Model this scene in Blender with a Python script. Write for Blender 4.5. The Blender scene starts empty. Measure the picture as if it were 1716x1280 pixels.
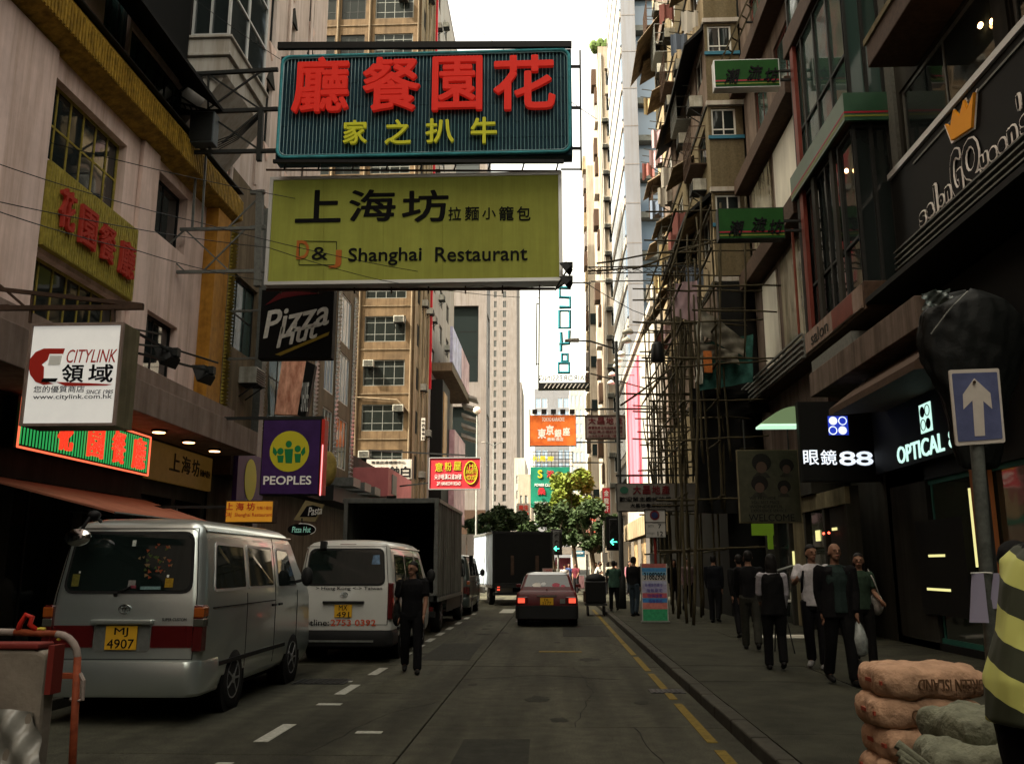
import bpy, bmesh, math, random
from math import sin, cos, pi, radians
from mathutils import Vector as V, Matrix

sc = bpy.context.scene
col = sc.collection
RND = random.Random(7)

# ---------------------------------------------------------------- camera
F_PX, CXP, CYP, CAM_H = 1489.0, 858.0, 640.0, 1.62
YAW, PITCH = radians(2.6359), radians(11.6868)
c_f = V((-sin(YAW) * cos(PITCH), cos(YAW) * cos(PITCH), sin(PITCH)))
c_r = V((cos(YAW), sin(YAW), 0))
c_u = c_r.cross(c_f)
cam_d = bpy.data.cameras.new('camera')
cam_d.sensor_width = 36
cam_d.lens = F_PX / 1716 * 36
cam_d.clip_start = 0.05
cam_d.clip_end = 3000
cam = bpy.data.objects.new('camera', cam_d)
col.objects.link(cam)
cam.matrix_world = Matrix(((c_r.x, c_u.x, -c_f.x, 0), (c_r.y, c_u.y, -c_f.y, 0), (c_r.z, c_u.z, -c_f.z, CAM_H), (0, 0, 0, 1)))
sc.camera = cam

# ---------------------------------------------------------------- sky and sun
SUN_EL, SUN_AZ = radians(52), radians(-62)      # azimuth: direction TO the sun, clockwise from straight ahead-back
w = bpy.data.worlds.new('World')
sc.world = w
w.use_nodes = True
nt = w.node_tree
nt.nodes.clear()
sky = nt.nodes.new('ShaderNodeTexSky')
sky.sky_type = 'NISHITA'
sky.sun_disc = False
sun_dir = V((-cos(SUN_EL) * 0.90, -cos(SUN_EL) * 0.436, sin(SUN_EL)))    # towards the sun: left, a little behind
sky.sun_elevation = SUN_EL
sky.sun_rotation = math.atan2(sun_dir.x, sun_dir.y)
sky.air_density = 1.6
sky.dust_density = 4.0
sky.ozone_density = 1.2
bg = nt.nodes.new('ShaderNodeBackground')
bg.inputs[1].default_value = 0.15
wo = nt.nodes.new('ShaderNodeOutputWorld')
hz = nt.nodes.new('ShaderNodeMix'); hz.data_type = 'RGBA'; hz.inputs[0].default_value = 0.72
bwn = nt.nodes.new('ShaderNodeRGBToBW'); tint = nt.nodes.new('ShaderNodeMix'); tint.data_type = 'RGBA'; tint.blend_type = 'MULTIPLY'; tint.inputs[0].default_value = 1
tint.inputs[7].default_value = (1.23, 1.06, .71, 1)        # thin bright haze: pale, nearly colourless sky
nt.links.new(sky.outputs[0], bwn.inputs[0]); nt.links.new(bwn.outputs[0], tint.inputs[6])
nt.links.new(sky.outputs[0], hz.inputs[6]); nt.links.new(tint.outputs[2], hz.inputs[7]); nt.links.new(hz.outputs[2], bg.inputs[0])
nt.links.new(bg.outputs[0], wo.inputs[0])
sd = bpy.data.lights.new('sun', 'SUN')
sd.energy = 3.8
sd.angle = radians(0.5)
sd.color = (1.0, 0.90, 0.74)
sun = bpy.data.objects.new('sun', sd)
col.objects.link(sun)
sun.rotation_euler = sun_dir.to_track_quat('Z', 'Y').to_euler()
sun.location = (0, 0, 80)
sc.view_settings.view_transform = 'Standard'
sc.view_settings.look = 'None'
sc.view_settings.exposure = 2.45
sc.view_settings.gamma = 1.0
sc.view_settings.use_curve_mapping = False
sc.cycles.max_bounces = 6
sc.cycles.diffuse_bounces = 3
sc.cycles.glossy_bounces = 3

# ---------------------------------------------------------------- helpers
def ray(px, py):
    return c_r * ((px - CXP) / F_PX) + c_u * ((CYP - py) / F_PX) + c_f

def at(px, py, Y):
    d = ray(px, py)
    return V((0, 0, CAM_H)) + d * (Y / d.y)

def atx(px, py, X):
    d = ray(px, py)
    return V((0, 0, CAM_H)) + d * (X / d.x)

def atg(px, py, z=0.0):
    d = ray(px, py)
    return V((0, 0, CAM_H)) + d * ((z - CAM_H) / d.z)

OFF = {}

def props(o, label=None, cat=None, group=None, kind=None):
    if label: o['label'] = label
    if cat: o['category'] = cat
    if group: o['group'] = group
    if kind: o['kind'] = kind
    return o

def thing(name, label, cat, loc=(0, 0, 0), group=None):
    o = bpy.data.objects.new(name, None)
    o.empty_display_size = 0.2
    col.objects.link(o)
    o.location = loc
    OFF[o.name] = V(loc)
    return props(o, label, cat, group)

def place(o, loc, rz=0.0):
    o.location = loc
    o.rotation_euler = (0, 0, rz)
    OFF[o.name] = V(loc)
    return o

def dup(o, loc=None, rz=None, label=None, parent=None):
    kids = list(o.children)
    c = o.copy()
    col.objects.link(c)
    if parent:
        c.parent = parent
        c.matrix_parent_inverse = Matrix()
    if loc is not None: c.location = loc
    if rz is not None: c.rotation_euler = (0, 0, rz)
    if label: c['label'] = label
    OFF[c.name] = V(c.location)
    for k in kids: dup(k, parent=c)
    return c

def frame_of(d):
    d = d.normalized()
    a = V((0, 0, 1)) if abs(d.z) < 0.9 else V((1, 0, 0))
    s = d.cross(a).normalized()
    return d, s, s.cross(d).normalized()

class MB:
    def __init__(s): s.v, s.f = [], []
    def add(s, vs, fs):
        n = len(s.v)
        s.v += [V(p) for p in vs]
        s.f += [tuple(i + n for i in f) for f in fs]
        return s
    def box(s, x0, x1, y0, y1, z0, z1):
        x0, x1 = min(x0, x1), max(x0, x1); y0, y1 = min(y0, y1), max(y0, y1); z0, z1 = min(z0, z1), max(z0, z1)
        return s.add([(x0,y0,z0),(x1,y0,z0),(x1,y1,z0),(x0,y1,z0),(x0,y0,z1),(x1,y0,z1),(x1,y1,z1),(x0,y1,z1)],
              [(0,3,2,1),(4,5,6,7),(0,1,5,4),(1,2,6,5),(2,3,7,6),(3,0,4,7)])
    def poly(s, pts): return s.add(pts, [tuple(range(len(pts)))])
    def prism(s, pts, vec):
        n = len(pts); vec = V(vec)
        nrm = sum(((V(pts[i]).cross(V(pts[(i + 1) % n]))) for i in range(n)), V((0, 0, 0)))
        if nrm.dot(vec) > 0: pts = list(reversed(pts))
        a = [V(p) for p in pts]
        return s.add(a + [p + vec for p in a], [tuple(range(n)), tuple(range(2 * n - 1, n - 1, -1))] +
              [(i, i + n, (i + 1) % n + n, (i + 1) % n) for i in range(n)])
    def bar(s, a, b, w, h=None):
        h = h or w; a, b = V(a), V(b)
        d, e, u = frame_of(b - a)
        e, u = e * w / 2, u * h / 2
        vs = [p + i * e + j * u for p in (a, b) for i, j in ((-1,-1),(1,-1),(1,1),(-1,1))]
        return s.add(vs, [(3,2,1,0),(4,5,6,7),(0,1,5,4),(1,2,6,5),(2,3,7,6),(3,0,4,7)])
    def tube(s, pts, r, n=8, closed=False):
        pts = [V(p) for p in pts]; m = len(pts)
        rs = r if isinstance(r, (list, tuple)) else [r] * m
        rings = []; pe = None
        for i, p in enumerate(pts):
            if closed: d = (pts[(i + 1) % m] - pts[i - 1])
            else: d = (pts[min(i + 1, m - 1)] - pts[max(i - 1, 0)])
            d = d.normalized()
            if pe is None: _, e, u = frame_of(d)
            else:
                e = (pe - d * pe.dot(d)).normalized(); u = e.cross(d)
            pe = e
            rings.append([p + (e * cos(2 * pi * k / n) + u * sin(2 * pi * k / n)) * rs[i] for k in range(n)])
        vs = [q for rg in rings for q in rg]
        fs = []
        for i in range(m if closed else m - 1):
            a, b = i * n, ((i + 1) % m) * n
            fs += [(a + k, a + (k + 1) % n, b + (k + 1) % n, b + k) for k in range(n)]
        if not closed: fs += [tuple(range(n - 1, -1, -1)), tuple((m - 1) * n + k for k in range(n))]
        return s.add(vs, fs)
    def cyl(s, a, b, r0, r1=None, n=12): return s.tube([a, b], [r0, r0 if r1 is None else r1], n)
    def ell(s, c, rx, ry=None, rz=None, n=12, m=8, M=None):
        ry = rx if ry is None else ry; rz = rx if rz is None else rz; c = V(c)
        vs = [V((0, 0, rz))]
        for i in range(1, m):
            t = pi * i / m
            vs += [V((rx * sin(t) * cos(2 * pi * k / n), ry * sin(t) * sin(2 * pi * k / n), rz * cos(t))) for k in range(n)]
        vs.append(V((0, 0, -rz)))
        fs = [(0, 1 + k, 1 + (k + 1) % n) for k in range(n)]
        for i in range(m - 2):
            a, b = 1 + i * n, 1 + (i + 1) * n
            fs += [(a + k, b + k, b + (k + 1) % n, a + (k + 1) % n) for k in range(n)]
        a = 1 + (m - 2) * n; L = len(vs) - 1
        fs += [(a + k, L, a + (k + 1) % n) for k in range(n)]
        if M is not None: vs = [M @ p for p in vs]
        return s.add([c + p for p in vs], fs)
    def lathe(s, prof, c=(0, 0, 0), n=16, axis='Z'):
        c = V(c); m = len(prof); vs = []
        for r, z in prof:
            for k in range(n):
                x, y = r * cos(2 * pi * k / n), r * sin(2 * pi * k / n)
                vs.append(c + (V((x, y, z)) if axis == 'Z' else V((z, x, y)) if axis == 'X' else V((y, z, x))))
        fs = [(i * n + k, i * n + (k + 1) % n, (i + 1) * n + (k + 1) % n, (i + 1) * n + k) for i in range(m - 1) for k in range(n)]
        fs += [tuple(range(n - 1, -1, -1)), tuple((m - 1) * n + k for k in range(n))]
        return s.add(vs, fs)
    def loops(s, rings, caps=True):
        n = len(rings[0]); m = len(rings)
        fs = [(i * n + k, i * n + (k + 1) % n, (i + 1) * n + (k + 1) % n, (i + 1) * n + k) for i in range(m - 1) for k in range(n)]
        if caps: fs += [tuple(range(n - 1, -1, -1)), tuple((m - 1) * n + k for k in range(n))]
        return s.add([p for r in rings for p in r], fs)
    def xf(s, M):
        s.v = [M @ p for p in s.v]; return s
    def mesh(s, name, m, smooth=False, off=V((0, 0, 0))):
        me = bpy.data.meshes.new(name)
        me.from_pydata([tuple(p - off) for p in s.v], [], s.f)
        if m: me.materials.append(m)
        if smooth:
            me.polygons.foreach_set('use_smooth', [True] * len(me.polygons))
        me.update()
        return me
    def build(s, name, m, parent=None, smooth=False, bevel=0, label=None, kind=None, seg=2, cat=None, group=None, wn=False):
        off = OFF.get(parent.name, V((0, 0, 0))) if parent else V((0, 0, 0))
        o = bpy.data.objects.new(name, s.mesh(name, m, smooth, off))
        col.objects.link(o)
        if parent: o.parent = parent
        OFF[o.name] = off
        if bevel:
            b = o.modifiers.new('bevel', 'BEVEL'); b.width = bevel; b.segments = seg; b.limit_method = 'ANGLE'; b.angle_limit = radians(40)
            if smooth: b.harden_normals = False
        props(o, label, cat, group, kind)
        return o

# ---------------------------------------------------------------- materials
def C(r, g, b): return (r, g, b, 1)
def S(h):   # sRGB hex to linear
    f = lambda c: c / 12.92 if c <= 0.04045 else ((c + 0.055) / 1.055) ** 2.4
    return tuple(f(int(h[i:i + 2], 16) / 255) for i in (0, 2, 4)) + (1,)

def mat(name, c, rough=0.7, metal=0.0, var=0.0, scale=8.0, bump=0.0, bscale=60.0, emit=0.0, ecol=None, streak=0.0, spec=0.5, coat=0.0, dirt=None, stretch=(1, 1, 1)):
    m = bpy.data.materials.new(name); m.use_nodes = True
    nt = m.node_tree; N = nt.nodes; L = nt.links
    b = N['Principled BSDF']
    b.inputs['Base Color'].default_value = c
    b.inputs['Roughness'].default_value = rough
    b.inputs['Metallic'].default_value = metal
    b.inputs['Specular IOR Level'].default_value = spec if rough < .4 or spec != .5 else .12
    if coat: b.inputs['Coat Weight'].default_value = coat; b.inputs['Coat Roughness'].default_value = 0.06
    if emit:
        emit *= .25
        b.inputs['Emission Color'].default_value = ecol or c
        b.inputs['Emission Strength'].default_value = emit
    if var or bump or streak:
        tc = N.new('ShaderNodeNewGeometry')
        mp = N.new('ShaderNodeMapping'); mp.inputs['Scale'].default_value = stretch
        L.new(tc.outputs['Position'], mp.inputs[0])
        src = None
        if var:
            n1 = N.new('ShaderNodeTexNoise'); n1.inputs['Scale'].default_value = scale; n1.inputs['Detail'].default_value = 6; n1.inputs['Roughness'].default_value = 0.65
            L.new(mp.outputs[0], n1.inputs[0])
            r = N.new('ShaderNodeValToRGB')
            r.color_ramp.elements[0].position = 0.3; r.color_ramp.elements[1].position = 0.7
            lo = 1 - var; hi = 1 + var * 0.5
            dc = dirt or (1, 1, 1)
            r.color_ramp.elements[0].color = (lo * dc[0], lo * dc[1], lo * dc[2], 1)
            r.color_ramp.elements[1].color = (hi, hi, hi, 1)
            L.new(n1.outputs[0], r.inputs[0])
            mx = N.new('ShaderNodeMix'); mx.data_type = 'RGBA'; mx.blend_type = 'MULTIPLY'; mx.inputs[0].default_value = 1
            mx.inputs[6].default_value = c
            L.new(r.outputs[0], mx.inputs[7]); src = mx.outputs[2]
        if streak:
            ms = N.new('ShaderNodeMapping'); ms.inputs['Scale'].default_value = (3.0, 3.0, 0.16)
            L.new(tc.outputs['Position'], ms.inputs[0])
            n2 = N.new('ShaderNodeTexNoise'); n2.inputs['Scale'].default_value = 1.3; n2.inputs['Detail'].default_value = 5; n2.inputs['Roughness'].default_value = 0.7
            L.new(ms.outputs[0], n2.inputs[0])
            r2 = N.new('ShaderNodeValToRGB')
            r2.color_ramp.elements[0].position = 0.36; r2.color_ramp.elements[1].position = 0.6
            k = 1 - streak
            r2.color_ramp.elements[0].color = (k, k * 0.95, k * 0.88, 1); r2.color_ramp.elements[1].color = (1, 1, 1, 1)
            L.new(n2.outputs[0], r2.inputs[0])
            m2 = N.new('ShaderNodeMix'); m2.data_type = 'RGBA'; m2.blend_type = 'MULTIPLY'; m2.inputs[0].default_value = 1
            m2.inputs[6].default_value = c
            if src: L.new(src, m2.inputs[6])
            L.new(r2.outputs[0], m2.inputs[7]); src = m2.outputs[2]
        if src: L.new(src, b.inputs['Base Color'])
        if bump:
            n3 = N.new('ShaderNodeTexNoise'); n3.inputs['Scale'].default_value = bscale; n3.inputs['Detail'].default_value = 4
            L.new(mp.outputs[0], n3.inputs[0])
            bp = N.new('ShaderNodeBump'); bp.inputs['Strength'].default_value = bump; bp.inputs['Distance'].default_value = 0.02
            L.new(n3.outputs[0], bp.inputs['Height']); L.new(bp.outputs[0], b.inputs['Normal'])
    return m

def glassy(name, c=(0.012, 0.016, 0.016, 1), rough=0.04, wob=0.02):
    m = mat(name, c, rough, spec=0.5)
    nt = m.node_tree; N = nt.nodes; L = nt.links; b = N['Principled BSDF']
    g = N.new('ShaderNodeNewGeometry'); n = N.new('ShaderNodeTexNoise'); n.inputs['Scale'].default_value = 0.9
    L.new(g.outputs['Position'], n.inputs[0])
    bp = N.new('ShaderNodeBump'); bp.inputs['Strength'].default_value = wob * 10; bp.inputs['Distance'].default_value = 0.03
    L.new(n.outputs[0], bp.inputs['Height']); L.new(bp.outputs[0], b.inputs['Normal'])
    return m

M = dict(
 joint=mat('tar_joint', C(.008,.008,.0075), .9),
 pave=mat('pavement_concrete', C(.030,.030,.021), .9, var=.5, scale=1.6, bump=.5, bscale=90),
 kerb=mat('kerb_stone', C(.038,.036,.028), .85, var=.4, scale=6, bump=.4, bscale=60),
 ground=mat('ground', C(.06,.06,.055), .9, var=.3, scale=.5),
 white_line=mat('road_paint_white', C(.30,.30,.26), .8, var=.45, scale=25),
 yellow_line=mat('road_paint_yellow', C(.13,.09,.015), .8, var=.5, scale=14),
 pink=mat('pink_render_wall', C(.72,.55,.49), .85, var=.18, scale=1.2, streak=.28, bump=.15, bscale=70),
 pinkhi=mat('pale_pink_render', C(.58,.49,.45), .85, var=.15, scale=1.0, streak=.25, bump=.1),
 ledge=mat('ochre_tile', C(.36,.22,.03), .6, var=.55, scale=7, streak=.4),
 ledge2=mat('olive_tile', C(.30,.24,.045), .5, var=.4, scale=9),
 orange=mat('orange_tile', C(.42,.20,.03), .6, var=.3, scale=6, streak=.3),
 canopy=mat('canopy_render', C(.24,.18,.15), .9, var=.2, scale=3, streak=.3, bump=.3, bscale=120),
 dark=mat('dark_recess', C(.004,.004,.0035), .9),
 black=mat('black_metal', C(.006,.006,.006), .45),
 iron=mat('painted_steel', C(.018,.019,.018), .55, var=.3, scale=20),
 greysteel=mat('galvanised_steel', C(.13,.135,.125), .5, metal=.3, var=.3, scale=12),
 alu=mat('aluminium', C(.45,.45,.44), .4, metal=.5),
 whiteframe=mat('white_window_frame', C(.5,.5,.47), .5),
 glass=glassy('dark_window_glass'),
 dullwall=mat('dull_render', C(.13,.098,.08), .9, var=.3, scale=1.5, streak=.45),
 glassg=glassy('green_window_glass', (.03,.055,.05,1), .06),
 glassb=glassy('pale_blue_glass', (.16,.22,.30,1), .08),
 rubber=mat('tyre_rubber', C(.012,.012,.012), .8),
 brown=mat('brown_mosaic_tile', C(.105,.070,.038), .8, var=.4, scale=1.1, streak=.35, bump=.2, bscale=40),
 tan=mat('tan_tile', C(.15,.115,.075), .8, var=.25, scale=1.5, streak=.4),
 cream=mat('cream_render', C(.28,.225,.145), .85, var=.25, scale=1.2, streak=.5),
 grey=mat('grey_render', C(.17,.155,.15), .85, var=.15, scale=.6, streak=.25),
 greyblue=mat('grey_blue_panel', C(.15,.157,.178), .7, var=.1, scale=.4, streak=.12),
 beige=mat('beige_render', C(.31,.265,.215), .85, var=.15, scale=.8, streak=.2),
 beige2=mat('beige_pebble_render', C(.125,.103,.062), .9, var=.3, scale=14, streak=.2),
 whitewall=mat('white_render', C(.38,.355,.32), .8, var=.12, scale=.8, streak=.3),
 blue_trim=mat('blue_painted_sill', C(.03,.13,.2), .5),
 teal=mat('teal_render', C(.02,.10,.08), .6, var=.3, scale=2),
 olive=mat('olive_wall', C(.14,.12,.07), .9, var=.35, scale=2, streak=.4),
 rust=mat('rusty_brown_steel', C(.055,.033,.022), .7, var=.4, scale=9),
 darkwall=mat('dark_grey_wall', C(.027,.026,.021), .8, var=.3, scale=2, streak=.4),
 blackwall=mat('black_cladding', C(.006,.006,.0055), .65, var=.2, scale=3),
 bamboo=mat('bamboo', C(.042,.034,.017), .7, var=.5, scale=9, stretch=(1,1,.3)),
 skin=mat('skin', C(.16,.085,.055), .55, var=.1, scale=20),
 hair=mat('black_hair', C(.006,.005,.0045), .62),
)

def road_mat():
    m = mat('road_concrete', C(.042, .041, .029), .85, bump=.5, bscale=130)
    nt = m.node_tree; N = nt.nodes; L = nt.links; b = N['Principled BSDF']
    g = N.new('ShaderNodeNewGeometry'); cur = None
    for sc_, st, lo, hi, p0, p1 in ((.45, (1, .35, 1), .55, 1.45, .32, .68), (5, (1, 1, 1), .75, 1.2, .3, .7), (70, (1, 1, 1), .6, 1.5, .35, .65), (1.1, (2.2, .12, 1), .72, 1.12, .4, .6)):
        mp = N.new('ShaderNodeMapping'); mp.inputs['Scale'].default_value = st; L.new(g.outputs['Position'], mp.inputs[0])
        n = N.new('ShaderNodeTexNoise'); n.inputs['Scale'].default_value = sc_; n.inputs['Detail'].default_value = 5; L.new(mp.outputs[0], n.inputs[0])
        r = N.new('ShaderNodeMapRange'); r.inputs[1].default_value = p0; r.inputs[2].default_value = p1; r.inputs[3].default_value = lo; r.inputs[4].default_value = hi; L.new(n.outputs[0], r.inputs[0])
        if cur is None: cur = r.outputs[0]
        else:
            q = N.new('ShaderNodeMath'); q.operation = 'MULTIPLY'; L.new(cur, q.inputs[0]); L.new(r.outputs[0], q.inputs[1]); cur = q.outputs[0]
    mx = N.new('ShaderNodeMix'); mx.data_type = 'RGBA'; mx.blend_type = 'MULTIPLY'; mx.inputs[0].default_value = 1; mx.inputs[6].default_value = C(.042, .041, .029)
    L.new(cur, mx.inputs[7]); L.new(mx.outputs[2], b.inputs['Base Color'])
    return m
M['asphalt'] = road_mat()
M['patch'] = mat('asphalt_repair_patch', C(.027, .027, .021), .9, var=.4, scale=6, bump=.6, bscale=150)
M['glassd'] = mat('dull_window_glass', C(.008, .010, .009), .2, spec=.12)  # dull low-specular glass, so these panes mirror less sky
# ---------------------------------------------------------------- text
_gl = {}
def glyph(s, off=0.0, shear=0.0, res=3):
    k = (s, off, shear)
    if k in _gl: return _gl[k]
    cu = bpy.data.curves.new('t', 'FONT')
    cu.body = s; cu.size = 1; cu.offset = off; cu.shear = shear; cu.resolution_u = res; cu.fill_mode = 'FRONT'
    ob = bpy.data.objects.new('t', cu)
    me = bpy.data.meshes.new_from_object(ob)
    bm = bmesh.new(); bm.from_mesh(me)
    bmesh.ops.remove_doubles(bm, verts=bm.verts, dist=1e-5)
    bm.verts.index_update()
    vs = [v.co.copy() for v in bm.verts]
    fs = [tuple(v.index for v in f.verts) for f in bm.faces]
    be = [(e.verts[0].index, e.verts[1].index) if e.link_loops[0].vert == e.verts[0] else (e.verts[1].index, e.verts[0].index)
          for e in bm.edges if len(e.link_faces) == 1]
    bm.free(); bpy.data.meshes.remove(me); bpy.data.objects.remove(ob); bpy.data.curves.remove(cu)
    if not vs: vs, fs, be = [V((0, 0, 0)), V((1, 0, 0)), V((1, 1, 0)), V((0, 1, 0))], [], []
    x0, x1 = min(v.x for v in vs), max(v.x for v in vs); y0, y1 = min(v.y for v in vs), max(v.y for v in vs)
    vs = [((v.x - x0) / max(x1 - x0, 1e-6), (v.y - y0) / max(y1 - y0, 1e-6)) for v in vs]
    _gl[k] = (vs, fs, be)
    return _gl[k]

def put_text(mb, s, O, U, W, d=0.004, off=0.0, shear=0.0, lift=0.0, skew=0.0):
    """bbox of the string mapped on the rectangle O, O+U, O+W ; d = thickness towards U x W; off = extra stroke weight"""
    O, U, W = V(O), V(U), V(W)
    n = U.cross(W).normalized()
    vs, fs, be = glyph(s, 0.0, shear)
    if not fs: return mb
    e = off * W.length * .62; sh = [(0, 0)]
    if off > .008: sh = [(-1, 0), (1, 0), (0, 1), (0, -1)] + ([(.7, .7), (-.7, .7), (.7, -.7), (-.7, -.7)] if off > .024 else [])
    u_, w_ = U.normalized() * e, W.normalized() * e
    ku, kw = max(.5, 1 - 2 * e / U.length), max(.5, 1 - 2 * e / W.length)
    for k, (sx, sy) in enumerate(sh):
        o_ = O + (u_ + w_ if e and len(sh) > 1 else V((0, 0, 0))) + u_ * sx + w_ * sy
        base = [o_ + U * a * (ku if len(sh) > 1 else 1) + W * (b * (kw if len(sh) > 1 else 1) + skew * a) for a, b in vs]
        N = len(base); dk = d + (k * .0004 if d > 0 else -k * .0004)
        out = [p + n * (lift + dk) for p in base] + [p + n * lift for p in base]
        mb.add(out, list(fs) + [(b, a, a + N, b + N) for a, b in be])
    return mb

def text_px(parent, s, r, Y, m, d=0.01, off=0.0, shear=0.0, name='lettering', skew=0.0, mirror=False):
    """text on a camera-facing board whose front is at depth Y; r = photo rectangle"""
    a = at(r[0], r[3], Y); b = at(r[2], r[1], Y)
    a2 = V((a.x, Y, a.z)); U = V((b.x - a.x, 0, 0)); W = V((0, 0, b.z - a.z))
    mb = MB()
    if mirror: 
        put_text(mb, s, a2, U, W, d, off, shear, skew=skew)
        mb.v = [V((a2.x + U.x - (p.x - a2.x), p.y, p.z)) for p in mb.v]; mb.f = [tuple(reversed(f)) for f in mb.f]
    else: put_text(mb, s, a2, U, W, d, off, shear, skew=skew)
    return mb.build(name, m, parent)

# ---------------------------------------------------------------- facades
class FR:
    """wall frame: x along the wall (to the right when you face it), y out of the wall, z up"""
    def __init__(s, ox, oy, deg):
        a = radians(deg); s.o = V((ox, oy, 0)); s.u = V((cos(a), sin(a), 0)); s.n = V((sin(a), -cos(a), 0)); s.a = a
    def p(s, u, z, out=0.0): return s.o + s.u * u + s.n * out + V((0, 0, z))

def RIGHTF(X): return FR(X, 0, -90)     # u = -Y
def LEFTF(X): return FR(X, 0, 90)       # u = +Y
def FRONTF(Y): return FR(0, Y, 0)       # u = +X

def wall(b, fr, u0, u1, z0, z1, ops, m, depth=0.2, name='wall', label=None, back=True):
    ops = [o for o in ops if o[2] >= z0 and o[3] <= z1 and o[0] >= u0 and o[1] <= u1]
    us = sorted(set([u0, u1] + [x for o in ops for x in o[:2]])); zs = sorted(set([z0, z1] + [x for o in ops for x in o[2:4]]))
    mb = MB()
    for i in range(len(us) - 1):
        for j in range(len(zs) - 1):
            cu, cz = (us[i] + us[i + 1]) / 2, (zs[j] + zs[j + 1]) / 2
            if not any(o[0] < cu < o[1] and o[2] < cz < o[3] for o in ops):
                mb.poly([fr.p(us[i], zs[j]), fr.p(us[i + 1], zs[j]), fr.p(us[i + 1], zs[j + 1]), fr.p(us[i], zs[j + 1])])
    for o in ops:
        a, c, d, e = o[:4]
        mb.poly([fr.p(a, d), fr.p(a, e), fr.p(a, e, -depth), fr.p(a, d, -depth)])
        mb.poly([fr.p(c, d), fr.p(c, d, -depth), fr.p(c, e, -depth), fr.p(c, e)])
        mb.poly([fr.p(a, d), fr.p(a, d, -depth), fr.p(c, d, -depth), fr.p(c, d)])
        mb.poly([fr.p(a, e), fr.p(c, e), fr.p(c, e, -depth), fr.p(a, e, -depth)])
    o = mb.build(name, m, b, label=label)
    bm = bmesh.new(); bm.from_mesh(o.data); bmesh.ops.remove_doubles(bm, verts=bm.verts, dist=1e-4); bm.to_mesh(o.data); bm.free()
    return o

_wc = {}
def window(b, fr, o, nx, nz, fm, gm, depth=0.14, t=0.05, label=None, split=None, kind=None):
    """frame mesh with mullions and a glass pane set in an opening o=(u0,u1,z0,z1)"""
    W, H = round(o[1] - o[0], 3), round(o[3] - o[2], 3)
    k = (W, H, nx, nz, fm.name, gm.name, t, str(split))
    if k not in _wc:
        mb = MB(); d = 0.05
        mb.box(0, W, -d, 0, 0, t).box(0, W, -d, 0, H - t, H).box(0, t, -d, 0, t, H - t).box(W - t, W, -d, 0, t, H - t)
        s = t * 0.7
        for i in range(1, nx): x = W * i / nx; mb.box(x - s / 2, x + s / 2, -d + .006, -.006, t, H - t)
        zs = split or [i / nz for i in range(1, nz)]
        for q in zs: z = H * q; mb.box(t, W - t, -d + .01, -.01, z - s / 2, z + s / 2)
        g = MB().box(t * .5, W - t * .5, -.028, -.02, t * .5, H - t * .5)
        _wc[k] = (mb.mesh('window', fm), g.mesh('pane', gm))
    a, g = _wc[k]
    ob = bpy.data.objects.new('window', a); col.objects.link(ob); ob.parent = b
    ob.location = fr.p(o[0], o[2], -depth) - OFF.get(b.name, V((0, 0, 0)))
    ob.rotation_euler = (0, 0, fr.a)
    pn = bpy.data.objects.new('pane', g); col.objects.link(pn); pn.parent = ob
    if label: ob['label'] = label
    return ob

_gc = {}
def gadget(b, key, make, mats, fr, u, z, out=0.0, name='air_conditioner'):
    """shared small wall-mounted thing built once in (u, -out, z) space"""
    if key not in _gc: _gc[key] = [(mb.mesh(nm, mm), nm) for mb, mm, nm in make()]
    L = _gc[key]
    root = None
    for i, (me, nm) in enumerate(L):
        o = bpy.data.objects.new(nm, me); col.objects.link(o)
        if i == 0:
            root = o; o.parent = b; o.location = fr.p(u, z, out) - OFF.get(b.name, V((0, 0, 0))); o.rotation_euler = (0, 0, fr.a)
        else: o.parent = root
    return root

def mk_ac():
    a = MB().box(-.33, .33, -.45, 0, 0, .42)
    g = MB()
    for i in range(6): g.box(-.29, .29, -.465, -.452, .04 + i * .06, .07 + i * .06)
    c = MB().bar((-.25, -.45, -.02), (-.25, 0, -.35), .03).bar((.25, -.45, -.02), (.25, 0, -.35), .03).box(-.3, .3, -.5, 0, -.04, -.005)
    return [(a, M['acbody'], 'air_conditioner'), (g, M['iron'], 'grille'), (c, M['iron'], 'bracket')]
M['acbody'] = mat('air_conditioner_casing', C(.42, .42, .37), .6, var=.3, scale=5, streak=.4)
def ac(b, fr, u, z, out=0.0): return gadget(b, 'ac', mk_ac, None, fr, u, z, out)

def truss(b, p0, p1, drop, n, r=0.03, m=None, name='bracket', cross=True):
    """two chords between p0-p1 (top) and the same lowered by drop, with cross bracing"""
    p0, p1 = V(p0), V(p1); dz = V((0, 0, -drop)); mb = MB()
    mb.bar(p0, p1, r * 2).bar(p0 + dz, p1 + dz, r * 2)
    for i in range(n):
        a, c = p0.lerp(p1, i / n), p0.lerp(p1, (i + 1) / n)
        mb.bar(a, c + dz, r)
        if cross: mb.bar(a + dz, c, r * .9)
    return mb.build(name, m or M['iron'], b)

def arc(c, r, a0, a1, n, ax=('x', 'z')):
    out = []
    for i in range(n + 1):
        t = a0 + (a1 - a0) * i / n
        p = V(c); 
        setattr(p, ax[0], getattr(p, ax[0]) + r * cos(t)); setattr(p, ax[1], getattr(p, ax[1]) + r * sin(t))
        out.append(p)
    return out
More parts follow.
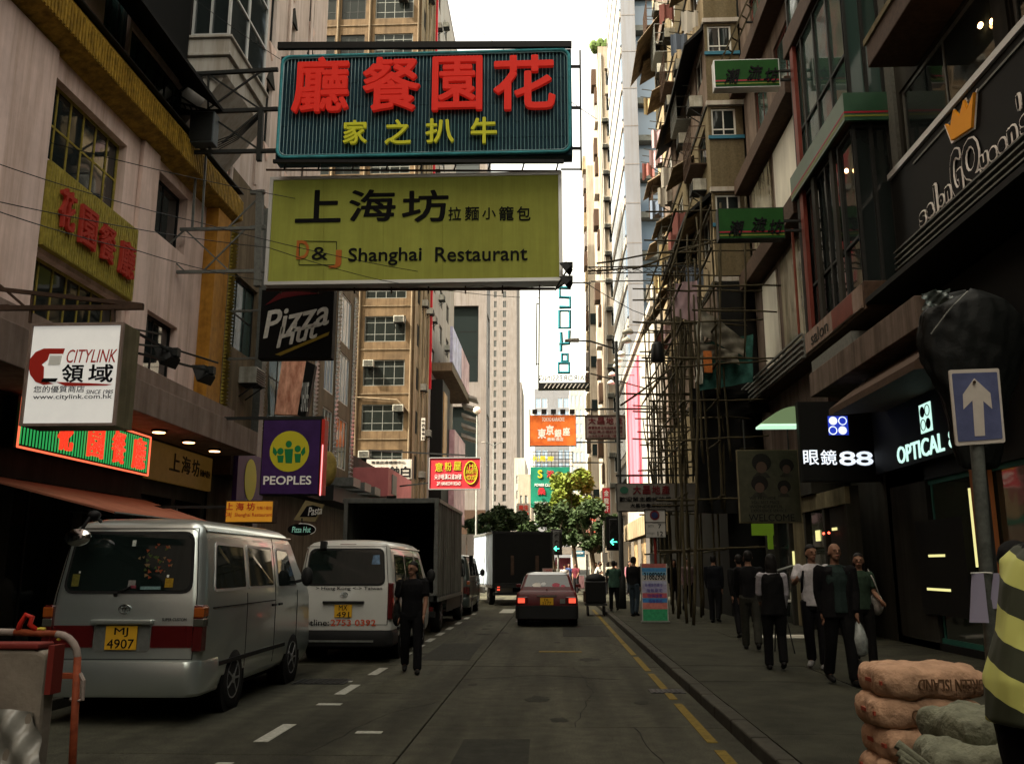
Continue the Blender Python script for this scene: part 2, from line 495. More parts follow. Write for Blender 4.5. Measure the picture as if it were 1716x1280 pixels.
# ================================================================ THE SETTING: ground, road, pavements
KR, KL = 1.75, -5.75
MB().box(-900, 900, -300, 1500, -.5, -.06).build('ground', M['ground'], kind='structure')
road = MB().box(KL, KR, -12, 400, -.2, -.03).build('road', M['joint'], kind='structure')
cross = MB().box(-120, KL, 42.5, 54.0, -.2, 0).build('side_road', M['asphalt'], kind='structure')
def slabcol(x0, x1, ys):
    for a, b in zip(ys, ys[1:]):
        MB().box(x0 + .008, x1 - .008, a + .008, b - .008, -.03, RND.uniform(-.003, 0.0)).build('concrete_slab', M['asphalt'], road, bevel=.006, seg=1)
slabcol(KL, -1.36, [-4, 2.4, 8.2, 12.05, 15.4, 18.7, 23.4, 28, 33, 38, 44, 50, 56, 62, 80, 110, 160, 260])
slabcol(-1.36, KR, [-4, 3.6, 9.7, 15.3, 20.7, 26.2, 31.5, 37, 43, 49, 55, 61, 80, 110, 160, 260])
mk = lambda pts, m, nm='road_marking', t=.004: MB().prism([(x, y, .0008) for x, y in pts], (0, 0, t)).build(nm, M[m], road)
for y0 in (6.9, 8.75, 11.9, 14.0, 16.6, 18.3, 20, 21.8, 23.8, 26, 28.5, 31):     # white dashes beside the parked vans
    mk([(-2.84, y0), (-2.70, y0), (-2.70, y0 + .95), (-2.84, y0 + .95)], 'white_line')
mk([(-2.84, 11.0), (-2.55, 11.0), (-2.55, 11.14), (-2.84, 11.14)], 'white_line')
mk([(-3.2, 13.15), (-2.9, 13.15), (-2.9, 13.27), (-3.2, 13.27)], 'white_line')
mk([(-1.98, 9.22), (-1.72, 9.22), (-1.72, 9.34), (-1.98, 9.34)], 'white_line')
mk([(-1.95, 32.2), (-1.45, 32.2), (-1.45, 35.0), (-1.95, 35.0)], 'white_line')
y = 3.4
for i, L in enumerate((2.9, 1.9, 2.4, 2.7, 2.2, 2.6, 2.5, 3, 3, 3, 3)):
    mk([(1.42, y), (1.52, y), (1.52, y + L), (1.42, y + L)], 'yellow_line'); y += L + (.35 if i < 5 else .1)
mk([(-.30, 17.75), (.52, 17.75), (.52, 18.0), (-.30, 18.0)], 'yellow_line')
for x0, x1, y0, y1 in ((-2.4, -1.5, 16.2, 19.6), (.2, 1.3, 21.6, 25.5), (-3.2, -1.5, 7.0, 7.7), (-.9, -.2, 5.2, 9.0)):
    mk([(x0, y0), (x1, y0 + .05), (x1 - .04, y1), (x0 + .03, y1 - .03)], 'patch', 'repair_patch', .0025)
def crack(pts, w_=.012):
    out = []
    for a_, c_ in zip(pts, pts[1:]):
        for k in range(10): q = k / 10; out.append((a_[0] + (c_[0] - a_[0]) * q + RND.uniform(-.03, .03), a_[1] + (c_[1] - a_[1]) * q + RND.uniform(-.03, .03)))
    out.append(pts[-1]); mb = MB()
    for (x0, y0), (x1, y1) in zip(out, out[1:]):
        w2 = w_ * RND.uniform(.3, 1); mb.prism([(x0, y0 - w2, .0006), (x1, y1 - w2, .0006), (x1 + w2, y1 + w2, .0006), (x0 + w2, y0 + w2, .0006)], (0, 0, .0012))
    o = mb.build('crack', M['joint'], road, kind='stuff')
for p_ in ([(.2, 9.7), (.5, 12.5), (.3, 15.3)], [(-1.36, 13.5), (-.2, 14.1), (1.0, 13.6)], [(-2.2, 8.2), (-1.9, 10.4), (-1.4, 11.4)], [(1.0, 17.2), (1.4, 19.0), (1.1, 20.7)], [(-2.6, 18.7), (-2.0, 21), (-2.3, 23.4)], [(.4, 4.6), (1.0, 6.6), (.8, 9.7)]): crack(p_)
for k in range(16):      # oil and grime spots
    cx_, cy_, r_ = RND.uniform(-2.6, 1.3), RND.uniform(6.5, 26), RND.uniform(.05, .22)
    MB().prism([(cx_ + r_ * RND.uniform(.6, 1.2) * cos(q * pi / 8), cy_ + r_ * 1.8 * RND.uniform(.6, 1.2) * sin(q * pi / 8), .0005 + k * .00002) for q in range(16)], (0, 0, .001)).build('oil_stain', M['patch'], road)
# pavements and kerbs
pr = MB().box(KR, 60, -12, 400, -.05, .085).build('pavement_right', M['joint'], kind='structure')
pl = MB().box(-60, KL, -12, 42.5, -.05, .085).build('pavement_left', M['joint'], kind='structure')
MB().box(-60, KL, 54.0, 400, -.05, .12).build('pavement_far_left', M['pave'], kind='structure')
def kerb(x0, x1, y0, y1, par):
    y = y0
    while y < y1:
        L = .92 if y < 34 else 6
        MB().box(x0, x1, y + .006, min(y + L, y1) - .006, -.04, .122 + RND.uniform(-.004, .004)).build('kerb_stone', M['kerb'], par, bevel=.018, seg=2); y += L
kerb(KR - .005, KR + .16, 3, 90, pr)
kerb(KL - .16, KL + .005, 3, 42.5, pl)
def flags(x0, x1, y0, y1, sx, sy, par):
    nx = max(1, round((x1 - x0) / sx)); y = y0
    while y < y1 - .1:
        L = min(sy, y1 - y)
        for i in range(nx):
            a = x0 + (x1 - x0) * i / nx; b = x0 + (x1 - x0) * (i + 1) / nx
            MB().box(a + .004, b - .004, y + .004, y + L - .004, .05, .118 + RND.uniform(-.003, .003)).build('paving_slab', M['pave'], par)
        y += L
flags(KR + .165, 7.6, 3, 30, 1.9, 1.9, pr)
flags(KR + .165, 7.6, 30, 90, 6, 6, pr)
flags(-8.3, KL - .165, 3, 42.3, 1.6, 2.4, pl)
# ironwork in the road
def grate(x0, x1, y0, y1, nx, nm, lab):
    g = thing(nm, lab, 'grating', ((x0 + x1) / 2, (y0 + y1) / 2, 0))
    MB().box(x0, x1, y0, y1, .0005, .006).build('frame', M['iron'], g)
    b = MB()
    for i in range(nx): 
        a = x0 + .03 + (x1 - x0 - .06) * i / nx
        b.box(a, a + (x1 - x0) / nx * .5, y0 + .03, y1 - .03, .0062, .011)
    b.build('bars', M['black'], g)
grate(-3.7, -2.95, 12.9, 13.45, 9, 'drain_grating', 'dark iron drain grating between the silver van and the white dashes')
grate(1.25, 1.7, 12.2, 12.6, 6, 'drain_grating', 'black gully grating on the yellow line against the kerb')
grate(-1.15, -.35, 27.0, 27.7, 6, 'manhole_cover', 'dark manhole cover in the carriageway behind the taxi')

# ================================================================ LEFT SIDE
XL = -8.0
LF = LEFTF(XL)
def core(b, x0, x1, y0, y1, z0, z1, m=None, name='core'):
    return MB().box(x0, x1, y0, y1, z0, z1).build(name, m or M['dark'], b)

# --- unseen blocks added behind the camera to cut the open sky light
for nm, lb, a_ in (('added_rear_block', 'unseen plain block added on the left behind the camera to cut sky light', (XL - 14, XL, -62, -20.1, .1, 34)), ('added_rear_block_two', 'unseen plain block added on the right behind the camera to cut sky light', (7, 21, -62, -20.1, .1, 26)), ('added_rear_block_end', 'unseen plain block added across the street behind the camera to cut sky light', (-40, 40, -80, -62.1, .1, 30))):
    b = thing('added_rear_block', lb, 'building', ((a_[0] + a_[1]) / 2, (a_[2] + a_[3]) / 2, 0))
    MB().box(*a_).build('wall', M['tan'], b)
    mb = MB()
    for k in range(8):
        z = 3.6 + k * 3.1
        if 'end' in nm: mb.box(-38, 38, -62.099, -62.05, z, z + 1.5)
        elif nm == 'added_rear_block': mb.box(XL, XL + .04, -60, -21, z, z + 1.5)
        else: mb.box(6.96, 7, -60, -21, z, z + 1.5)
    mb.build('window_band', M['glass'], b)
# --- pink restaurant building, nearest on the left
b = thing('restaurant_building', 'pink rendered corner building with ochre tiled ledge and red characters, nearest on the left', 'building', (XL - 4, 12, 0))
ops = [(12.73, 15.23, 7.98, 9.4), (12.73, 15.6, 5.25, 6.42), (16.52, 18.07, 8.25, 9.55), (16.45, 18.05, 5.45, 6.6),
       (13.99, 14.93, 11.0, 13.6), (15.0, 17.9, 10.95, 11.75), (11.2, 12.3, 11.3, 13.6)]
wall(b, LF, 2, 20.3, 5.16, 30, ops, M['pink'], .3)
wall(b, LF, -20, 2, 0, 30, [], M['pink'], .3)
core(b, XL - 14, XL - .32, -20, 20.28, 3.2, 38)
MB().box(XL - 14, XL - .002, -20, 20.29, 30.0, 42).build('upper_wall', M['pink'], b)
MB().box(XL + .002, XL + .09, 9.0, 12.66, 5.16, 9.78).build('pilaster', M['pink'], b, bevel=.01)
MB().box(XL + .002, XL + .09, 15.74, 16.44, 5.16, 9.78).build('pilaster', M['pink'], b, bevel=.01)
window(b, LF, ops[0], 6, 2, M['ledge2'], M['glass'], .2, .05)
window(b, LF, ops[1], 7, 1, M['ledge2'], M['glass'], .2, .05)
window(b, LF, ops[2], 2, 1, M['black'], M['glass'], .24)
window(b, LF, ops[3], 2, 1, M['black'], M['glass'], .2, split=[.32])
window(b, LF, ops[4], 3, 1, M['iron'], M['glassg'], .12)
window(b, LF, ops[5], 7, 1, M['iron'], M['glassg'], .1)
window(b, LF, ops[6], 3, 2, M['iron'], M['glassg'], .12)
# ochre ledge with ribs
led = MB().prism([(XL, 4, 9.78), (XL + .40, 4, 9.92), (XL + .40, 4, 10.42), (XL + .30, 4, 10.6), (XL, 4, 10.62)], (0, 16.3, 0)).build('tiled_ledge', M['ledge'], b)
rb = MB()
y = 4.05
while y < 20.25:
    rb.box(XL + .4005, XL + .425, y, y + .045, 9.93, 10.41); y += .09
rb.build('tile_ribs', M['ledge'], led, kind='stuff')
MB().box(XL + .01, XL + .415, 4, 20.31, 10.622, 10.65).build('flashing', M['iron'], b)
# ochre sign wall, ribbed, with red neon characters
sw = MB().box(XL + .01, XL + .12, 12.7, 15.73, 6.5, 7.9).build('sign_panel', M['ledge2'], b)
rb = MB(); y = 12.72
while y < 15.7: rb.box(XL + .1205, XL + .135, y, y + .03, 6.52, 7.88); y += .075
rb.build('panel_ribs', M['ledge2'], sw, kind='stuff')
M['redtube'] = mat('red_neon_letter', C(.20, .025, .016), .7, emit=.03, ecol=(1, .06, .03, 1))
def chars(par, fr, s, cells, m, out, d, off, name='character'):
    for ch, (u0, u1, z0, z1) in zip(s, cells):
        mb = MB(); O = fr.p(u0, z0, out); put_text(mb, ch, O, fr.u * (u1 - u0), V((0, 0, z1 - z0)), d, off)
        mb.build(name, m, par)
chars(sw, LF, '花園餐廳', [(12.98, 13.42, 6.93, 7.6), (13.6, 14.12, 6.88, 7.55), (14.25, 14.8, 6.86, 7.52), (14.98, 15.55, 6.82, 7.5)], M['redtube'], .15, .06, .02)
# orange tiled column with corrugated edge
MB().box(XL + .002, XL + .30, 19.1, 19.9, 5.16, 9.77).build('tiled_column', M['orange'], b)
def zigzag(par, x, y0, y1, z0, z1, st=.09, m='alu'):
    mb = MB(); z = z0
    while z < z1:
        mb.prism([(x, y0, z), (x + .09, y0, z + st * .5), (x, y0, z + st * .9)], (0, y1 - y0, 0)); z += st
    return mb.build('corrugated_edge', M[m], par, kind='stuff')
zigzag(b, XL + .30, 19.95, 20.25, 5.2, 9.7, .085, 'ledge2')
# dark enclosed balcony and white tiled bay above the ledge
MB().prism([(XL, 12.4, 11.9), (XL + 1.0, 12.4, 11.15), (XL + 1.0, 12.4, 11.23), (XL, 12.4, 12.05)], (0, 4.8, 0)).build('dark_awning', M['dark'], b)
MB().box(XL + .003, XL + .12, 14.8, 17.2, 12.06, 16).build('dark_glazing', M['dark'], b)
bay = MB()
bay.box(XL + .002, XL + 1.0, 17.3, 19.8, 12.62, 12.98)
bay.box(XL + .002, XL + 1.06, 17.24, 19.86, 12.98, 13.04).box(XL + .002, XL + 1.05, 17.25, 19.85, 12.55, 12.615)
bay.prism([(XL, 17.32, 10.9), (XL + .10, 17.32, 10.9), (XL + .97, 17.32, 12.1), (XL + .97, 17.32, 12.54), (XL, 17.32, 12.54)], (0, 2.46, 0))
bay.build('bay_base', M['whitewall'], b, bevel=.01)
bw = MB().box(XL + .02, XL + .92, 17.4, 19.75, 13.05, 16).build('bay_glazing', M['glass'], b)
fm = MB()
for yy in (17.37, 18.5, 19.73): fm.box(XL + .90, XL + .95, yy, yy + .05, 13.05, 16)
for x in (XL + .1, XL + .50, XL + .90): fm.box(x, x + .045, 17.345, 17.39, 13.1, 16)
for z in (13.08, 14.2, 15.3): fm.box(XL + .1, XL + .95, 17.34, 17.39, z, z + .05).box(XL + .905, XL + .955, 17.4, 19.7, z, z + .05)
fm.build('bay_frame', M['alu'], b)
# drain pipes and cables on the wall
mb = MB()
mb.tube([(XL + .08, 14.5, 12.1), (XL + .08, 14.5, 22)], .05, 6).tube([(XL + .12, 20.1, 10.7), (XL + .12, 20.1, 30)], .06, 6).tube([(XL + .1, 12.6, 10.7), (XL + .1, 12.6, 30)], .05, 6)
mb.build('drain_pipe', M['pinkhi'], b)
# low canopy over the shops
cn = MB().box(XL + .002, XL + 1.15, 3.0, 20.2, 4.12, 4.66).build('canopy', M['canopy'], b, bevel=.012)
MB().box(XL + .02, XL + .6, 3.2, 20.1, 4.661, 5.159).build('canopy_upstand', M['canopy'], b)
M['lampwarm'] = mat('warm_lamp', C(1, .6, .3), emit=6, ecol=(1, .50, .20, 1))
for yy in (16.2, 17.6, 19.0):
    MB().lathe([(.14, 0), (.15, -.04), (.12, -.045)], (XL + .62, yy, 4.118), 14).build('downlight_ring', M['iron'], b)
    MB().lathe([(.115, 0), (.115, -.012)], (XL + .62, yy, 4.074), 14).build('downlight', M['lampwarm'], b)
# shop fronts under the canopy
wall(b, LF, -4, 20.2, 0.1, 4.115, [(5.2, 8.6, .3, 3.0), (9.2, 12.4, .12, 3.1), (12.9, 14.6, .12, 2.9), (14.9, 16.6, .5, 2.9), (17.0, 18.4, .12, 3.0), (18.6, 20.0, .5, 3.0)], M['darkwall'], .35, name='shop_wall')
for o in ((5.2, 8.6, .3, 3.0), (9.2, 12.4, .12, 3.1), (12.9, 14.6, .12, 2.9), (14.9, 16.6, .5, 2.9), (17.0, 18.4, .12, 3.0), (18.6, 20.0, .5, 3.0)):
    window(b, LF, o, 2, 1, M['iron'], M['glass'], .3, .07)
MB().box(XL - .3, XL - .02, 12.41, 12.88, .12, 3.1).build('menu_panel', M['rust'], b)
MB().box(XL + .01, XL + .06, 10.6, 12.2, .9, 3.0).build('menu_board', mat('menu_brown', C(.22, .12, .04), .6, var=.8, scale=9), b)

# --- pale pink building with pointed windows behind the big signs
b = thing('pink_tenement', 'tall pale pink building with pointed windows behind the large neon signs', 'building', (XL - 4, 24.4, 0))
ops = []
for k in range(5):
    z = 13.2 + k * 3.1
    ops += [(22.6, 23.1, z, z + 1.9), (24.3, 24.9, z, z + 1.9), (26.3, 26.9, z, z + 1.9)]
ops.append((21.0, 22.9, 7.0, 8.9)); ops.append((24.2, 27.6, 5.6, 8.3))
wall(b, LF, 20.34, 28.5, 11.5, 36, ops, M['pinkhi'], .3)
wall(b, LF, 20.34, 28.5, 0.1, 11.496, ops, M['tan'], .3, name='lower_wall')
core(b, XL - 14, XL - .32, 20.34, 28.44, 0.1, 36)
MB().box(XL - 14, XL - .002, 28.44, 28.5, 0.1, 36).build('end_wall', M['pinkhi'], b)
MB().box(XL - 14, XL, 20.34, 28.5, 36.0, 45).build('upper_wall', M['pinkhi'], b)
for o in ops: window(b, LF, o, 2 if o[1] - o[0] < 1 else 3, 1 if o[1] - o[0] < 1 else 2, M['iron'], M['glassg'] if o[2] < 10 else M['glass'], .15)
for o in ops[:15]:
    um = (o[0] + o[1]) / 2
    MB().prism([LF.p(o[0] - .08, o[3], .003), LF.p(o[1] + .08, o[3], .003), LF.p(um, o[3] + .55, .003)], (.06, 0, 0)).build('window_point', M['darkwall'], b)
    MB().prism([LF.p(o[0] - .05, o[2], .003), LF.p(o[1] + .05, o[2], .003), LF.p(um, o[2] - .45, .003)], (.05, 0, 0)).build('window_point', M['pink'], b)
for k in range(3): MB().tube([(XL + .1, 21.9 + k * 2.2, 11.6), (XL + .1, 21.9 + k * 2.2, 30)], .05, 6).build('drain_pipe', M['pinkhi'], b)
MB().box(XL + .002, XL + .2, 23.0, 23.35, .1, 11.4).build('fin', M['greysteel'], b)
zigzag(b, XL + .02, 23.4, 23.7, 5.2, 11.3, .11)
MB().box(XL + .002, XL + .5, 20.34, 28.5, 3.7, 4.3).build('canopy', M['rust'], b)
ac(b, LF, 22.2, 6.2)

# --- tan building with corrugated fins
b = thing('tan_building', 'tan tiled building with corrugated metal fins and bright strip windows on the left', 'building', (XL - 4, 32, 0))
ops = [(30.2, 31.6, z, z + 1.9) for z in (5.2, 7.7, 10.0)] + [(32.3, 34.0, z, z + 1.9) for z in (5.2, 7.7, 10.0)]
wall(b, LF, 28.54, 35.2, .1, 12.6, ops, M['tan'], .25)
core(b, XL - 12, XL - .28, 28.54, 35.18, .1, 12.55)
MB().box(XL - 12, XL, 28.54, 35.2, 12.55, 12.9).build('roof', M['tan'], b)
MB().box(XL - 12, XL - .002, 35.18, 35.25, .1, 12.6).build('end_wall', M['tan'], b)
for o in ops: window(b, LF, o, 3, 1, M['whiteframe'], M['glassb'] if o[2] > 6 else M['glassg'], .08)
zigzag(b, XL + .02, 31.75, 32.05, 4.5, 12.3, .16); zigzag(b, XL + .02, 34.4, 34.8, 4.5, 12.3, .16); zigzag(b, XL + .02, 28.9, 29.2, 4.5, 12.3, .14)
MB().box(XL + .002, XL + .9, 28.6, 35.1, 3.7, 4.2).build('canopy', M['iron'], b)
for k in range(3): MB().box(XL + .5, XL + 1.4, 29.2 + k * 1.8, 30.3 + k * 1.8, 4.21, 4.5).build('roof_panel', M['greysteel'], b)

# --- low pink shop and green awning shop
b = thing('pink_shop', 'low pink shop with green awning at the end of the left row', 'building', (XL - 2, 38, 0))
core(b, XL - 10, XL - .05, 35.3, 41.5, .1, 6.0, M['darkwall'], 'wall')
M['pinkpaint'] = mat('pink_fascia', C(.42, .13, .13), .6, var=.2, scale=1.5)
MB().box(XL - .04, XL + 1.4, 35.4, 41.3, 4.35, 5.5).build('fascia', M['pinkpaint'], b, bevel=.01)
MB().box(XL + 1.401, XL + 1.44, 36.2, 37.2, 4.5, 5.3).build('fascia_panel', M['greysteel'], b)
M['greencanvas'] = mat('green_canvas', C(.02, .15, .09), .8, var=.3, scale=4)
MB().prism([(XL, 35.3, 4.33), (XL + 2.3, 35.3, 3.35), (XL + 2.3, 35.3, 3.45), (XL, 35.3, 4.345)], (0, 6.1, 0)).build('awning', M['greencanvas'], b)
for k in range(3): MB().box(XL + .9 + k * .4, XL + 1.05 + k * .4, 35.5, 41, 3.62 - k * .17, 3.66 - k * .17).build('strip_light', M['whitewall'], b)
MB().box(XL - .04, XL + .02, 35.4, 38.2, .2, 3.2).build('poster', mat('blue_poster', C(.03, .12, .40), .5, var=.7, scale=3, dirt=(2.5, 1, .6)), b)
MB().box(XL - .04, XL + .02, 38.4, 41.0, .2, 3.2).build('poster', mat('orange_poster', C(.4, .14, .03), .5, var=.6, scale=3), b)
XF = -8.9
# --- brown mosaic-tiled block at the far side of the side road (Y = 55.6)
YB = 55.6
BF = FRONTF(YB)
b = thing('brown_tiled_block', 'brown tiled apartment block with rows of windows facing the camera on the left', 'building', (-14, YB, 0))
# window bays from the photograph: x positions at this depth
cols_ = [(-15.0, -12.6), (-11.9, -9.1)]
def bx_(px): return (px - 928) / 1489 * YB
ops = []
zrow = [at(650, y, YB).z for y in (840, 750, 685 + 45, 652, 576, 498)]
fl = []
z = 7.1
while z < 46:
    fl.append(z); z += 2.93
for z in fl:
    ops += [(-12.2, -9.5, z, z + 1.72), (-14.6, -12.9, z, z + 1.72), (-16.8, -15.0, z, z + 1.72)]
wall(b, BF, -24, XF, 4.5, 48, ops, M['brown'], .3)
core(b, -24, XF - .02, YB + .35, 61.4, .1, 48)
MB().box(-24, XF, YB + .002, 61.45, 48, 49).build('roof', M['brown'], b)
sideops = [(56.6, 57.7, z, z + 1.5) for z in fl] + [(59.3, 60.4, z, z + 1.5) for z in fl]
wall(b, LEFTF(XF), YB, 61.4, 4.5, 48, sideops, M['cream'], .25, name='side_wall')
for i, o in enumerate(ops):
    window(b, BF, o, 4 if o[1] - o[0] > 2 else 3, 1, M['iron'] if i % 3 else M['greysteel'], M['glassd'], .12, .06, split=[.35] if i % 3 else [.3, .75])
for o in sideops: window(b, LEFTF(XF), o, 2, 1, M['iron'], M['glass'], .12)
mb = MB()
for z in fl: mb.box(-24, XF - .01, YB - .05, YB - .002, z - .55, z - .50)
mb.build('string_course', M['tan'], b)
for k, (zi, u) in enumerate([(0, -11.9), (1, -9.8), (2, -11.8), (3, -9.9), (4, -14.3), (5, -10.2), (6, -11.4), (9, -14.2), (11, -10.2), (12, -10.0), (12, -13.5)]):
    ac(b, BF, u, fl[zi] + 1.2, .02)
mb = MB()
for x in (-9.1, -12.55, -14.8): mb.tube([(x, YB - .1, 4.5), (x, YB - .1, 47)], .08, 6)
mb.tube([(-12.6, YB - .12, 12.2), (-9.9, YB - .12, 12.0), (-9.1, YB - .12, 11.2)], .06, 6)
mb.build('drain_pipe', M['tan'], b)
for yy in (57.0, 58.5, 60.9): MB().tube([(XF + .15, yy, 4), (XF + .15, yy, 47)], .09, 6).build('drain_pipe', M['cream'], b)
for z in fl[::2]: ac(b, LEFTF(XF), 58.4, z + .2)
for z in fl[1::3]: ac(b, LEFTF(XF), 61.0, z + .4)
MB().box(-24, XF, YB + .01, 61.4, .1, 4.49).build('shop_wall', M['rust'], b)
MB().box(-12.2, XF + .0, YB - 1.2, YB - .01, 4.5, 5.0).build('shop_fascia', M['brown'], b)
for k in range(4):
    MB().box(-12 + k * 1.02, -11.1 + k * 1.02, YB - .06, YB - .004, .5, 4.2).build('shutter', mat('shutter_%d' % k, [C(.30,.16,.04), C(.05,.05,.05), C(.22,.14,.06), C(.3,.02,.02)][k], .6, var=.4, scale=4), b)

# --- pale block behind it with red banner, AC units
LF2 = LEFTF(XF)
b = thing('pale_grey_block', 'pale grey block with air conditioners and a tall red banner beyond the brown block', 'building', (XF - 5, 68, 0))
ops = [(63.5 + 4.4 * i, 65.3 + 4.4 * i, z, z + 1.5) for i in range(3) for z in [16 + 3 * k for k in range(11)]]
wall(b, LF2, 61.5, 78, .1, 50, ops, M['whitewall'], .25)
core(b, XF - 14, XF - .28, 61.5, 78, .1, 50)
MB().box(XF - 14, XF, 61.5, 78, 50.002, 50.6).build('roof', M['grey'], b)
for i, o in enumerate(ops):
    window(b, LF2, o, 2, 1, M['iron'], M['glass'], .12)
    if i % 2: ac(b, LF2, o[0] - .5, o[2] + .2)
M['banner'] = mat('red_banner', C(.50, .02, .03), .6, var=.3, scale=1)
MB().box(XF + .02, XF + .25, 61.8, 62.1, 14, 46).build('banner', M['banner'], b)
# advertising hoardings on its lower floors
M['adpink'] = mat('pink_hoarding', C(.55, .36, .38), .5, var=.5, scale=.5, dirt=(.9, .7, .8))
M['adblue'] = mat('blue_hoarding', C(.42, .44, .62), .5, var=.6, scale=.8)
MB().box(XF + .02, XF + 1.3, 68.2, 76.5, 5.0, 12.0).build('hoarding', M['adpink'], b)
MB().box(XF + .02, XF + .9, 63.5, 68.0, 1.0, 15.0).build('sign_panel', M['blackwall'], b)
MB().box(XF + .901, XF + .95, 64.0, 66.0, 9.0, 14.2).build('poster', mat('gold_poster', C(.35,.2,.06), .5, var=.6, scale=1), b)
MB().box(XF + .002, XF + 1.6, 63.2, 76.8, 15.6, 16.2).build('ledge', M['tan'], b)
for k in range(6): MB().box(XF + 1.4, XF + 1.6, 63.4 + k * 2.2, 65.4 + k * 2.2, 16.3, 19.0).build('billboard_panel', M['adblue'] if k < 3 else M['adpink'], b)
for k in range(5): MB().prism([(XF + 1.0, 76 + .0 * k, 12.6 + k * .9), (XF + 2.3, 76, 12.2 + k * .9), (XF + 2.3, 76, 12.4 + k * .9), (XF + 1.0, 76, 12.9 + k * .9)], (0, 2.2, 0)).build('awning', M['whitewall'], b)

# --- grey block with big dark windows
b = thing('grey_office_block', 'grey office block with tall dark windows facing the camera on the left', 'building', (-12, 105, 0))
BF3 = FRONTF(105)
ops = [(-13.2, -8.95, z, z + 9.6) for z in (10.8, 23.4, 36.0, 48.6)]
wall(b, BF3, -26, -7.95, .1, 63, ops, M['grey'], .5)
core(b, -26, -8.3, 105.6, 111, .1, 63)
MB().box(-26, -7.95, 105.01, 111, 63, 66).build('parapet', M['grey'], b)
for o in ops: window(b, BF3, o, 1, 3, M['black'], M['glass'], .45, .12)
wall(b, LEFTF(-7.95), 105, 111, .1, 63, [(106, 110, z, z + 9) for z in (10.8, 23.4, 36.0, 48.6)], M['greyblue'], .3, name='side_wall')
for z in (10.8, 23.4, 36.0, 48.6): window(b, LEFTF(-7.95), (106, 110, z, z + 9), 5, 3, M['alu'], M['glassb'], .2, .1)
MB().box(-13.4, -7.9, 104.0, 104.99, 1, 8).build('shop_front', M['rust'], b)

# --- far slab towers, left
def tower(name, label, Y, x0, x1, top, wcols, z0, dz, wh, m, side=None, sx=None, nwin=1, gm='glass', fmn='grey', depthy=25, miss=0):
    b = thing(name, label, 'building', ((x0 + x1) / 2, Y, 0))
    fr = FRONTF(Y); ops = []
    for (a, c) in wcols:
        z = z0
        while z + wh < top - 1.5: ops.append((a, c, z, z + wh)); z += dz
    wall(b, fr, x0, x1, .1, top, ops, m, .3)
    core(b, x0 + .02, x1 - .02, Y + .4, Y + depthy - .02, .1, top)
    for i, o in enumerate(ops): window(b, fr, o, nwin, 1, M[fmn], M[gm], .15, .08)
    MB().box(x0, x1, Y + .01, Y + depthy, top + .002, top + 1.2).build('parapet', m, b)
    for sx_, s_ in ((x0, -1), (x1, 1)):
        MB().box(sx_ - .01, sx_ + .01, Y + .005, Y + depthy, .1, top).build('side_wall', m, b)
    return b, ops
px2x = lambda px, Y: at(px, 800, Y).x
Y = 240
tower('slab_tower', 'narrow pale tower with two columns of small windows on the left', Y, px2x(818, Y), px2x(866, Y), 104,
      [(px2x(826.5, Y), px2x(831.5, Y)), (px2x(842, Y), px2x(848, Y))], 10, 2.85, 1.9, M['grey'], nwin=2)
b2_ = bpy.data.objects['slab_tower']
Y = 300
b, _ = tower('grey_tower', 'lower grey tower just right of the narrow pale tower', Y, px2x(864, Y), px2x(874.5, Y), at(870, 646, Y).z,
      [(px2x(869.2, Y), px2x(871.2, Y))], 8, 4.2, 1.6, M['grey'])
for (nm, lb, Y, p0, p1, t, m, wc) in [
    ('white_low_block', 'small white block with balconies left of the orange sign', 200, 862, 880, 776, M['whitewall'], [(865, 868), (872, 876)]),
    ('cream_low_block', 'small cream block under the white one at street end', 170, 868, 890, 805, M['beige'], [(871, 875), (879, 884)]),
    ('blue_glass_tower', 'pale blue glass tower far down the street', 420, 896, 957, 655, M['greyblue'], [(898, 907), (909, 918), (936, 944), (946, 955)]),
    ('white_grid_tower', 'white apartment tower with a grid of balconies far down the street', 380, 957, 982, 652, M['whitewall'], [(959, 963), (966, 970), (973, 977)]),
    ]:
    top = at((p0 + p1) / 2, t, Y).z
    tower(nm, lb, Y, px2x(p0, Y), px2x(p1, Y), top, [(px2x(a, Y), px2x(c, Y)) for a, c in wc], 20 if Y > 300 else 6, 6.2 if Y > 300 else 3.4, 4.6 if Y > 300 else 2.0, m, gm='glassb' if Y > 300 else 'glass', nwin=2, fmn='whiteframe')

# ================================================================ FAR RIGHT towers
b, _ = tower('beige_tower', 'tall beige apartment tower with a column of windows left of the grey fin wall', 86, 5.2, 8.2, at(1015, 95, 86).z,
      [(5.95, 6.75)], 4.6, 2.92, 1.55, M['beige'], nwin=2, fmn='whiteframe', depthy=14)
for z in [6 + 2.92 * k for k in range(17)]:
    MB().box(5.85, 6.85, 85.6, 85.99, z + .35, z + .42).build('window_hood', M['beige'], b)
for k, z in enumerate([9 + 2.92 * k for k in range(14)]): ac(b, FRONTF(86), 5.75, z, .0)
for k in range(18):
    z = 7 + k * 2.75; MB().box(4.7 + RND.uniform(-.1, .3), 5.18, 88 + (k % 3), 90 + (k % 3), z, z + 1.9).build('balcony_cage', M['rust'] if k % 3 else M['whitewall'], b)
for q in (5.35, 5.5): MB().tube([(q, 85.9, 2), (q, 85.9, 55)], .07, 6).build('drain_pipe', M['whitewall'], b)
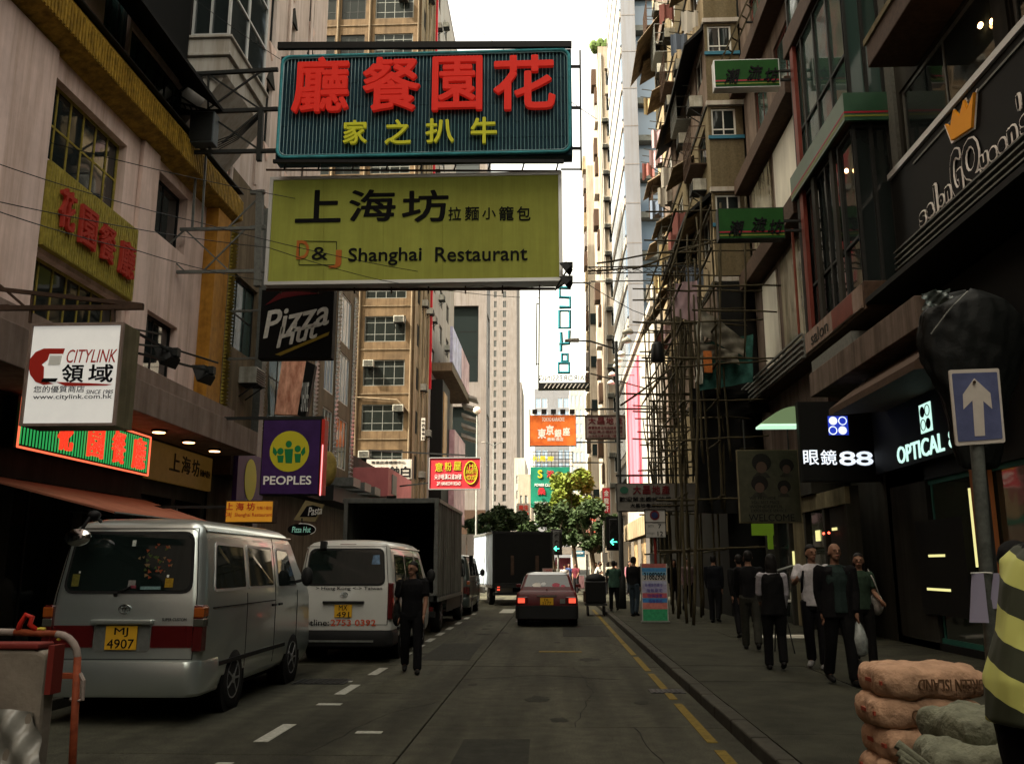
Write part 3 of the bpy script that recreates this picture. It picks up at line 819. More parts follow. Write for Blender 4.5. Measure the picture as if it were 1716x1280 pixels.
# roof garden on the beige tower
rf = MB()
for k in range(9): 
    rf.ell((px2x(1010 + k * 3.2, 86), 86.4 + (k % 2) * .6, at(1015, 92, 86).z + 1.2 + RND.uniform(0, .5)), .5, .5, .6, 6, 5)
rf.build('roof_shrub', mat('roof_leaves', C(.07, .11, .03), .8, var=.5, scale=4), b)
b, _ = tower('beige_slab_block', 'plain beige block with plants on its left edge, lower than the tall beige tower', 118, 5.15, 7.4, at(995, 290, 118).z,
      [], 4, 3, 1.5, M['beige'], depthy=12)
for k in range(18):
    z = 8 + k * 2.9; MB().box(4.6 + RND.uniform(0, .3), 5.14, 119, 122, z, z + 2.1).build('balcony_cage', [M['rust'], M['grey'], M['cream']][k % 3], b)
for z in (10, 16, 22, 28, 34): MB().box(5.3, 6.7, 117.8, 117.99, z, z + 1.5).build('window', M['glass'], b)

# grey fin-walled block
b = thing('grey_fin_block', 'tall blue-grey block with a blank fin wall and glass strips on the right', 'building', (8, 66, 0))
MB().box(5.42, 6.45, 60, 74, 8, 62).build('fin_wall', M['greyblue'], b)
mb = MB()
for z in range(9, 62, 3): mb.box(5.40, 6.47, 59.985, 59.998, z * 1.0 + .0, z + .05)
mb.build('panel_joints', M['grey'], b)
fr = LEFTF(px2x(1051, 60)); 
for k in range(18):
    z = 9 + k * 3.0
    MB().prism([(5.40, 60.3, z), (5.40, 73.8, z), (5.31, 73.8, z + .08), (5.31, 60.3, z + .08)], (0, 0, .5)).build('sunshade', M['whitewall'], b)
    MB().box(5.33, 5.415, 60.3, 73.8, z + .75, z + 2.6).build('window_strip', M['glassb'], b)
    MB().box(6.46, 8, 61.5, 61.7, z, z + 2.2).build('window_strip', M['glassb'], b)
    MB().box(6.46, 8, 60.8, 61.6, z + 2.25, z + 2.7).build('floor_slab', M['greysteel'], b)
core(b, 6.47, 20, 61.8, 74, 1, 62)

# white hoarding building with pink banner
b = thing('white_hoarding_building', 'white fronted building with tall pink and red banner on the right', 'building', (6, 53, 0))
XR5 = 4.95
top0, top1 = 13.6, 13.6
MB().box(XR5, XR5 + 10, 42.0, 59.9, 4.2, 14.2).build('wall', M['whitewall'], b)
M['pinkad'] = mat('pink_banner', C(.40, .13, .18), .5, var=.75, scale=.45, stretch=(1, 3, .15), dirt=(1.2, .35, .6))
MB().box(XR5 - .1, XR5 - .004, 49.3, 57.3, 5.2, 13.3).build('banner', M['pinkad'], b)
M['redad'] = mat('red_banner_edge', C(.45, .01, .02), .5)
MB().box(XR5 - .12, XR5 - .102, 56.5, 57.3, 5.2, 13.3).build('banner_edge', M['redad'], b)
MB().box(XR5 - .12, XR5 - .102, 49.3, 49.6, 5.2, 13.3).build('banner_edge', M['redad'], b)
MB().box(XR5 - .15, XR5 - .004, 41.9, 59.9, 14.0, 14.35).build('coping', M['whitewall'], b)
MB().box(XR5 - .3, XR5 + 9, 42.05, 59.8, 3.2, 4.19).build('shop_fascia', M['cream'], b)
M['warmglass'] = mat('lit_shop_window', C(.3, .2, .1), .4, var=.8, scale=1.1, emit=.0)  # warm brown mottled pane colour
for k in range(6): MB().box(XR5 - .05, XR5 + .05, 46.3 + k * 2.3, 48.3 + k * 2.3, .3, 3.1).build('shop_window', M['warmglass'] if k % 2 else M['glass'], b)
core(b, XR5 + .1, XR5 + 9, 46.1, 59.7, .12, 3.19, M['darkwall'])
# ================================================================ RIGHT SIDE (facade plane X = 7)
XR = 7.0
RF = RIGHTF(XR)
def RO(y0, y1, z0, z1): return (-y1, -y0, z0, z1)     # opening between depths y0..y1

# --- salon building, nearest on the right
b = thing('salon_building', 'dark building with big windows and the outlined salon lettering, nearest on the right', 'building', (XR + 4, 11, 0))
ops = [RO(12.9, 16.6, 9.42, 10.9), RO(8.6, 12.4, 9.42, 10.9), RO(4.2, 8.1, 9.42, 10.9), RO(12.9, 16.6, 11.9, 14.6), RO(8.6, 12.4, 11.9, 14.6)]
wall(b, RF, -17.1, 2, 9.36, 16, ops, M['darkwall'], .3)
wall(b, RF, -2, 20, 0, 9.3, [], M['darkwall'], .3)
wall(b, RF, 2, 20, 9.3, 16, [], M['darkwall'], .3)
core(b, XR + .32, XR + 12, -20, 17.08, .12, 15.9)
MB().box(XR + .01, XR + 12, -20, 17.1, 16.0, 16.6).build('parapet', M['darkwall'], b)
for o in ops: window(b, RF, o, 2, 1, M['greysteel'], M['glass'], .1, .07)
MB().box(XR - .07, XR - .002, 16.75, 17.08, 9.3, 16).build('pilaster', M['greysteel'], b)
for y in (12.45, 8.15): MB().box(XR - .04, XR - .002, y, y + .42, 9.42, 16).build('pilaster', M['darkwall'], b)
# projecting slab over the windows
MB().box(XR - .9, XR - .002, 3, 15.75, 10.95, 11.6).build('floor_slab', M['rust'], b, bevel=.02)
MB().box(XR - .94, XR - .902, 3, 15.78, 11.42, 11.54).build('slab_trim', M['olive'], b)
MB().box(XR - .9, XR - .002, 3, 15.75, 14.7, 15.4).build('floor_slab', M['rust'], b)
# spandrel with sign, trim line, louvres
sp = MB().box(XR - .14, XR - .002, 2, 17.05, 7.28, 9.22).build('spandrel', M['blackwall'], b)
MB().box(XR - .20, XR - .002, 2, 17.07, 9.22, 9.34).build('trim', M['alu'], b)
MB().box(XR - .17, XR - .145, 2, 15.9, 9.02, 9.06).build('trim', M['greysteel'], b)
for k in range(4): MB().box(XR - .24, XR - .145, 3, 17.0, 7.30 + k * .115, 7.33 + k * .115).build('louvre', M['greysteel'], b)
MB().prism([(XR, 3, 7.27), (XR - .2, 3, 7.27), (XR - .9, 3, 6.7), (XR - .9, 3, 6.6), (XR, 3, 6.55)], (0, 13.9, 0)).build('soffit', M['blackwall'], b)
M['spot'] = mat('warm_spot', C(1, .6, .3), emit=14, ecol=(1, .55, .22, 1))
for (px, py) in ((1490, 285), (1645, 43), (1665, 36)):
    p = atx(px, py, XR + .0); MB().ell((XR - .02, p.y, p.z), .035, .06, .05, 8, 6).build('spot_lamp', M['spot'], b)
# lower part: canopy, awning, shop
MB().box(XR - 1.0, XR - .01, 14.4, 20.6, 5.45, 6.0).build('canopy', M['dullwall'], b, bevel=.015)
MB().box(XR - .98, XR - .012, 17.6, 20.4, 6.003, 6.25).build('canopy_top', M['greysteel'], b)
MB().prism([(XR - .05, 13.8, 5.75), (XR - 1.35, 13.8, 4.75), (XR - 1.35, 13.8, 4.62), (XR - .05, 13.8, 4.72)], (0, 4.4, 0)).build('awning', M['rustcanvas'] if 'rustcanvas' in M else M['rust'], b)
ops = [RO(13.2, 18.9, .25, 3.2), RO(9.0, 12.8, .25, 3.2), RO(4.6, 8.6, .25, 3.2)]
wall(b, RF, -19.1, -2, .12, 6.5, ops, M['blackwall'], .3, name='shop_wall')
M['shopglass'] = glassy('shop_glass', (.02, .025, .018, 1), .05)
for o in ops: window(b, RF, o, 3, 1, M['teal'], M['shopglass'], .1, .09)
sh = thing('display_cabinet', 'dark display cabinet with dim lit glass shelves inside the optical shop window', 'cabinet', (XR + .02, 16.9, .12))
MB().box(XR - .06, XR + .085, 15.6, 17.6, .75, 2.45).build('cabinet_body', M['blackwall'], sh)
M['shelflight'] = mat('shelf_light', C(.5, .48, .2), emit=.7, ecol=(.9, .85, .35, 1))
for (z, y0, y1) in ((1.78, 16.4, 17.1), (1.18, 16.3, 17.3)):
    MB().box(XR - .07, XR - .062, y0, y1, z, z + .045).build('lit_shelf', M['shelflight'], sh)
MB().box(XR - .02, XR + .07, 15.28, 15.36, 1.6, 2.9).build('lit_strip', M['shelflight'], sh)
MB().box(XR - .05, XR + .04, 14.6, 15.2, .3, 3.2).build('door_post', mat('orange_post', C(.25,.09,.03), .6), b)

# --- bay-window building with green striped fascia
b = thing('bay_window_building', 'building with projecting glazed bays and striped green fascias, right of the scaffolding', 'building', (XR + 4, 19.2, 0))
M['greenfascia'] = mat('green_fascia', C(.015, .06, .03), .35, var=.3, scale=2)
M['redstripe'] = mat('red_stripe', C(.25, .015, .03), .4)
M['ygstripe'] = mat('yellow_green_stripe', C(.15, .17, .03), .4)
XB = 6.1
core(b, XR, XR + 10, 17.12, 30, .12, 21, M['darkwall'])
for (z, zz, y0, y1, m_) in ((6.5, 7.08, 16.9, 28.0, 'rust'), (10.6, 11.12, 17.12, 21.28, 'rust'), (14.5, 15.1, 17.12, 21.28, 'rust'), (18.4, 19.0, 17.12, 21.28, 'rust')):
    MB().box(XB, XR - .002, y0, y1, z, zz).build('floor_slab', M[m_], b, bevel=.02)
for z in (10.55,):
    MB().box(XB - .06, XR - .01, 17.04, 17.118, z, z + .62).build('fascia', M['greenfascia'], b)
    MB().box(XB - .06, XB - .002, 17.12, 21.2, z, z + .62).build('fascia', M['greenfascia'], b)
    for m_, zz in (('redstripe', .16), ('ygstripe', .08)):
        MB().box(XB - .063, XR - .01, 17.036, 17.039, z + zz, z + zz + .04).build('stripe', M[m_], b)
        MB().box(XB - .066, XB - .063, 17.04, 21.2, z + zz, z + zz + .04).build('stripe', M[m_], b)
def glazed(b, x, y0, y1, z0, z1, n, fm, gm, front=True, xi=XR):
    g = MB().box(x + .05, xi - .02, y0 + .05, y1 - .05, z0, z1).build('glazing', gm, b)
    f = MB()
    for i in range(n + 1):
        y = y0 + (y1 - y0 - .08) * i / n; f.box(x, x + .07, y, y + .08, z0, z1)
    for z in (z0 + .002, z0 + (z1 - z0) * .3, z1 - .08): f.box(x + .01, x + .06, y0, y1, z, z + .06)
    if front:
        for t in (0, .5, 1): xx = x + (xi - x - .08) * t; f.box(xx, xx + .07, y0 - .01, y0 + .06, z0, z1)
        for z in (z0 + .002, z1 - .08): f.box(x, xi - .02, y0, y0 + .05, z, z + .06)
    f.build('glazing_frame', fm, b)
M['posterglass'] = mat('shop_poster_glass', C(.30, .27, .20), .12, var=.92, scale=1.1, stretch=(1, 1.6, .35), dirt=(.9, 1.0, .7))
M['redpillar'] = mat('red_painted_pillar', C(.13, .03, .022), .4, var=.3, scale=2)
glazed(b, XB + .12, 17.2, 21.0, 7.09, 10.54, 4, M['iron'], M['glass'])
glazed(b, XB + .12, 17.2, 21.2, 11.18, 14.49, 4, M['iron'], M['glassg'])
glazed(b, XB + .12, 17.2, 21.2, 15.11, 18.38, 4, M['iron'], M['glassg'])
for y in (18.3, 19.7, 20.9): MB().box(XB + .05, XB + .12, y, y + .22, 7.09, 10.54).build('pillar', M['darkwall'], b)
MB().box(XB + .04, XB + .13, 20.6, 20.85, 7.09, 14.48).build('pillar', M['redpillar'], b)
p = atx(1490, 285, 6.2); MB().ell((6.19, 17.6, 9.7), .04, .04, .05, 8, 6).build('spot_lamp', M['spot'], b)
# ledge sign: upside-down-looking letters on a pale fascia and vents
sg = MB().box(XB - .05, XB - .003, 17.0, 20.9, 6.56, 7.02).build('fascia_sign', M['canopy'], b)
MB().box(XB - .06, XB - .052, 17.5, 18.8, 6.58, 7.0).build('red_panel', M['redpillar'], b)
mb = MB(); put_text(mb, 'salon', (XB - .052, 20.4, 6.64), (0, -1.3, 0), (0, 0, .3), .01, .01); mb.build('lettering', M['darkwall'], sg)
rail = MB()
for k in range(5): rail.box(XB - .12, XB - .06, 21.0, 27.9, 6.5 + k * .14, 6.55 + k * .14)
for k in range(8): rail.box(XB - .06, XB - .01, 21.0 + k * .95, 21.06 + k * .95, 6.5, 7.08)
rail.build('ledge_railing', M['greysteel'], b)
M['reddoor'] = mat('rusty_red_pole', C(.14, .04, .025), .5)
MB().tube([(5.98, 21.1, 7.1), (5.98, 21.1, 9.8)], .035, 6).build('pole', M['reddoor'], b)

# --- recessed shop facade with posters and a white painted sun reflection
b = thing('poster_front_building', 'pale facade with tall posters and a painted white sun glint behind brown beams, between bay windows and tenement', 'building', (XR + 2, 24, 0))
X3 = 6.6
ops3 = [RO(22, 24, z, z + 1.9) for z in (14.6, 17.9, 20.9)] + [RO(25, 26.5, z, z + 1.9) for z in (14.6, 17.9, 20.9)]
wall(b, RIGHTF(X3), -28.0, -21.3, 3.8, 23, ops3, M['dullwall'], .3)
core(b, X3 + .3, XR - .01, 21.31, 27.98, .12, 23)
for o in ops3: window(b, RIGHTF(X3), o, 2, 1, M['redpillar'], M['glassg'], .12)
MB().box(X3, XR, 21.25, 21.3, 3.8, 23).build('end_wall', M['dullwall'], b)
M['glintsheet'] = mat('white_glint_sheet', C(.60, .58, .5), .35, var=.35, scale=.8, stretch=(1, 1.5, .3))
MB().box(X3 - .05, X3 - .004, 21.9, 24.6, 11.0, 13.5).build('poster', M['glintsheet'], b)  # white colour stands in for sun reflected off a shiny panel
MB().box(X3 - .06, X3 - .004, 25.0, 27.4, 10.95, 13.5).build('poster', M['posterglass'], b)
MB().box(X3 - .05, X3 - .004, 21.6, 24.6, 7.2, 10.1).build('poster', M['posterglass'], b)
MB().box(X3 - .05, X3 - .004, 25.1, 26.8, 7.2, 10.1).build('poster', M['glintsheet'], b)
for (z0, z1) in ((10.3, 10.85), (13.6, 14.1), (17.1, 17.6)):
    MB().box(X3 - .5, X3 - .002, 21.32, 27.9, z0, z1).build('beam', M['rust'], b, bevel=.02)
MB().box(X3 - .5, X3 + .3, 21.4, 27.3, 3.3, 3.8).build('shop_fascia', M['darkwall'], b)

# --- old tenement with cantilevered floors, cages and awnings
b = thing('old_tenement', 'crowded old tenement with projecting flats, window cages, awnings and laundry behind the scaffold', 'building', (XR, 37, 0))
XT = 5.42
core(b, XT + .5, XR + 8, 28.45, 41.9, .12, 36, M['darkwall'])
TF = RIGHTF(XT); FT = FRONTF(28.2)
M['laundry'] = [mat('cloth_%d' % i, c, .9) for i, c in enumerate((C(.42,.40,.36), C(.22,.09,.08), C(.12,.15,.20), C(.34,.27,.15), C(.32,.23,.25)))]
M['tin'] = mat('corrugated_tin', C(.17, .125, .075), .7, var=.5, scale=2, streak=.4)
def corr(par, x0, z0, x1, z1, y0, y1, m, st=.22, nm='tin_awning'):
    mb = MB(); y = y0; up = V((0, 0, .07)); k = 0; vs = []; n = int((y1 - y0) / (st / 2))
    for i in range(n + 1):
        h = .035 if i % 2 else -.035
        vs += [V((x0, y0 + i * st / 2, z0 + h)), V((x1, y0 + i * st / 2, z1 + h)), V((x0, y0 + i * st / 2, z0 + h - .02)), V((x1, y0 + i * st / 2, z1 + h - .02))]
    fs = []
    for i in range(n):
        a = i * 4; c = a + 4
        fs += [(a, a + 1, c + 1, c), (a + 2, c + 2, c + 3, a + 3), (a + 1, a + 3, c + 3, c + 1), (a, c, c + 2, a + 2)]
    mb.add(vs, fs)
    return mb.build(nm, m, par)
floors = [4.6, 7.75, 10.9, 14.05, 17.2, 20.35, 23.5, 26.65, 29.8, 32.95]
for i, z in enumerate(floors):
    # front flat: face towards the camera at Y = 28.2
    if 2 <= i <= 7:
        op = (XT + .1, XT + .92, z + 1.9, z + 2.9)
        wall(b, FT, XT, X3 - .02, z, z + 2.98, [op], M['beige2'], .25, name='flat_front')
        window(b, FT, op, 2, 1, M['whiteframe'], M['glass'], .1, .06, split=[.25])
        MB().box(XT - .03, X3, 28.13, 28.198, z + 1.76, z + 1.88).build('blue_sill', M['blue_trim'], b)
        MB().box(XT - .06, X3 + .02, 28.1, 28.24, z - .16, z - .002).build('floor_slab', M['whitewall'], b)
    sops = []
    y = 28.9; 
    while y < 40:
        if i >= 2: sops.append(RO(y, y + 1.5, z + 1.3, z + 2.6))
        y += 2.75
    wall(b, TF, -41.9, -28.2, z, z + 2.99, sops, [M['beige2'], M['dullwall'], M['cream']][i % 3], .25, name='side_wall')
    MB().box(XT - .05, X3 + .3, 28.25, 41.9, z - .15, z - .003).build('floor_slab', M['darkwall'], b)
    for j, o in enumerate(sops):
        window(b, TF, o, 2, 1, M['whiteframe'] if (i + j) % 3 else M['iron'], M['glass'], .12, .06)
        yc = -(o[0] + o[1]) / 2
        r = (i * 7 + j * 5) % 6
        if r in (0, 3):     # cage
            g = MB()
            for q in range(9): yy = yc - .8 + q * .2; g.bar((XT - .55, yy, z + 1.2), (XT - .55, yy, z + 2.6), .022)
            for zz in (1.2, 1.7, 2.15, 2.6): g.bar((XT - .55, yc - .8, z + zz), (XT - .55, yc + .8, z + zz), .028).bar((XT - .55, yc - .8, z + zz), (XT, yc - .8, z + zz), .025).bar((XT - .55, yc + .8, z + zz), (XT, yc + .8, z + zz), .025)
            g.box(XT - .55, XT, yc - .8, yc + .8, z + 1.16, z + 1.2)
            g.build('window_cage', M['greysteel'] if j % 2 else M['rust'], b)
        if r in (1, 3, 4): ac(b, TF, -yc + .2, z + .35)
        if r in (2, 5, 0): corr(b, XT, z + 2.75, XT - .8, z + 2.25, yc - 1.1, yc + 1.1, M['tin'])
        if r in (1, 2, 5):
            for q in range(3): MB().bar((XT - .02, yc - .7 + q * .7, z + .8), (XT - .9, yc - .7 + q * .7, z + .95), .025).build('drying_pole', M['bamboo'], b)
            for q in range(3):
                if (q + i + j) % 2:
                    x = XT - .35 - .1 * q; c = MB()
                    n = 6; yy = yc - .7 + q * .7
                    pts = [(x - .3 + .6 * t / n, yy + .05 * math.sin(t * 2.1 + j)) for t in range(n + 1)]
                    for t in range(n):
                        a, d = pts[t], pts[t + 1]; hh = .75 + .15 * math.sin(t + q)
                        c.add([(a[0], a[1], z + .86), (d[0], d[1], z + .86), (d[0], d[1] + .03, z + .86 - hh), (a[0], a[1] + .03, z + .86 - hh)], [(0, 1, 2, 3)])
                        c.add([(a[0], a[1] + .012, z + .86), (d[0], d[1] + .012, z + .86), (d[0], d[1] + .042, z + .86 - hh), (a[0], a[1] + .042, z + .86 - hh)], [(3, 2, 1, 0)])
                    c.build('laundry', M['laundry'][(i * 3 + j + q) % 5], b)
# big stepped awnings sticking out at the far end and steep black roofs
for (y, z, ln) in ((37, 12.0, 3.6), (38, 8.9, 3), (37.5, 25.5, 4.0), (34, 9.9, 3)):
    corr(b, XT - .1, z + 1.6, XT - 1.3, z, y, y + ln, M['tin'])
MB().prism([(XT, 28.3, 14.0), (XT - .9, 28.3, 13.2), (XT - .9, 28.3, 13.08), (XT, 28.3, 13.85)], (0, 7, 0)).build('dark_awning', M['blackwall'], b)
MB().prism([(XT, 28.3, 20.2), (XT - .7, 28.3, 19.5), (XT - .7, 28.3, 19.4), (XT, 28.3, 20.05)], (0, 9, 0)).build('dark_awning', M['blackwall'], b)
MB().box(XT, XR, 28.25, 41.9, .12, 4.44).build('shop_block', M['blackwall'], b)
MB().box(XT - .0, X3 - .03, 28.05, 28.19, 4.6, 10.7).build('dark_infill', M['blackwall'], b)
# ladder frame leaning off the facade, upper right
lad = thing('steel_ladder_bracket', 'slanting steel ladder bracket above the upper green sign', 'bracket', (5.6, 24, 17.5))
a0, a1 = at(1205, 110, 24), at(1262, -20, 24); dx = V((.22, .2, 0)); mb = MB()
mb.bar(a0, a1, .05).bar(a0 + dx, a1 + dx, .05)
for k in range(7): q = a0.lerp(a1, (k + .5) / 7); mb.bar(q, q + dx, .03)
mb.build('frame', M['bamboo'], lad)
mb = MB().bar(a0 + dx, (X3, 24.2, a0.z + .1), .05).bar(a0.lerp(a1, .6) + dx, (X3, 24.2, a0.lerp(a1, .6).z), .05); mb.build('stay', M['iron'], lad)

# ================================================================ BAMBOO SCAFFOLD
sf = thing('bamboo_scaffold', 'tangled bamboo scaffold standing on the right pavement against the tenement', 'scaffold', (4.2, 31, .12))
_pc = {}
def pole(p, q, r=.04, m='bamboo', nm='bamboo_pole', par=None):
    p, q = V(p), V(q); L = (q - p).length; k = (round(L, 1), r, m)
    if k not in _pc:
        mb = MB(); n = max(3, int(L / .55)); pts = []; rs = []
        for i in range(n + 1):
            z = k[0] * i / n; pts += [V((.012 * sin(i * 1.9), .012 * cos(i * 2.3), z))]; rs.append(r * (1.12 if i % 2 else .95) * (1 - .25 * i / n))
        mb.tube(pts, rs, 6); _pc[k] = mb.mesh(nm, M[m], True)
    o = bpy.data.objects.new(nm, _pc[k]); col.objects.link(o)
    par = par or sf
    o.parent = par; o.location = p - OFF[par.name]
    o.rotation_euler = (q - p).to_track_quat('Z', 'Y').to_euler()
    return o
bases = [(1137, 1036), (1151, 1044), (1163, 1047)]
for (px, py), (tx, ty) in zip(bases, ((1150, 480), (1128, 500), (1172, 520))):
    g = atg(px, py, .12); t = at(tx, ty, g.y + .4); pole(g, t, .045)
for k in range(17):
    x = 3.72 + (k % 3) * .32 + RND.uniform(-.08, .08); y = 25.6 + (k // 3) * 2.0 + RND.uniform(-.2, .2)
    top = RND.uniform(8.2, 12.5)
    pole((x, y, .12 if k > 2 else 4.5), (x + RND.uniform(-.12, .12), y + RND.uniform(-.15, .15), top), .036)
for k in range(14):
    x = 4.6 + RND.uniform(0, .3) + (k % 2) * .4; y = 25.5 + k * .55
    pole((x, y, RND.choice((3.2, 4.6, .12))), (x + RND.uniform(-.2, .2), y, RND.uniform(9, 13)), .035)
for z in (2.05, 3.5, 5.1, 6.2, 7.3, 8.5, 9.6, 10.8, 12.0):
    for x in (3.75, 4.75): pole((x + RND.uniform(-.05, .05), 25.0, z + RND.uniform(-.1, .1)), (x, 34.5, z + RND.uniform(-.15, .15)), .035)
    for y in (25.4, 27.6, 30.2, 33): pole((3.3 + RND.uniform(-.5, .3), y, z + RND.uniform(-.1, .1)), (6.2, y + RND.uniform(-.1, .1), z + RND.uniform(-.1, .2)), .03)
for k in range(16):
    y = 25.3 + RND.uniform(0, 8); z = RND.uniform(3, 9); x = 3.8 + RND.uniform(-.2, .8)
    pole((x, y, z), (x + RND.uniform(-.35, .35), y + RND.uniform(-.8, .8), z + RND.uniform(2.0, 3.4)), .026)
# long poles crossing the street side, rising to the right
for (p, q) in (((at(1000, 442, 27)), at(1235, 400, 27)), ((at(985, 455, 27.4)), at(1170, 440, 27.4)), (at(1060, 452, 26), at(1245, 385, 26)),
               (at(1120, 470, 25), at(1160, 330, 25)), (at(1175, 330, 25), at(1170, 640, 25)), (at(1208, 340, 25), at(1206, 660, 25)), (at(1250, 330, 25), at(1248, 600, 25)),
               (at(1100, 540, 26), at(1250, 545, 26)), (at(1120, 600, 25), at(1310, 600, 25)), (at(1160, 480, 24.8), at(1320, 478, 24.8)), (at(1160, 520, 24.8), at(1300, 522, 24.8)),
               (at(1040, 680, 26.5), at(1150, 600, 26.5)), (at(1040, 660, 26.5), at(1160, 660, 26.5)), (at(1075, 600, 26.5), at(1165, 600, 26.5)), (at(1060, 540, 26.5), at(1130, 542, 26.5))):
    pole(p, q, .032)
for k in range(9):      # short pegs sticking out to the left
    yy = 680 + k * 11; pole(at(1060 + (k * 17) % 30, yy, 26), at(1150, yy + RND.uniform(-6, 2), 26), .022)
M['net'] = mat('teal_netting', C(.03, .10, .085), .9, var=.7, scale=3)
M['tarp'] = mat('grey_plastic_tarp', C(.16, .15, .12), .5, var=.6, scale=2)
def drape(par, corners, n, m, nm='tarpaulin', amp=.12, th=.01):
    a, b_, c, d = [V(p) for p in corners]; vs = []
    nrm = (b_ - a).cross(d - a).normalized()
    for j in range(n + 1):
        for i in range(n + 1):
            u, v = i / n, j / n
            p = (a * (1 - u) + b_ * u) * (1 - v) + (d * (1 - u) + c * u) * v
            vs.append(p + nrm * amp * (sin(u * 9 + v * 4) + .6 * sin(u * 17 - v * 11)) * .5)
    fs = [(j * (n + 1) + i, j * (n + 1) + i + 1, (j + 1) * (n + 1) + i + 1, (j + 1) * (n + 1) + i) for j in range(n) for i in range(n)]
    N = len(vs)
    vs2 = vs + [p - nrm * th for p in vs]; fs2 = fs + [tuple(reversed([q + N for q in f])) for f in fs]
    return MB().add(vs2, fs2).build(nm, m, par, smooth=True)
drape(sf, (at(1172, 655, 26), at(1262, 640, 26), at(1262, 560, 26), at(1172, 575, 26)), 14, M['net'], 'netting')
drape(sf, (at(1175, 562, 25.8), at(1250, 600, 25.8), at(1250, 570, 25.8), at(1175, 515, 25.8)), 14, M['tarp'])
drape(sf, (at(1172, 595, 25.7), at(1240, 612, 25.7), at(1236, 590, 25.7), at(1172, 572, 25.7)), 12, M['tarp'])
drape(sf, (at(1130, 530, 26.2), at(1170, 540, 26.2), at(1168, 470, 26.2), at(1132, 475, 26.2)), 10, M['laundry'][4], 'hanging_cloth')
drape(sf, (at(1165, 640, 25.9), at(1178, 645, 25.9), at(1180, 540, 25.9), at(1166, 535, 25.9)), 10, M['glintsheet'], 'hanging_cloth', .2)
MB().box(*[f(at(1179, 600, 25.6)[0], at(1193, 600, 25.6)[0]) for f in (min, max)], 25.6, 25.66, at(1180, 624, 25.6).z, at(1180, 588, 25.6).z).build('orange_notice', mat('orange_notice', C(.42, .13, .03), .6, var=.4, scale=12), sf)
drape(sf, (at(1160, 700, 27), at(1300, 690, 27), at(1300, 655, 27), at(1160, 650, 27)), 10, M['blackwall'], 'black_sheet', .1)
drape(sf, (at(1165, 860, 27.2), at(1240, 860, 27.2), at(1240, 700, 27.2), at(1165, 700, 27.2)), 8, M['blackwall'], 'black_sheet', .15)
lamp = thing('hanging_black_drum', 'black bucket-shaped lamp hanging from the scaffold poles', 'lamp', at(1102, 605, 26))
p = at(1102, 605, 26)
MB().lathe([(.20, -.02), (.21, 0), (.17, .5), (.12, .56), (.03, .58)], p, 14).build('drum', M['black'], lamp, smooth=True)
MB().cyl(p + V((0, 0, .58)), p + V((0, 0, 1.3)), .015).build('hanger', M['black'], lamp)
# ================================================================ SIGNS
def board(name, label, rect, Y, face, case='black', th=.25, cat='sign', group=None, rim=.03, rimm=None, tilt=0):
    a, c = at(rect[0], rect[3], Y), at(rect[2], rect[1], Y)
    t = thing(name, label, cat, ((a.x + c.x) / 2, Y, a.z), group)
    MB().box(a.x, c.x, Y + .012, Y + th, a.z, c.z).build('casing', M[case], t)
    MB().box(a.x + rim * .7, c.x - rim * .7, Y, Y + .0118, a.z + rim * .7, c.z - rim * .7).build('face', face if not isinstance(face, str) else M[face], t)
    if rimm:
        e = MB().box(a.x - .004, a.x + rim, Y - .03, Y + .0119, a.z, c.z).box(c.x - rim, c.x + .004, Y - .03, Y + .0119, a.z, c.z)
        e.box(a.x + rim, c.x - rim, Y - .029, Y + .0119, a.z - .003, a.z + rim).box(a.x + rim, c.x - rim, Y - .029, Y + .0119, c.z - rim, c.z + .003)
        e.build('rim', M[rimm], t)
    return t, a, c
M['ink'] = mat('black_ink', C(.004, .004, .005), .8)
M['white'] = mat('white_print', C(.78, .78, .74), .6)
M['brand_red'] = mat('red_print', C(.45, .03, .02), .5)
M['silver'] = mat('grey_brush_print', C(.62, .62, .58), .6, var=.3, scale=6)

M['limeseam'] = mat('lime_seam', C(.13, .14, .02), .7)
# --- big green-blue neon sign
Y = 17.0
M['neonback'] = mat('teal_sign_back', C(.004, .026, .040), .65, var=.35, scale=3)
M['neonrim'] = mat('faded_turquoise_rim', C(.04, .24, .27), .5, var=.4, scale=4)
M['neontube'] = mat('unlit_glass_tube', C(.10, .22, .24), .25, spec=.8)
M['neonred'] = mat('bright_red_neon_letter', C(.44, .018, .010), .6, emit=.12, ecol=(1, .035, .02, 1))
M['neonyel'] = mat('yellow_neon_letter', C(.42, .42, .02), .5, emit=.05, ecol=(.8, .8, .05, 1))
t, a, c = board('neon_sign', 'huge teal neon signboard with four red and four small yellow characters over the street', (461, 82, 957, 270), Y, 'neonback', 'neonback', .35)
x = a.x + .09; mb = MB()
while x < c.x - .07: mb.tube([(x, Y - .035, a.z + .10), (x, Y - .035, c.z - .10)], .0085, 4); x += .0765
mb.build('glass_tubes', M['neontube'], t, kind='stuff')
r = .22; pts = []
for (cx, cz, a0) in ((c.x - r, c.z - r, 0), (a.x + r, c.z - r, pi / 2), (a.x + r, a.z + r, pi), (c.x - r, a.z + r, 1.5 * pi)):
    pts += [(cx + (r - .05) * cos(a0 + q * pi / 12), Y - .05, cz + (r - .05) * sin(a0 + q * pi / 12)) for q in range(7)]
MB().tube(pts, .035, 8, closed=True).build('rim_tube', M['neonrim'], t, smooth=True)
pts2 = [((p[0] - (a.x + c.x) / 2) * .988 + (a.x + c.x) / 2, Y - .055, (p[2] - (a.z + c.z) / 2) * .96 + (a.z + c.z) / 2) for p in pts]
MB().tube(pts2, .012, 6, closed=True).build('rim_tube', M['neontube'], t)
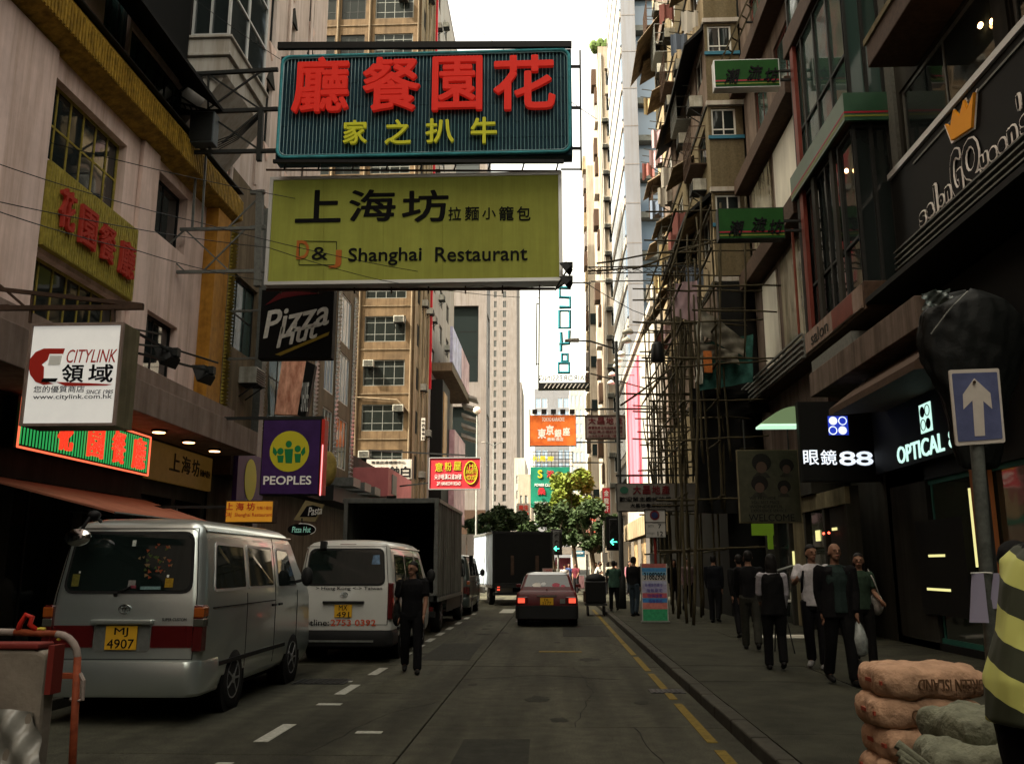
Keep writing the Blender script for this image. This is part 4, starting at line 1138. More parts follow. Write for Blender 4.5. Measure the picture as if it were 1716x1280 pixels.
for z in (a.z + .42, a.z + .78, a.z + 1.2, a.z + 1.75): MB().box(a.x + .1, c.x - .1, Y - .012, Y - .001, z, z + .05).build('tube_rail', M['neonback'], t)
for ch, r_ in zip('廳餐園花', ((489, 98, 588, 192), (607, 98, 706, 190), (724, 97, 809, 189), (827, 95, 930, 188))):
    text_px(t, ch, r_, Y - .08, M['neonred'], .09, .028, name='character')
for ch, r_ in zip('家之扒牛', ((575, 203, 617, 244), (645, 202, 690, 244), (713, 200, 762, 242), (789, 198, 833, 243))):
    text_px(t, ch, r_, Y - .08, M['neonyel'], .06, .03, name='character')
mb = MB().bar(at(466, 80, Y - .05), at(958, 77, Y - .05), .09).bar(at(958, 72, Y + .3), at(466, 74, Y + .3), .06)
mb.bar(at(458, 271, Y - .06), at(945, 271, Y - .06), .07)
for k in range(9): mb.bar(at(480 + k * 57, 271, Y + .1), at(476 + k * 57, 286, Y + .1), .03)
mb.bar(at(972, 85, Y + .2), at(974, 286, Y + .2), .035).bar(at(940, 284, Y + .2), at(974, 284, Y + .2), .03)
for y in (112, 181, 249): mb.bar(at(950, y, Y + .2), at(973, y, Y + .2), .05)
mb.build('support_frame', M['black'], t)
g = Y + .25
wl = XL + .02
mb = MB()
P = lambda px, py: at(px, py, g)
for (y0, y1) in ((127, 117), (191, 183), (257, 253)): mb.bar((wl, g, P(247, y0).z), P(466, y1), .075)
for (p, q) in (((250, 127), (345, 190)), ((345, 122), (250, 190)), ((345, 122), (440, 186)), ((440, 118), (345, 186)), ((345, 190), (440, 255)), ((438, 186), (372, 240)), ((349, 123), (349, 188))):
    mb.bar(P(*p), P(*q), .035)
mb.bar(P(438, 185), P(434, 270), .10).bar(P(352, 185), P(352, 262), .06)
mb.box(wl - .0, wl + .12, g - .12, g + .12, P(245, 145).z, P(245, 118).z)
mb.build('bracket_truss', M['iron'], t)
mb = MB()
for k in range(5): 
    p0, p1 = P(365, 236 + k * 4), P(440, 188 + k * 1.2); md = p0.lerp(p1, .45) + V((0, 0, -.12))
    mb.tube([p0, md, p1], .011, 5)
mb.build('cable_bundle', M['black'], t)
bx = thing('transformer_box', 'grey metal transformer box hanging in the truss left of the neon signboard', 'box', P(345, 248))
q0, q1 = P(323, 248), P(367, 196)
MB().box(q0.x, q1.x, g - .25, g + .05, q0.z, q1.z).build('housing', mat('blue_grey_paint', C(.075, .09, .10), .5, var=.25, scale=15), bx, bevel=.012)
MB().box(q0.x + .02, q1.x - .02, g - .265, g - .252, q0.z + .03, q1.z - .03).build('door', M['iron'], bx)
gang = thing('slotted_gangway', 'thin slotted steel gangway leading from the ochre ledge to the truss', 'bracket', P(240, 160))
mb = MB().bar(P(232, 155), P(345, 184), .035).bar(P(236, 166), P(345, 193), .035)
for k in range(11): mb.bar(P(238 + k * 10, 157 + k * 2.6), P(241 + k * 10, 165 + k * 2.4), .03)
mb.build('frame', M['iron'], gang)

# --- yellow green restaurant sign
Y = 17.5
M['limeface'] = mat('lime_plastic_face', C(.225, .235, .042), .65, var=.16, scale=1.2, streak=.16, emit=.03, ecol=(.62, .68, .12, 1), bump=.25, bscale=160)
t, a, c = board('restaurant_sign', 'big yellow-green restaurant lightbox with black brush characters under the neon signboard', (443, 288, 941, 478), Y, 'limeface', 'alu', .4, rim=.07, rimm='alu')
for ch, r_ in zip('上海坊', ((494, 318, 573, 374), (584, 317, 664, 372), (673, 318, 752, 373))): text_px(t, ch, r_, Y - .012, M['ink'], .01, .034, name='character')
for ch, r_ in zip('拉麵小籠包', ((751, 347, 773, 370), (779, 346, 803, 370), (808, 348, 831, 368), (836, 346, 861, 370), (866, 346, 889, 370))): text_px(t, ch, r_, Y - .012, M['ink'], .01, .02, name='character')
text_px(t, 'Shanghai', (583, 414, 707, 446), Y - .012, M['ink'], .01, .024)
text_px(t, 'Restaurant', (729, 412, 884, 439), Y - .012, M['ink'], .01, .024)
M['orangeink'] = mat('orange_print', C(.35, .10, .02), .6)
text_px(t, 'D', (496, 403, 519, 435), Y - .014, M['orangeink'], .01, .03, name='character')
text_px(t, 'J', (550, 419, 573, 450), Y - .014, M['orangeink'], .01, .03, name='character')
text_px(t, '&', (522, 414, 550, 436), Y - .014, M['ink'], .01, .012, name='character')
mb = MB(); q = [at(x_, y_, Y - .013) for x_, y_ in ((502, 404), (564, 405), (564, 444), (501, 444))]
for i in range(4): mb.bar(q[i], q[(i + 1) % 4], .012)
mb.build('logo_box', M['ink'], t)
g = Y + .25; P = lambda px, py: at(px, py, g); mb = MB()
for (y0, y1) in ((386, 382), (457, 454)): mb.bar((wl, g, P(235, y0).z), P(446, y1), .065)
for (p, q) in (((237, 388), (310, 455)), ((310, 385), (235, 452)), ((310, 385), (385, 455)), ((410, 385), (340, 455)), ((430, 335), (380, 384))): mb.bar(P(*p), P(*q), .03)
mb.bar(P(436, 320), P(432, 480), .14)
mb.bar(P(420, 323), P(444, 322), .08).bar(P(420, 381), P(444, 380), .06).bar(P(330, 262), P(322, 384), .045).bar(P(345, 262), P(338, 384), .04)
mb.build('bracket_truss', M['greysteel'], t)
mb = MB().bar(P(446, 486), P(930, 484), .05).bar(P(446, 285), P(940, 287), .035)
for k in range(8): mb.bar(P(470 + k * 62, 478), P(470 + k * 62, 492), .03)
mb.build('support_frame', M['rust'], t)
mb = MB(); 
for k in range(9): mb.tube([P(450 + k * 55, 482), P(470 + k * 55, 478 + (k % 3) * 3), P(505 + k * 55, 484)], .010, 5)
mb.build('loose_cable', M['whitewall'], t)
# --- floodlights
def flood(p, dirx, lab, s=.22, arm=None):
    f = thing('floodlight', lab, 'floodlight', p, 'floodlights on brackets')
    p = V(p); a_ = p + V((0, 0, 0)); d = V((dirx, .15, -.35)).normalized()
    mb = MB(); _, e, u = frame_of(d)
    mb.loops([[a_ + e * i * s * .5 + u * j * s * .38 for i, j in ((-1,-1),(1,-1),(1,1),(-1,1))], [a_ + d * s * .7 + e * i * s * .85 + u * j * s * .62 for i, j in ((-1,-1),(1,-1),(1,1),(-1,1))]])
    mb.build('housing', M['black'], f, bevel=.01)
    b_ = MB().box(p.x - s * .3, p.x + s * .3, p.y - .06, p.y + .06, p.z - s * .2, p.z + s * .3); b_.build('ballast', M['iron'], f)
    if arm: MB().bar(p, arm, .03).build('arm', M['iron'], f)
for k in range(1, 5): MB().bar(at(443 + k * 99.6, 474, 17.498), at(443 + k * 99.6, 292, 17.498), .012, .004).build('panel_seam', M['limeseam'], t)
flood(at(955, 445, 17.3), -.5, 'upper black floodlight at the right edge of the lime lightbox', .2, at(930, 486, 17.4))
flood(at(955, 468, 17.3), -.5, 'lower black floodlight at the right edge of the lime lightbox', .2, at(930, 486, 17.4))
flood(at(292, 592, 12.4), -.8, 'dark floodlight on a rod just right of the white computer shop sign', .24, at(225, 555, 11.6))
flood(at(352, 622, 13.6), -.8, 'dark floodlight on the long rod before the yellow column', .24, at(232, 592, 11.6))

# --- white computer shop box sign
Y = 10.4
M['whiteface'] = mat('white_plastic_face', C(.74, .72, .66), .5, var=.08, scale=2, emit=.25, ecol=(1, .97, .9, 1))
t, a, c = board('computer_shop_sign', 'white square lightbox with red and black logo hanging on the far left', (34, 541, 209, 714), Y, 'whiteface', 'olive', .42, rim=.03, rimm='canopy')
def disc(px, py, rx, ry, Y, m, t, nm='logo_disc', d=.006, n=28, a0=0, a1=2 * pi):
    ctr = at(px, py, Y); k = Y / F_PX
    pts = [(ctr.x + rx * k * cos(a0 + (a1 - a0) * i / n), Y, ctr.z + ry * k * sin(a0 + (a1 - a0) * i / n)) for i in range(n if a1 - a0 > 6 else n + 1)]
    return MB().prism(pts, (0, -d, 0)).build(nm, m, t)
def shape(t, pts, Y, m, nm='logo', d=.006):
    return MB().prism([at(x_, y_, Y) for x_, y_ in pts], (0, -d, 0)).build(nm, m, t)
shape(t, [(109, 584), (74, 584), (60, 590), (51, 601), (48, 614), (51, 628), (60, 640), (73, 645), (90, 643), (73, 637), (74, 615), (70, 611), (80, 603), (83, 593), (106, 593)], Y - .002, M['brand_red'])
shape(t, [(84, 596), (104, 596), (101, 612), (81, 612)], Y - .003, M['white'], 'logo')
shape(t, [(72, 634), (97, 634), (93, 640), (69, 640)], Y - .009, M['ink'])
shape(t, [(94, 640), (150, 642), (188, 644), (178, 646), (110, 647)], Y - .002, M['brand_red'])
text_px(t, 'CITYLINK', (111, 585, 197, 608), Y - .002, M['brand_red'], .005, -.004, .25)
text_px(t, '領', (102, 610, 142, 641), Y - .002, M['ink'], .005, .03, name='character'); text_px(t, '域', (147, 610, 191, 641), Y - .002, M['ink'], .005, .03, name='character')
text_px(t, '您的優質商店', (56, 646, 142, 658), Y - .002, M['ink'], .004, .008)
text_px(t, 'SINCE 1985', (144, 653, 190, 660), Y - .002, M['ink'], .004, 0, .2)
text_px(t, 'www.citylink.com.hk', (55, 660, 188, 671), Y - .002, M['ink'], .004, .008)
mb = MB(); g = Y + .2
mb.bar(at(-60, 478, g), at(240, 512, g), .05).bar(at(-60, 517, g), at(240, 515, g), .06).bar(at(0, 478, g), at(45, 517, g), .03).bar(at(55, 490, g), at(50, 541, g), .03).bar(at(190, 512, g), at(190, 541, g), .04)
mb.bar((XL + 1.1, g, at(0, 515, g).z), at(-60, 517, g), .06)
mb.build('bracket', M['rust'], t)
pip = thing('sign_lamp_rods', 'thin steel rods carrying lamps from the white lightbox toward the yellow column', 'bracket', at(225, 580, 11.5))
MB().tube([at(222, 551, 11), at(270, 560, 12.4)], .014, 6).tube([at(222, 576, 11), at(285, 583, 12.6), at(365, 608, 14)], .016, 6).build('rod', M['iron'], pip)

# --- green and red lit neon strip on the facade
M['neongreen'] = mat('lit_green_neon', C(.015, .16, .05), .3, emit=.35, ecol=(.06, .75, .18, 1))
M['neonborder'] = mat('lit_pink_neon', C(.3, .05, .03), .3, emit=1.0, ecol=(1, .16, .07, 1))
M['neonred2'] = mat('lit_red_neon', C(.45, .03, .01), .3, emit=.7, ecol=(1, .05, .02, 1))
t = thing('lit_neon_strip_sign', 'lit green-barred neon strip with red characters and pink border on the facade', 'sign', (XL + .3, 14.7, 3.3))
MB().box(XL + .05, XL + .22, 12.4, 16.66, 3.30, 4.06).build('backing', M['blackwall'], t)
mb = MB(); y = 12.5
while y < 16.6: mb.tube([(XL + .25, y, 3.36), (XL + .25, y, 4.0)], .013, 5); y += .085
mb.build('green_tubes', M['neongreen'], t, kind='stuff')
MB().tube([(XL + .27, 12.42, 3.31), (XL + .27, 16.64, 3.31), (XL + .27, 16.64, 4.04), (XL + .27, 12.42, 4.04)], .018, 6, closed=True).build('border_tube', M['neonborder'], t)
chars(t, LF, '花園餐廳', [(13.40, 13.80, 3.40, 3.96), (14.30, 14.78, 3.40, 3.96), (15.12, 15.56, 3.40, 3.96), (15.9, 16.36, 3.38, 3.96)], M['neonred2'], .285, .05, .012)

# --- facade restaurant board, purple board
M['amber'] = mat('amber_lit_board', C(.055, .04, .018), .6, var=.3, scale=4, emit=.03, ecol=(.9, .45, .08, 1))
t = thing('facade_restaurant_board', 'dim amber restaurant board with brush characters flat under the canopy', 'sign', (XL + .1, 18.6, 3.3))
MB().box(XL + .03, XL + .12, 16.95, 20.2, 3.30, 4.05).build('face', M['amber'], t)
chars(t, LF, '上海坊', [(17.9, 18.4, 3.55, 3.92), (18.5, 18.95, 3.55, 3.92), (19.05, 19.45, 3.55, 3.92)], M['ink'], .125, .01, .02)
mb = MB(); put_text(mb, '拉麵小籠包', LF.p(19.5, 3.58, .125), LF.u * .6, V((0, 0, .16)), .01, .0); mb.build('lettering', M['ink'], t)
t = thing('facade_purple_board', 'purple board with yellow oval on the facade behind the hanging shop sign', 'sign', (XL + .1, 21.4, 3.2))
M['purple'] = mat('purple_face', C(.040, .016, .085), .5, var=.35, scale=2)
M['yellowdisc'] = mat('yellow_print', C(.46, .42, .025), .5)
MB().box(XL + .51, XL + .62, 20.5, 22.4, 3.0, 4.3).build('face', M['purple'], t)
MB().prism([LF.p(21.4 + .42 * cos(i * pi / 12), 3.68 + .5 * sin(i * pi / 12), .622) for i in range(24)], (.01, 0, 0)).build('oval', M['yellowdisc'], t)

# --- pizza sign
Y = 20
M['pizzaface'] = mat('black_sign_face', C(.004, .004, .004), .7)
t, a, c = board('pizza_sign', 'black square sign with slanting grey handwritten pizza lettering', (432, 484, 560, 601), Y, 'pizzaface', 'blackwall', .3)
text_px(t, 'Pizza', (441, 521, 552, 568), Y - .003, M['silver'], .006, .03, .15, skew=.5)
text_px(t, 'Hut', (463, 548, 534, 584), Y - .003, M['silver'], .006, .04, .2, skew=.5)
shape(t, [(461, 594), (552, 556), (550, 562), (470, 596)], Y - .003, mat('mustard_print', C(.26, .19, .03), .6), 'underline')
shape(t, [(444, 512), (470, 490), (500, 488), (540, 492), (500, 495), (472, 500)], Y - .003, mat('dark_red_print', C(.10, .01, .012), .6), 'roof_swash')
MB().bar((wl, Y + .1, at(430, 600, Y).z), at(436, 600, Y + .1), .05).bar((wl, Y + .1, at(430, 520, Y).z), at(436, 520, Y + .1), .05).build('bracket', M['greysteel'], t)
# --- wood-look light box
Y = 25
M['woodad'] = mat('flame_coloured_poster', C(.80, .44, .30), .6, var=.45, scale=3, stretch=(2, 1, .6), dirt=(.9, .5, .4))
t = thing('leaning_poster_sign', 'narrow flame-coloured hanging sign under the pizza sign', 'sign', at(490, 695, Y))
MB().prism([at(473, 601, Y), at(513, 604, Y), at(498, 695, Y), at(460, 694, Y)], (0, .25, 0)).build('face', M['woodad'], t)
q = at(513, 604, Y), at(528, 612, Y), at(512, 700, Y), at(498, 695, Y)
MB().prism([q[0] + V((.004, .0, 0)), q[1], q[2], q[3] + V((.004, 0, 0))], (0, .24, 0)).build('side_strip', M['blackwall'], t)
text_px(t, 'SHAPE', (504, 640, 518, 690), Y - .003, M['silver'], .006, 0)
# --- purple shop sign
Y = 18.0
t, a, c = board('purple_shop_sign', 'purple hanging sign with green figures on a yellow disc and white PEOPLES lettering', (434, 702, 539, 829), Y, 'purple', 'blackwall', .35)
disc(485, 756, 34, 35, Y - .002, M['yellowdisc'], t)
M['greenprint'] = mat('green_print', C(.012, .16, .05), .5)
for (cx, top, bw_, bt, bb) in ((484, 744, 9, 752, 776), (470, 756, 7, 763, 775), (499, 752, 7, 760, 775)):
    disc(cx, top, 5.5, 6, Y - .009, M['greenprint'], t, 'figure_head', .004, 14)
    shape(t, [(cx - bw_ * .8, bt), (cx + bw_ * .8, bt), (cx + bw_ * .6, bb), (cx - bw_ * .6, bb)], Y - .009, M['greenprint'], 'figure_body', .004)
for (x0, s_) in ((462, -1), (507, 1)): shape(t, [(x0, 752), (x0 + 4 * s_, 748), (x0 + 5 * s_, 758), (x0, 764), (x0 - 3 * s_, 758)], Y - .009, M['greenprint'], 'figure_arm', .004)
text_px(t, 'PEOPLES', (441, 797, 522, 812), Y - .002, M['white'], .006, .035)
MB().box(c.x + .004, c.x + .07, Y + .02, Y + .3, a.z, c.z).build('side_panel', M['brand_red'], t)
M['neonpink'] = mat('pink_edge_light', C(.8, .3, .3), .3, emit=1.1, ecol=(1, .35, .35, 1))
MB().tube([(c.x + .04, Y - .01, a.z - .02), (c.x + .05, Y - .01, at(540, 745, Y).z)], .014, 6).build('edge_light', M['neonpink'], t)
MB().bar((XL + 1.1, Y + .2, c.z + .06), (c.x, Y + .2, c.z + .06), .06).build('bracket', M['iron'], t)
# --- orange lit small restaurant sign
Y = 16.2
M['orangeface'] = mat('orange_lit_face', C(.55, .25, .03), .5, emit=.16, ecol=(1, .42, .03, 1), var=.2, scale=2)
t, a, c = board('orange_restaurant_sign', 'small lit orange restaurant sign with brush characters above the van roof', (376, 838, 459, 876), Y, 'orangeface', 'rust', .25)
for ch, r_ in zip('上海坊', ((378, 842, 391, 854), (395, 842, 409, 855), (413, 842, 428, 855))): text_px(t, ch, r_, Y - .002, M['brand_red'], .004, .03, name='character')
text_px(t, '拉麵小籠包', (430, 848, 456, 854), Y - .002, M['brand_red'], .004, .0)
text_px(t, 'Shanghai Restaurant', (393, 859, 456, 867), Y - .002, M['brand_red'], .004, .01)
text_px(t, 'D&J', (378, 858, 388, 867), Y - .002, M['brand_red'], .004, .0)
MB().bar((wl, Y + .12, a.z + .3), (a.x, Y + .12, a.z + .3), .05).build('bracket', M['iron'], t)
# --- oval pizza sign and pasta sign
Y = 22
t = thing('oval_pizza_sign', 'small black oval pizza sign with pale green script above the white van', 'sign', at(506, 896, Y))
disc(506, 887, 23, 10, Y, M['pizzaface'], t, 'face', .08)
MB().tube([at(506 + 23 * cos(q * pi / 14), 887 - 10 * sin(q * pi / 14), Y - .09) for q in range(-4, 9)], .010, 5).build('edge_light', M['white'], t)
M['palegreen'] = mat('pale_green_print', C(.3, .55, .42), .5, emit=.15, ecol=(.4, .9, .7, 1))
text_px(t, 'Pizza Hut', (489, 882, 521, 892), Y - .082, M['palegreen'], .005, .01, .2)
MB().bar(at(506, 878, Y - .03), at(506, 868, Y - .03), .03).build('hanger', M['iron'], t)
t = thing('tilted_dish_sign', 'tilted beige sign with brush marks above the oval pizza sign', 'sign', at(520, 872, Y))
MB().prism([at(512, 838, Y + .1), at(543, 845, Y + .1), at(528, 874, Y + .1), at(492, 871, Y + .1)], (0, .12, 0)).build('face', mat('beige_print', C(.30, .24, .12), .6, var=.2, scale=6), t)
shape(t, [(514, 848), (524, 846), (538, 850), (530, 866), (502, 866)], Y + .098, M['ink'], 'dark_print', .004)
text_px(t, 'Pasta', (516, 850, 540, 864), Y + .09, M['white'], .004, .02, .2, skew=.2)
ch = thing('striped_paper_lantern', 'round ribbed ochre paper lantern right of the purple shop sign', 'lantern', at(545, 815, 21))
p = at(549, 785, 21); MB().ell(p, .22, .22, .42, 14, 10).build('shade', mat('ochre_paper', C(.30, .22, .06), .7, var=.4, scale=5), ch, smooth=True)
MB().tube([p + V((0, 0, .4)), p + V((0, 0, .9))], .012, 5).build('cord', M['black'], ch)
# --- orange awning beside the silver van
t = thing('orange_awning', 'faded orange fabric awning sloping down behind the silver van roof', 'awning', (-7.4, 13.5, 2.6))
M['orangecanvas'] = mat('faded_orange_canvas', C(.33, .12, .07), .85, var=.25, scale=3)
MB().prism([(XL + .02, 11.5, 2.85), (-6.3, 12.6, 2.36), (-6.3, 16.5, 2.36), (XL + .02, 17.2, 2.85)], (0, 0, .03)).build('canvas', M['orangecanvas'], t)
MB().tube([(-6.3, 12.6, 2.37), (-6.3, 16.5, 2.37)], .02, 6).tube([(-6.3, 14.5, 2.35), (XL, 14.5, 2.5)], .015, 6).build('rail', M['greysteel'], t)

# --- farther left signs
Y = 48
t, a, c = board('white_characters_sign', 'white sign with black brush characters in front of the brown tiled block', (613, 769, 691, 803), Y, 'whitewall', 'grey', .3)
for chh, r_ in zip('食蝕白', ((630, 782, 649, 800), (652, 781, 670, 799), (671, 781, 688, 800))): text_px(t, chh, r_, Y - .01, M['ink'], .01, .03, name='character')
text_px(t, '專業皮膚護理中心', (622, 772, 680, 777), Y - .01, M['ink'], .01, .0)
MB().bar((XL, Y + .1, c.z - .3), (c.x, Y + .1, c.z - .3), .08).bar(a + V((0, .1, 0)), a + V((0, .1, -2)), .08).build('bracket', M['iron'], t)
Y = 38
M['redface'] = mat('red_sign_face', C(.50, .035, .045), .5, var=.2, scale=1.5)
t, a, c = board('red_restaurant_sign', 'red hanging sign with yellow characters and round yellow emblem left of the lamp post', (718, 766, 806, 820), Y, 'redface', 'alu', .3, rim=.035, rimm='alu')
for chh, r_ in zip('意粉屋', ((729, 775, 742, 790), (745, 774, 757, 789), (760, 773, 773, 788))): text_px(t, chh, r_, Y - .01, M['yellowdisc'], .01, .02, name='character')
text_px(t, '尖沙咀漢口道28號', (728, 794, 773, 803), Y - .01, M['white'], .01, .0)
text_px(t, '2/F HANKOW ROAD', (732, 807, 772, 813), Y - .01, M['white'], .01, .0)
ctr = at(789, 792, Y)
MB().tube([(ctr.x + 11 * Y / F_PX * cos(q * pi / 12), Y - .02, ctr.z + 19 * Y / F_PX * sin(q * pi / 12)) for q in range(24)], .025, 5, closed=True).build('emblem_ring', M['yellowdisc'], t)
for s_, yy in (('THE', 780), ('SPAGHETTI', 789), ('HOUSE', 799)): text_px(t, s_, (780, yy - 3, 798, yy + 5), Y - .01, M['yellowdisc'], .01, .02)
MB().bar((XL, Y + .15, c.z + .35), (c.x - .6, Y + .15, c.z + .1), .06).bar((XL, Y + .15, a.z), (a.x, Y + .15, a.z + .3), .06).build('bracket', M['iron'], t)
Y = 58
t, a, c = board('vertical_white_sign', 'thin white vertical sign with tiny black characters on the cream side wall', (705, 700, 713, 738), 55, 'whitewall', 'grey', .1)
for k, chh in enumerate('中西醫專科'): text_px(t, chh, (706.5, 703 + k * 7, 711.5, 708 + k * 7), 54.99, M['ink'], .01, .0, name='character')

# --- right-hand hanging signs
# hairdressing frame sign
Y = 40
M['tealtube'] = mat('teal_outline_tube', C(.02, .14, .17), .5)
t = thing('hair_salon_frame_sign', 'open frame sign with teal outline letters stacked vertically over the street', 'sign', at(945, 650, Y))
P = lambda x_, y_: at(820 + x_ / 3.765, 440 + y_ / 3.765, Y)
mb = MB().bar(P(316, 120), P(312, 760), .07).bar(P(632, 120), P(630, 760), .05).bar(P(300, 255), P(296, 650), .06).bar(P(316, 125), P(640, 130), .06).bar(P(296, 640), P(316, 640), .04).bar(P(296, 260), P(316, 260), .04)
mb.bar(P(640, 120), (5.4, Y, P(640, 120).z), .05).bar(P(640, 700), (4.95, Y + 4, P(640, 700).z), .05)
mb.build('frame', M['iron'], t)
for path, cl in (([(515, 160), (445, 160), (445, 218), (510, 222), (510, 282), (440, 282)], 0), ([(442, 305), (508, 305), (508, 412), (442, 412)], 1),
                 ([(452, 440), (456, 512)], 0), ([(505, 430), (503, 512), (440, 512)], 0), ([(452, 512), (452, 560)], 0), ([(458, 578), (494, 578), (494, 622), (458, 622)], 1), ([(437, 634), (504, 634), (504, 694), (437, 694)], 1)):
    MB().tube([P(*q) for q in path], .095, 6, closed=bool(cl)).build('outline_letter', M['tealtube'], t)
text_px(t, 'HAIRDRESSING', (904, 629, 988, 638.5), Y, M['black'], .05, .02, mirror=True)
q0, q1 = P(308, 800), P(630, 757)
MB().box(q0.x, q1.x, Y - .1, Y + .3, q0.z, q1.z).build('base_tray', M['black'], t)
mb = MB()
for k in range(11): mb.bar(P(345 + k * 26, 795), P(365 + k * 26, 768), .04)
mb.v = [v + V((0, -.12, 0)) for v in mb.v]; mb.build('tray_slats', M['whitewall'], t)
# orange Tokyo-style sign
Y = 62
M['orangead'] = mat('orange_red_poster', C(.62, .17, .035), .5, var=.45, scale=1.1, emit=.08, ecol=(1, .3, .05, 1), dirt=(1, .45, .5))
t, a, c = board('orange_street_sign', 'orange sign with white characters and a row of lamps hanging mid-street', (888, 695, 965, 747), Y, 'orangead', 'grey', .4)
for chh, r_ in zip('東京銀座', ((901, 718, 915, 735), (915, 712, 928, 729), (929, 719, 941, 733), (943, 716, 955, 730))): text_px(t, chh, r_, Y - .01, M['white'], .03, .05, name='character')
text_px(t, '最新酒店', (917, 733, 944, 739), Y - .01, M['white'], .02, .02); text_px(t, 'TOKYO KARAOKE', (908, 699, 946, 706), Y - .01, M['white'], .02, .02)
mb = MB()
for k in range(5): 
    p = at(896 + k * 15.7, 690, Y - .2); mb.box(p.x - .18, p.x + .18, p.y - .2, p.y + .2, p.z - .15, p.z + .15).bar(p, p + V((0, .4, -.3)), .05)
mb.build('sign_lamps', M['black'], t)
MB().bar(a + V((0, .5, 0)), (a.x, Y + .5, c.z + .5), .1).bar((c.x, Y + .5, c.z), (4.95, Y + .5, c.z), .1).bar((c.x, Y + .5, a.z + .3), (4.95, Y + .5, a.z + .3), .1).build('bracket', M['iron'], t)
# brown and white estate agent signs
M['agent'] = mat('weathered_white_sign', C(.33, .27, .24), .7, var=.25, scale=3)
M['maroon'] = mat('maroon_print', C(.10, .012, .015), .6)
Y = 38
t, a, c = board('agency_sign', 'small weathered estate agency sign with maroon characters, level with the orange sign', (981, 696, 1048, 736), Y, 'agent', 'rust', .25, rim=.05, rimm='rust')
for chh, x_ in zip('大昌地產', (986, 1001, 1016, 1031)): text_px(t, chh, (x_, 699, x_ + 12, 711), Y - .035, M['maroon'], .02, .04, name='character')
for k, s_ in enumerate(('專營租售住宅商舖寫字樓', '歡迎業主委託放盤', '尖沙咀加拿分道八號地下')): text_px(t, s_, (986, 714 + k * 7, 1043, 719 + k * 7), Y - .035, M['maroon'], .02, .02)
MB().bar((a.x, Y + .1, c.z + .3), (4.95, Y + .1, c.z + .3), .07).bar((a.x + .3, Y + .1, c.z + .3), (a.x + .3, Y + .1, c.z), .05).bar((c.x - .3, Y + .1, c.z + .3), (c.x - .3, Y + .1, c.z), .05).build('bracket', M['iron'], t)
Y = 28
M['agentdark'] = mat('dim_grey_sign', C(.15, .14, .125), .7, var=.3, scale=3)
t, a, c = board('agency_sign', 'large grey estate agency sign with dark characters hanging from the scaffold', (1034, 809, 1172, 857), Y, 'agentdark', 'iron', .25)
for chh, x_ in zip('大昌地產', (1061, 1077, 1093, 1109)): text_px(t, chh, (x_, 813, x_ + 13, 828), Y - .01, M['maroon'], .02, .035, name='character')
text_px(t, '歡迎業主委託放盤', (1038, 832, 1125, 840), Y - .01, M['ink'], .02, .01); text_px(t, '大昌地產專營租售', (1056, 843, 1125, 850), Y - .01, M['ink'], .02, .01)
disc(1046, 821, 7, 6, Y - .01, mat('green_logo', C(.02, .08, .05), .6), t)
MB().bar((a.x, Y + .1, c.z + .25), (5.7, Y + .1, c.z + .25), .06).bar((a.x + .4, Y + .1, c.z + .25), (a.x + .4, Y + .1, c.z), .04).build('bracket', M['iron'], t)
# green sauna sign
Y = 90
M['greenad'] = mat('green_sign_face', C(.015, .19, .12), .5, var=.3, scale=.8)
t, a, c = board('green_sauna_sign', 'dark green sign with yellow S and red characters behind the tree', (889, 782, 955, 850), Y, 'greenad', 'iron', .4)
text_px(t, 'S', (901, 787, 909, 801), Y - .02, M['yellowdisc'], .05, .06, name='character')
for chh, r_ in zip('浴桑', ((916, 788, 929, 800), (901, 817, 914, 829))): text_px(t, chh, r_, Y - .02, M['redface'], .05, .04, name='character')
text_px(t, 'POWER CLUB', (896, 810, 925, 815), Y - .02, M['white'], .03, .03); text_px(t, 'SINGLE SAUNA', (895, 840, 918, 844), Y - .02, M['white'], .03, .03)
mb = MB()
for k in range(13): q = at(888 + k * 6, 782, Y + .2); w_ = at(888 + k * 6, 757, Y + .2); mb.bar(q, w_, .06)
for k in range(5): mb.bar(at(888, 757 + k * 6, Y + .2), at(960, 757 + k * 6, Y + .2), .06)
mb.bar(at(960, 775, Y + .2), (5.2, Y + .2, at(960, 775, Y).z), .12).bar(at(955, 830, Y + .2), (5.2, Y + .2, at(960, 830, Y).z), .12)
mb.build('lattice', M['iron'], t)
for chh, x_ in zip('利是廊', (892, 904, 917)): text_px(t, chh, (x_, 764, x_ + 11, 773), Y - .02, M['yellowdisc'], .06, .05, name='character')
# small far signs
Y = 70
t, a, c = board('red_vertical_sign', 'narrow red and white vertical sign right of the sunlit tree top', (1010, 817, 1022, 860), Y, 'redface', 'grey', .3)
for k, chh in enumerate('金龍軒'): text_px(t, chh, (1012, 821 + k * 13, 1020, 831 + k * 13), Y - .01, M['white'], .02, .02, name='character')
M['litred'] = mat('lit_red_shop_sign', C(.7, .2, .12), .4, emit=.55, ecol=(1, .22, .12, 1))
t, a, c = board('lit_red_emblem_sign', 'bright lit red emblem sign in the trees above the crowd', (976, 868, 998, 896), 58, M['litred'], 'redface', .3)
text_px(t, '壽', (979, 871, 995, 893), 57.99, M['white'], .02, .04, name='character')
t, a, c = board('small_red_characters_sign', 'small white sign with red characters left of the green sign', (866, 843, 888, 868), 110, 'whitewall', 'grey', .3)
text_px(t, '周生', (869, 846, 886, 855), 109.9, M['brand_red'], .03, .05); text_px(t, '珠寶', (870, 858, 886, 867), 109.9, M['brand_red'], .03, .05)
t, a, c = board('blue_awning_sign', 'small blue and white shop fascia beyond the crossing, left of the crowd', (958, 922, 980, 933), 60, M['blue_trim'], 'grey', .6)
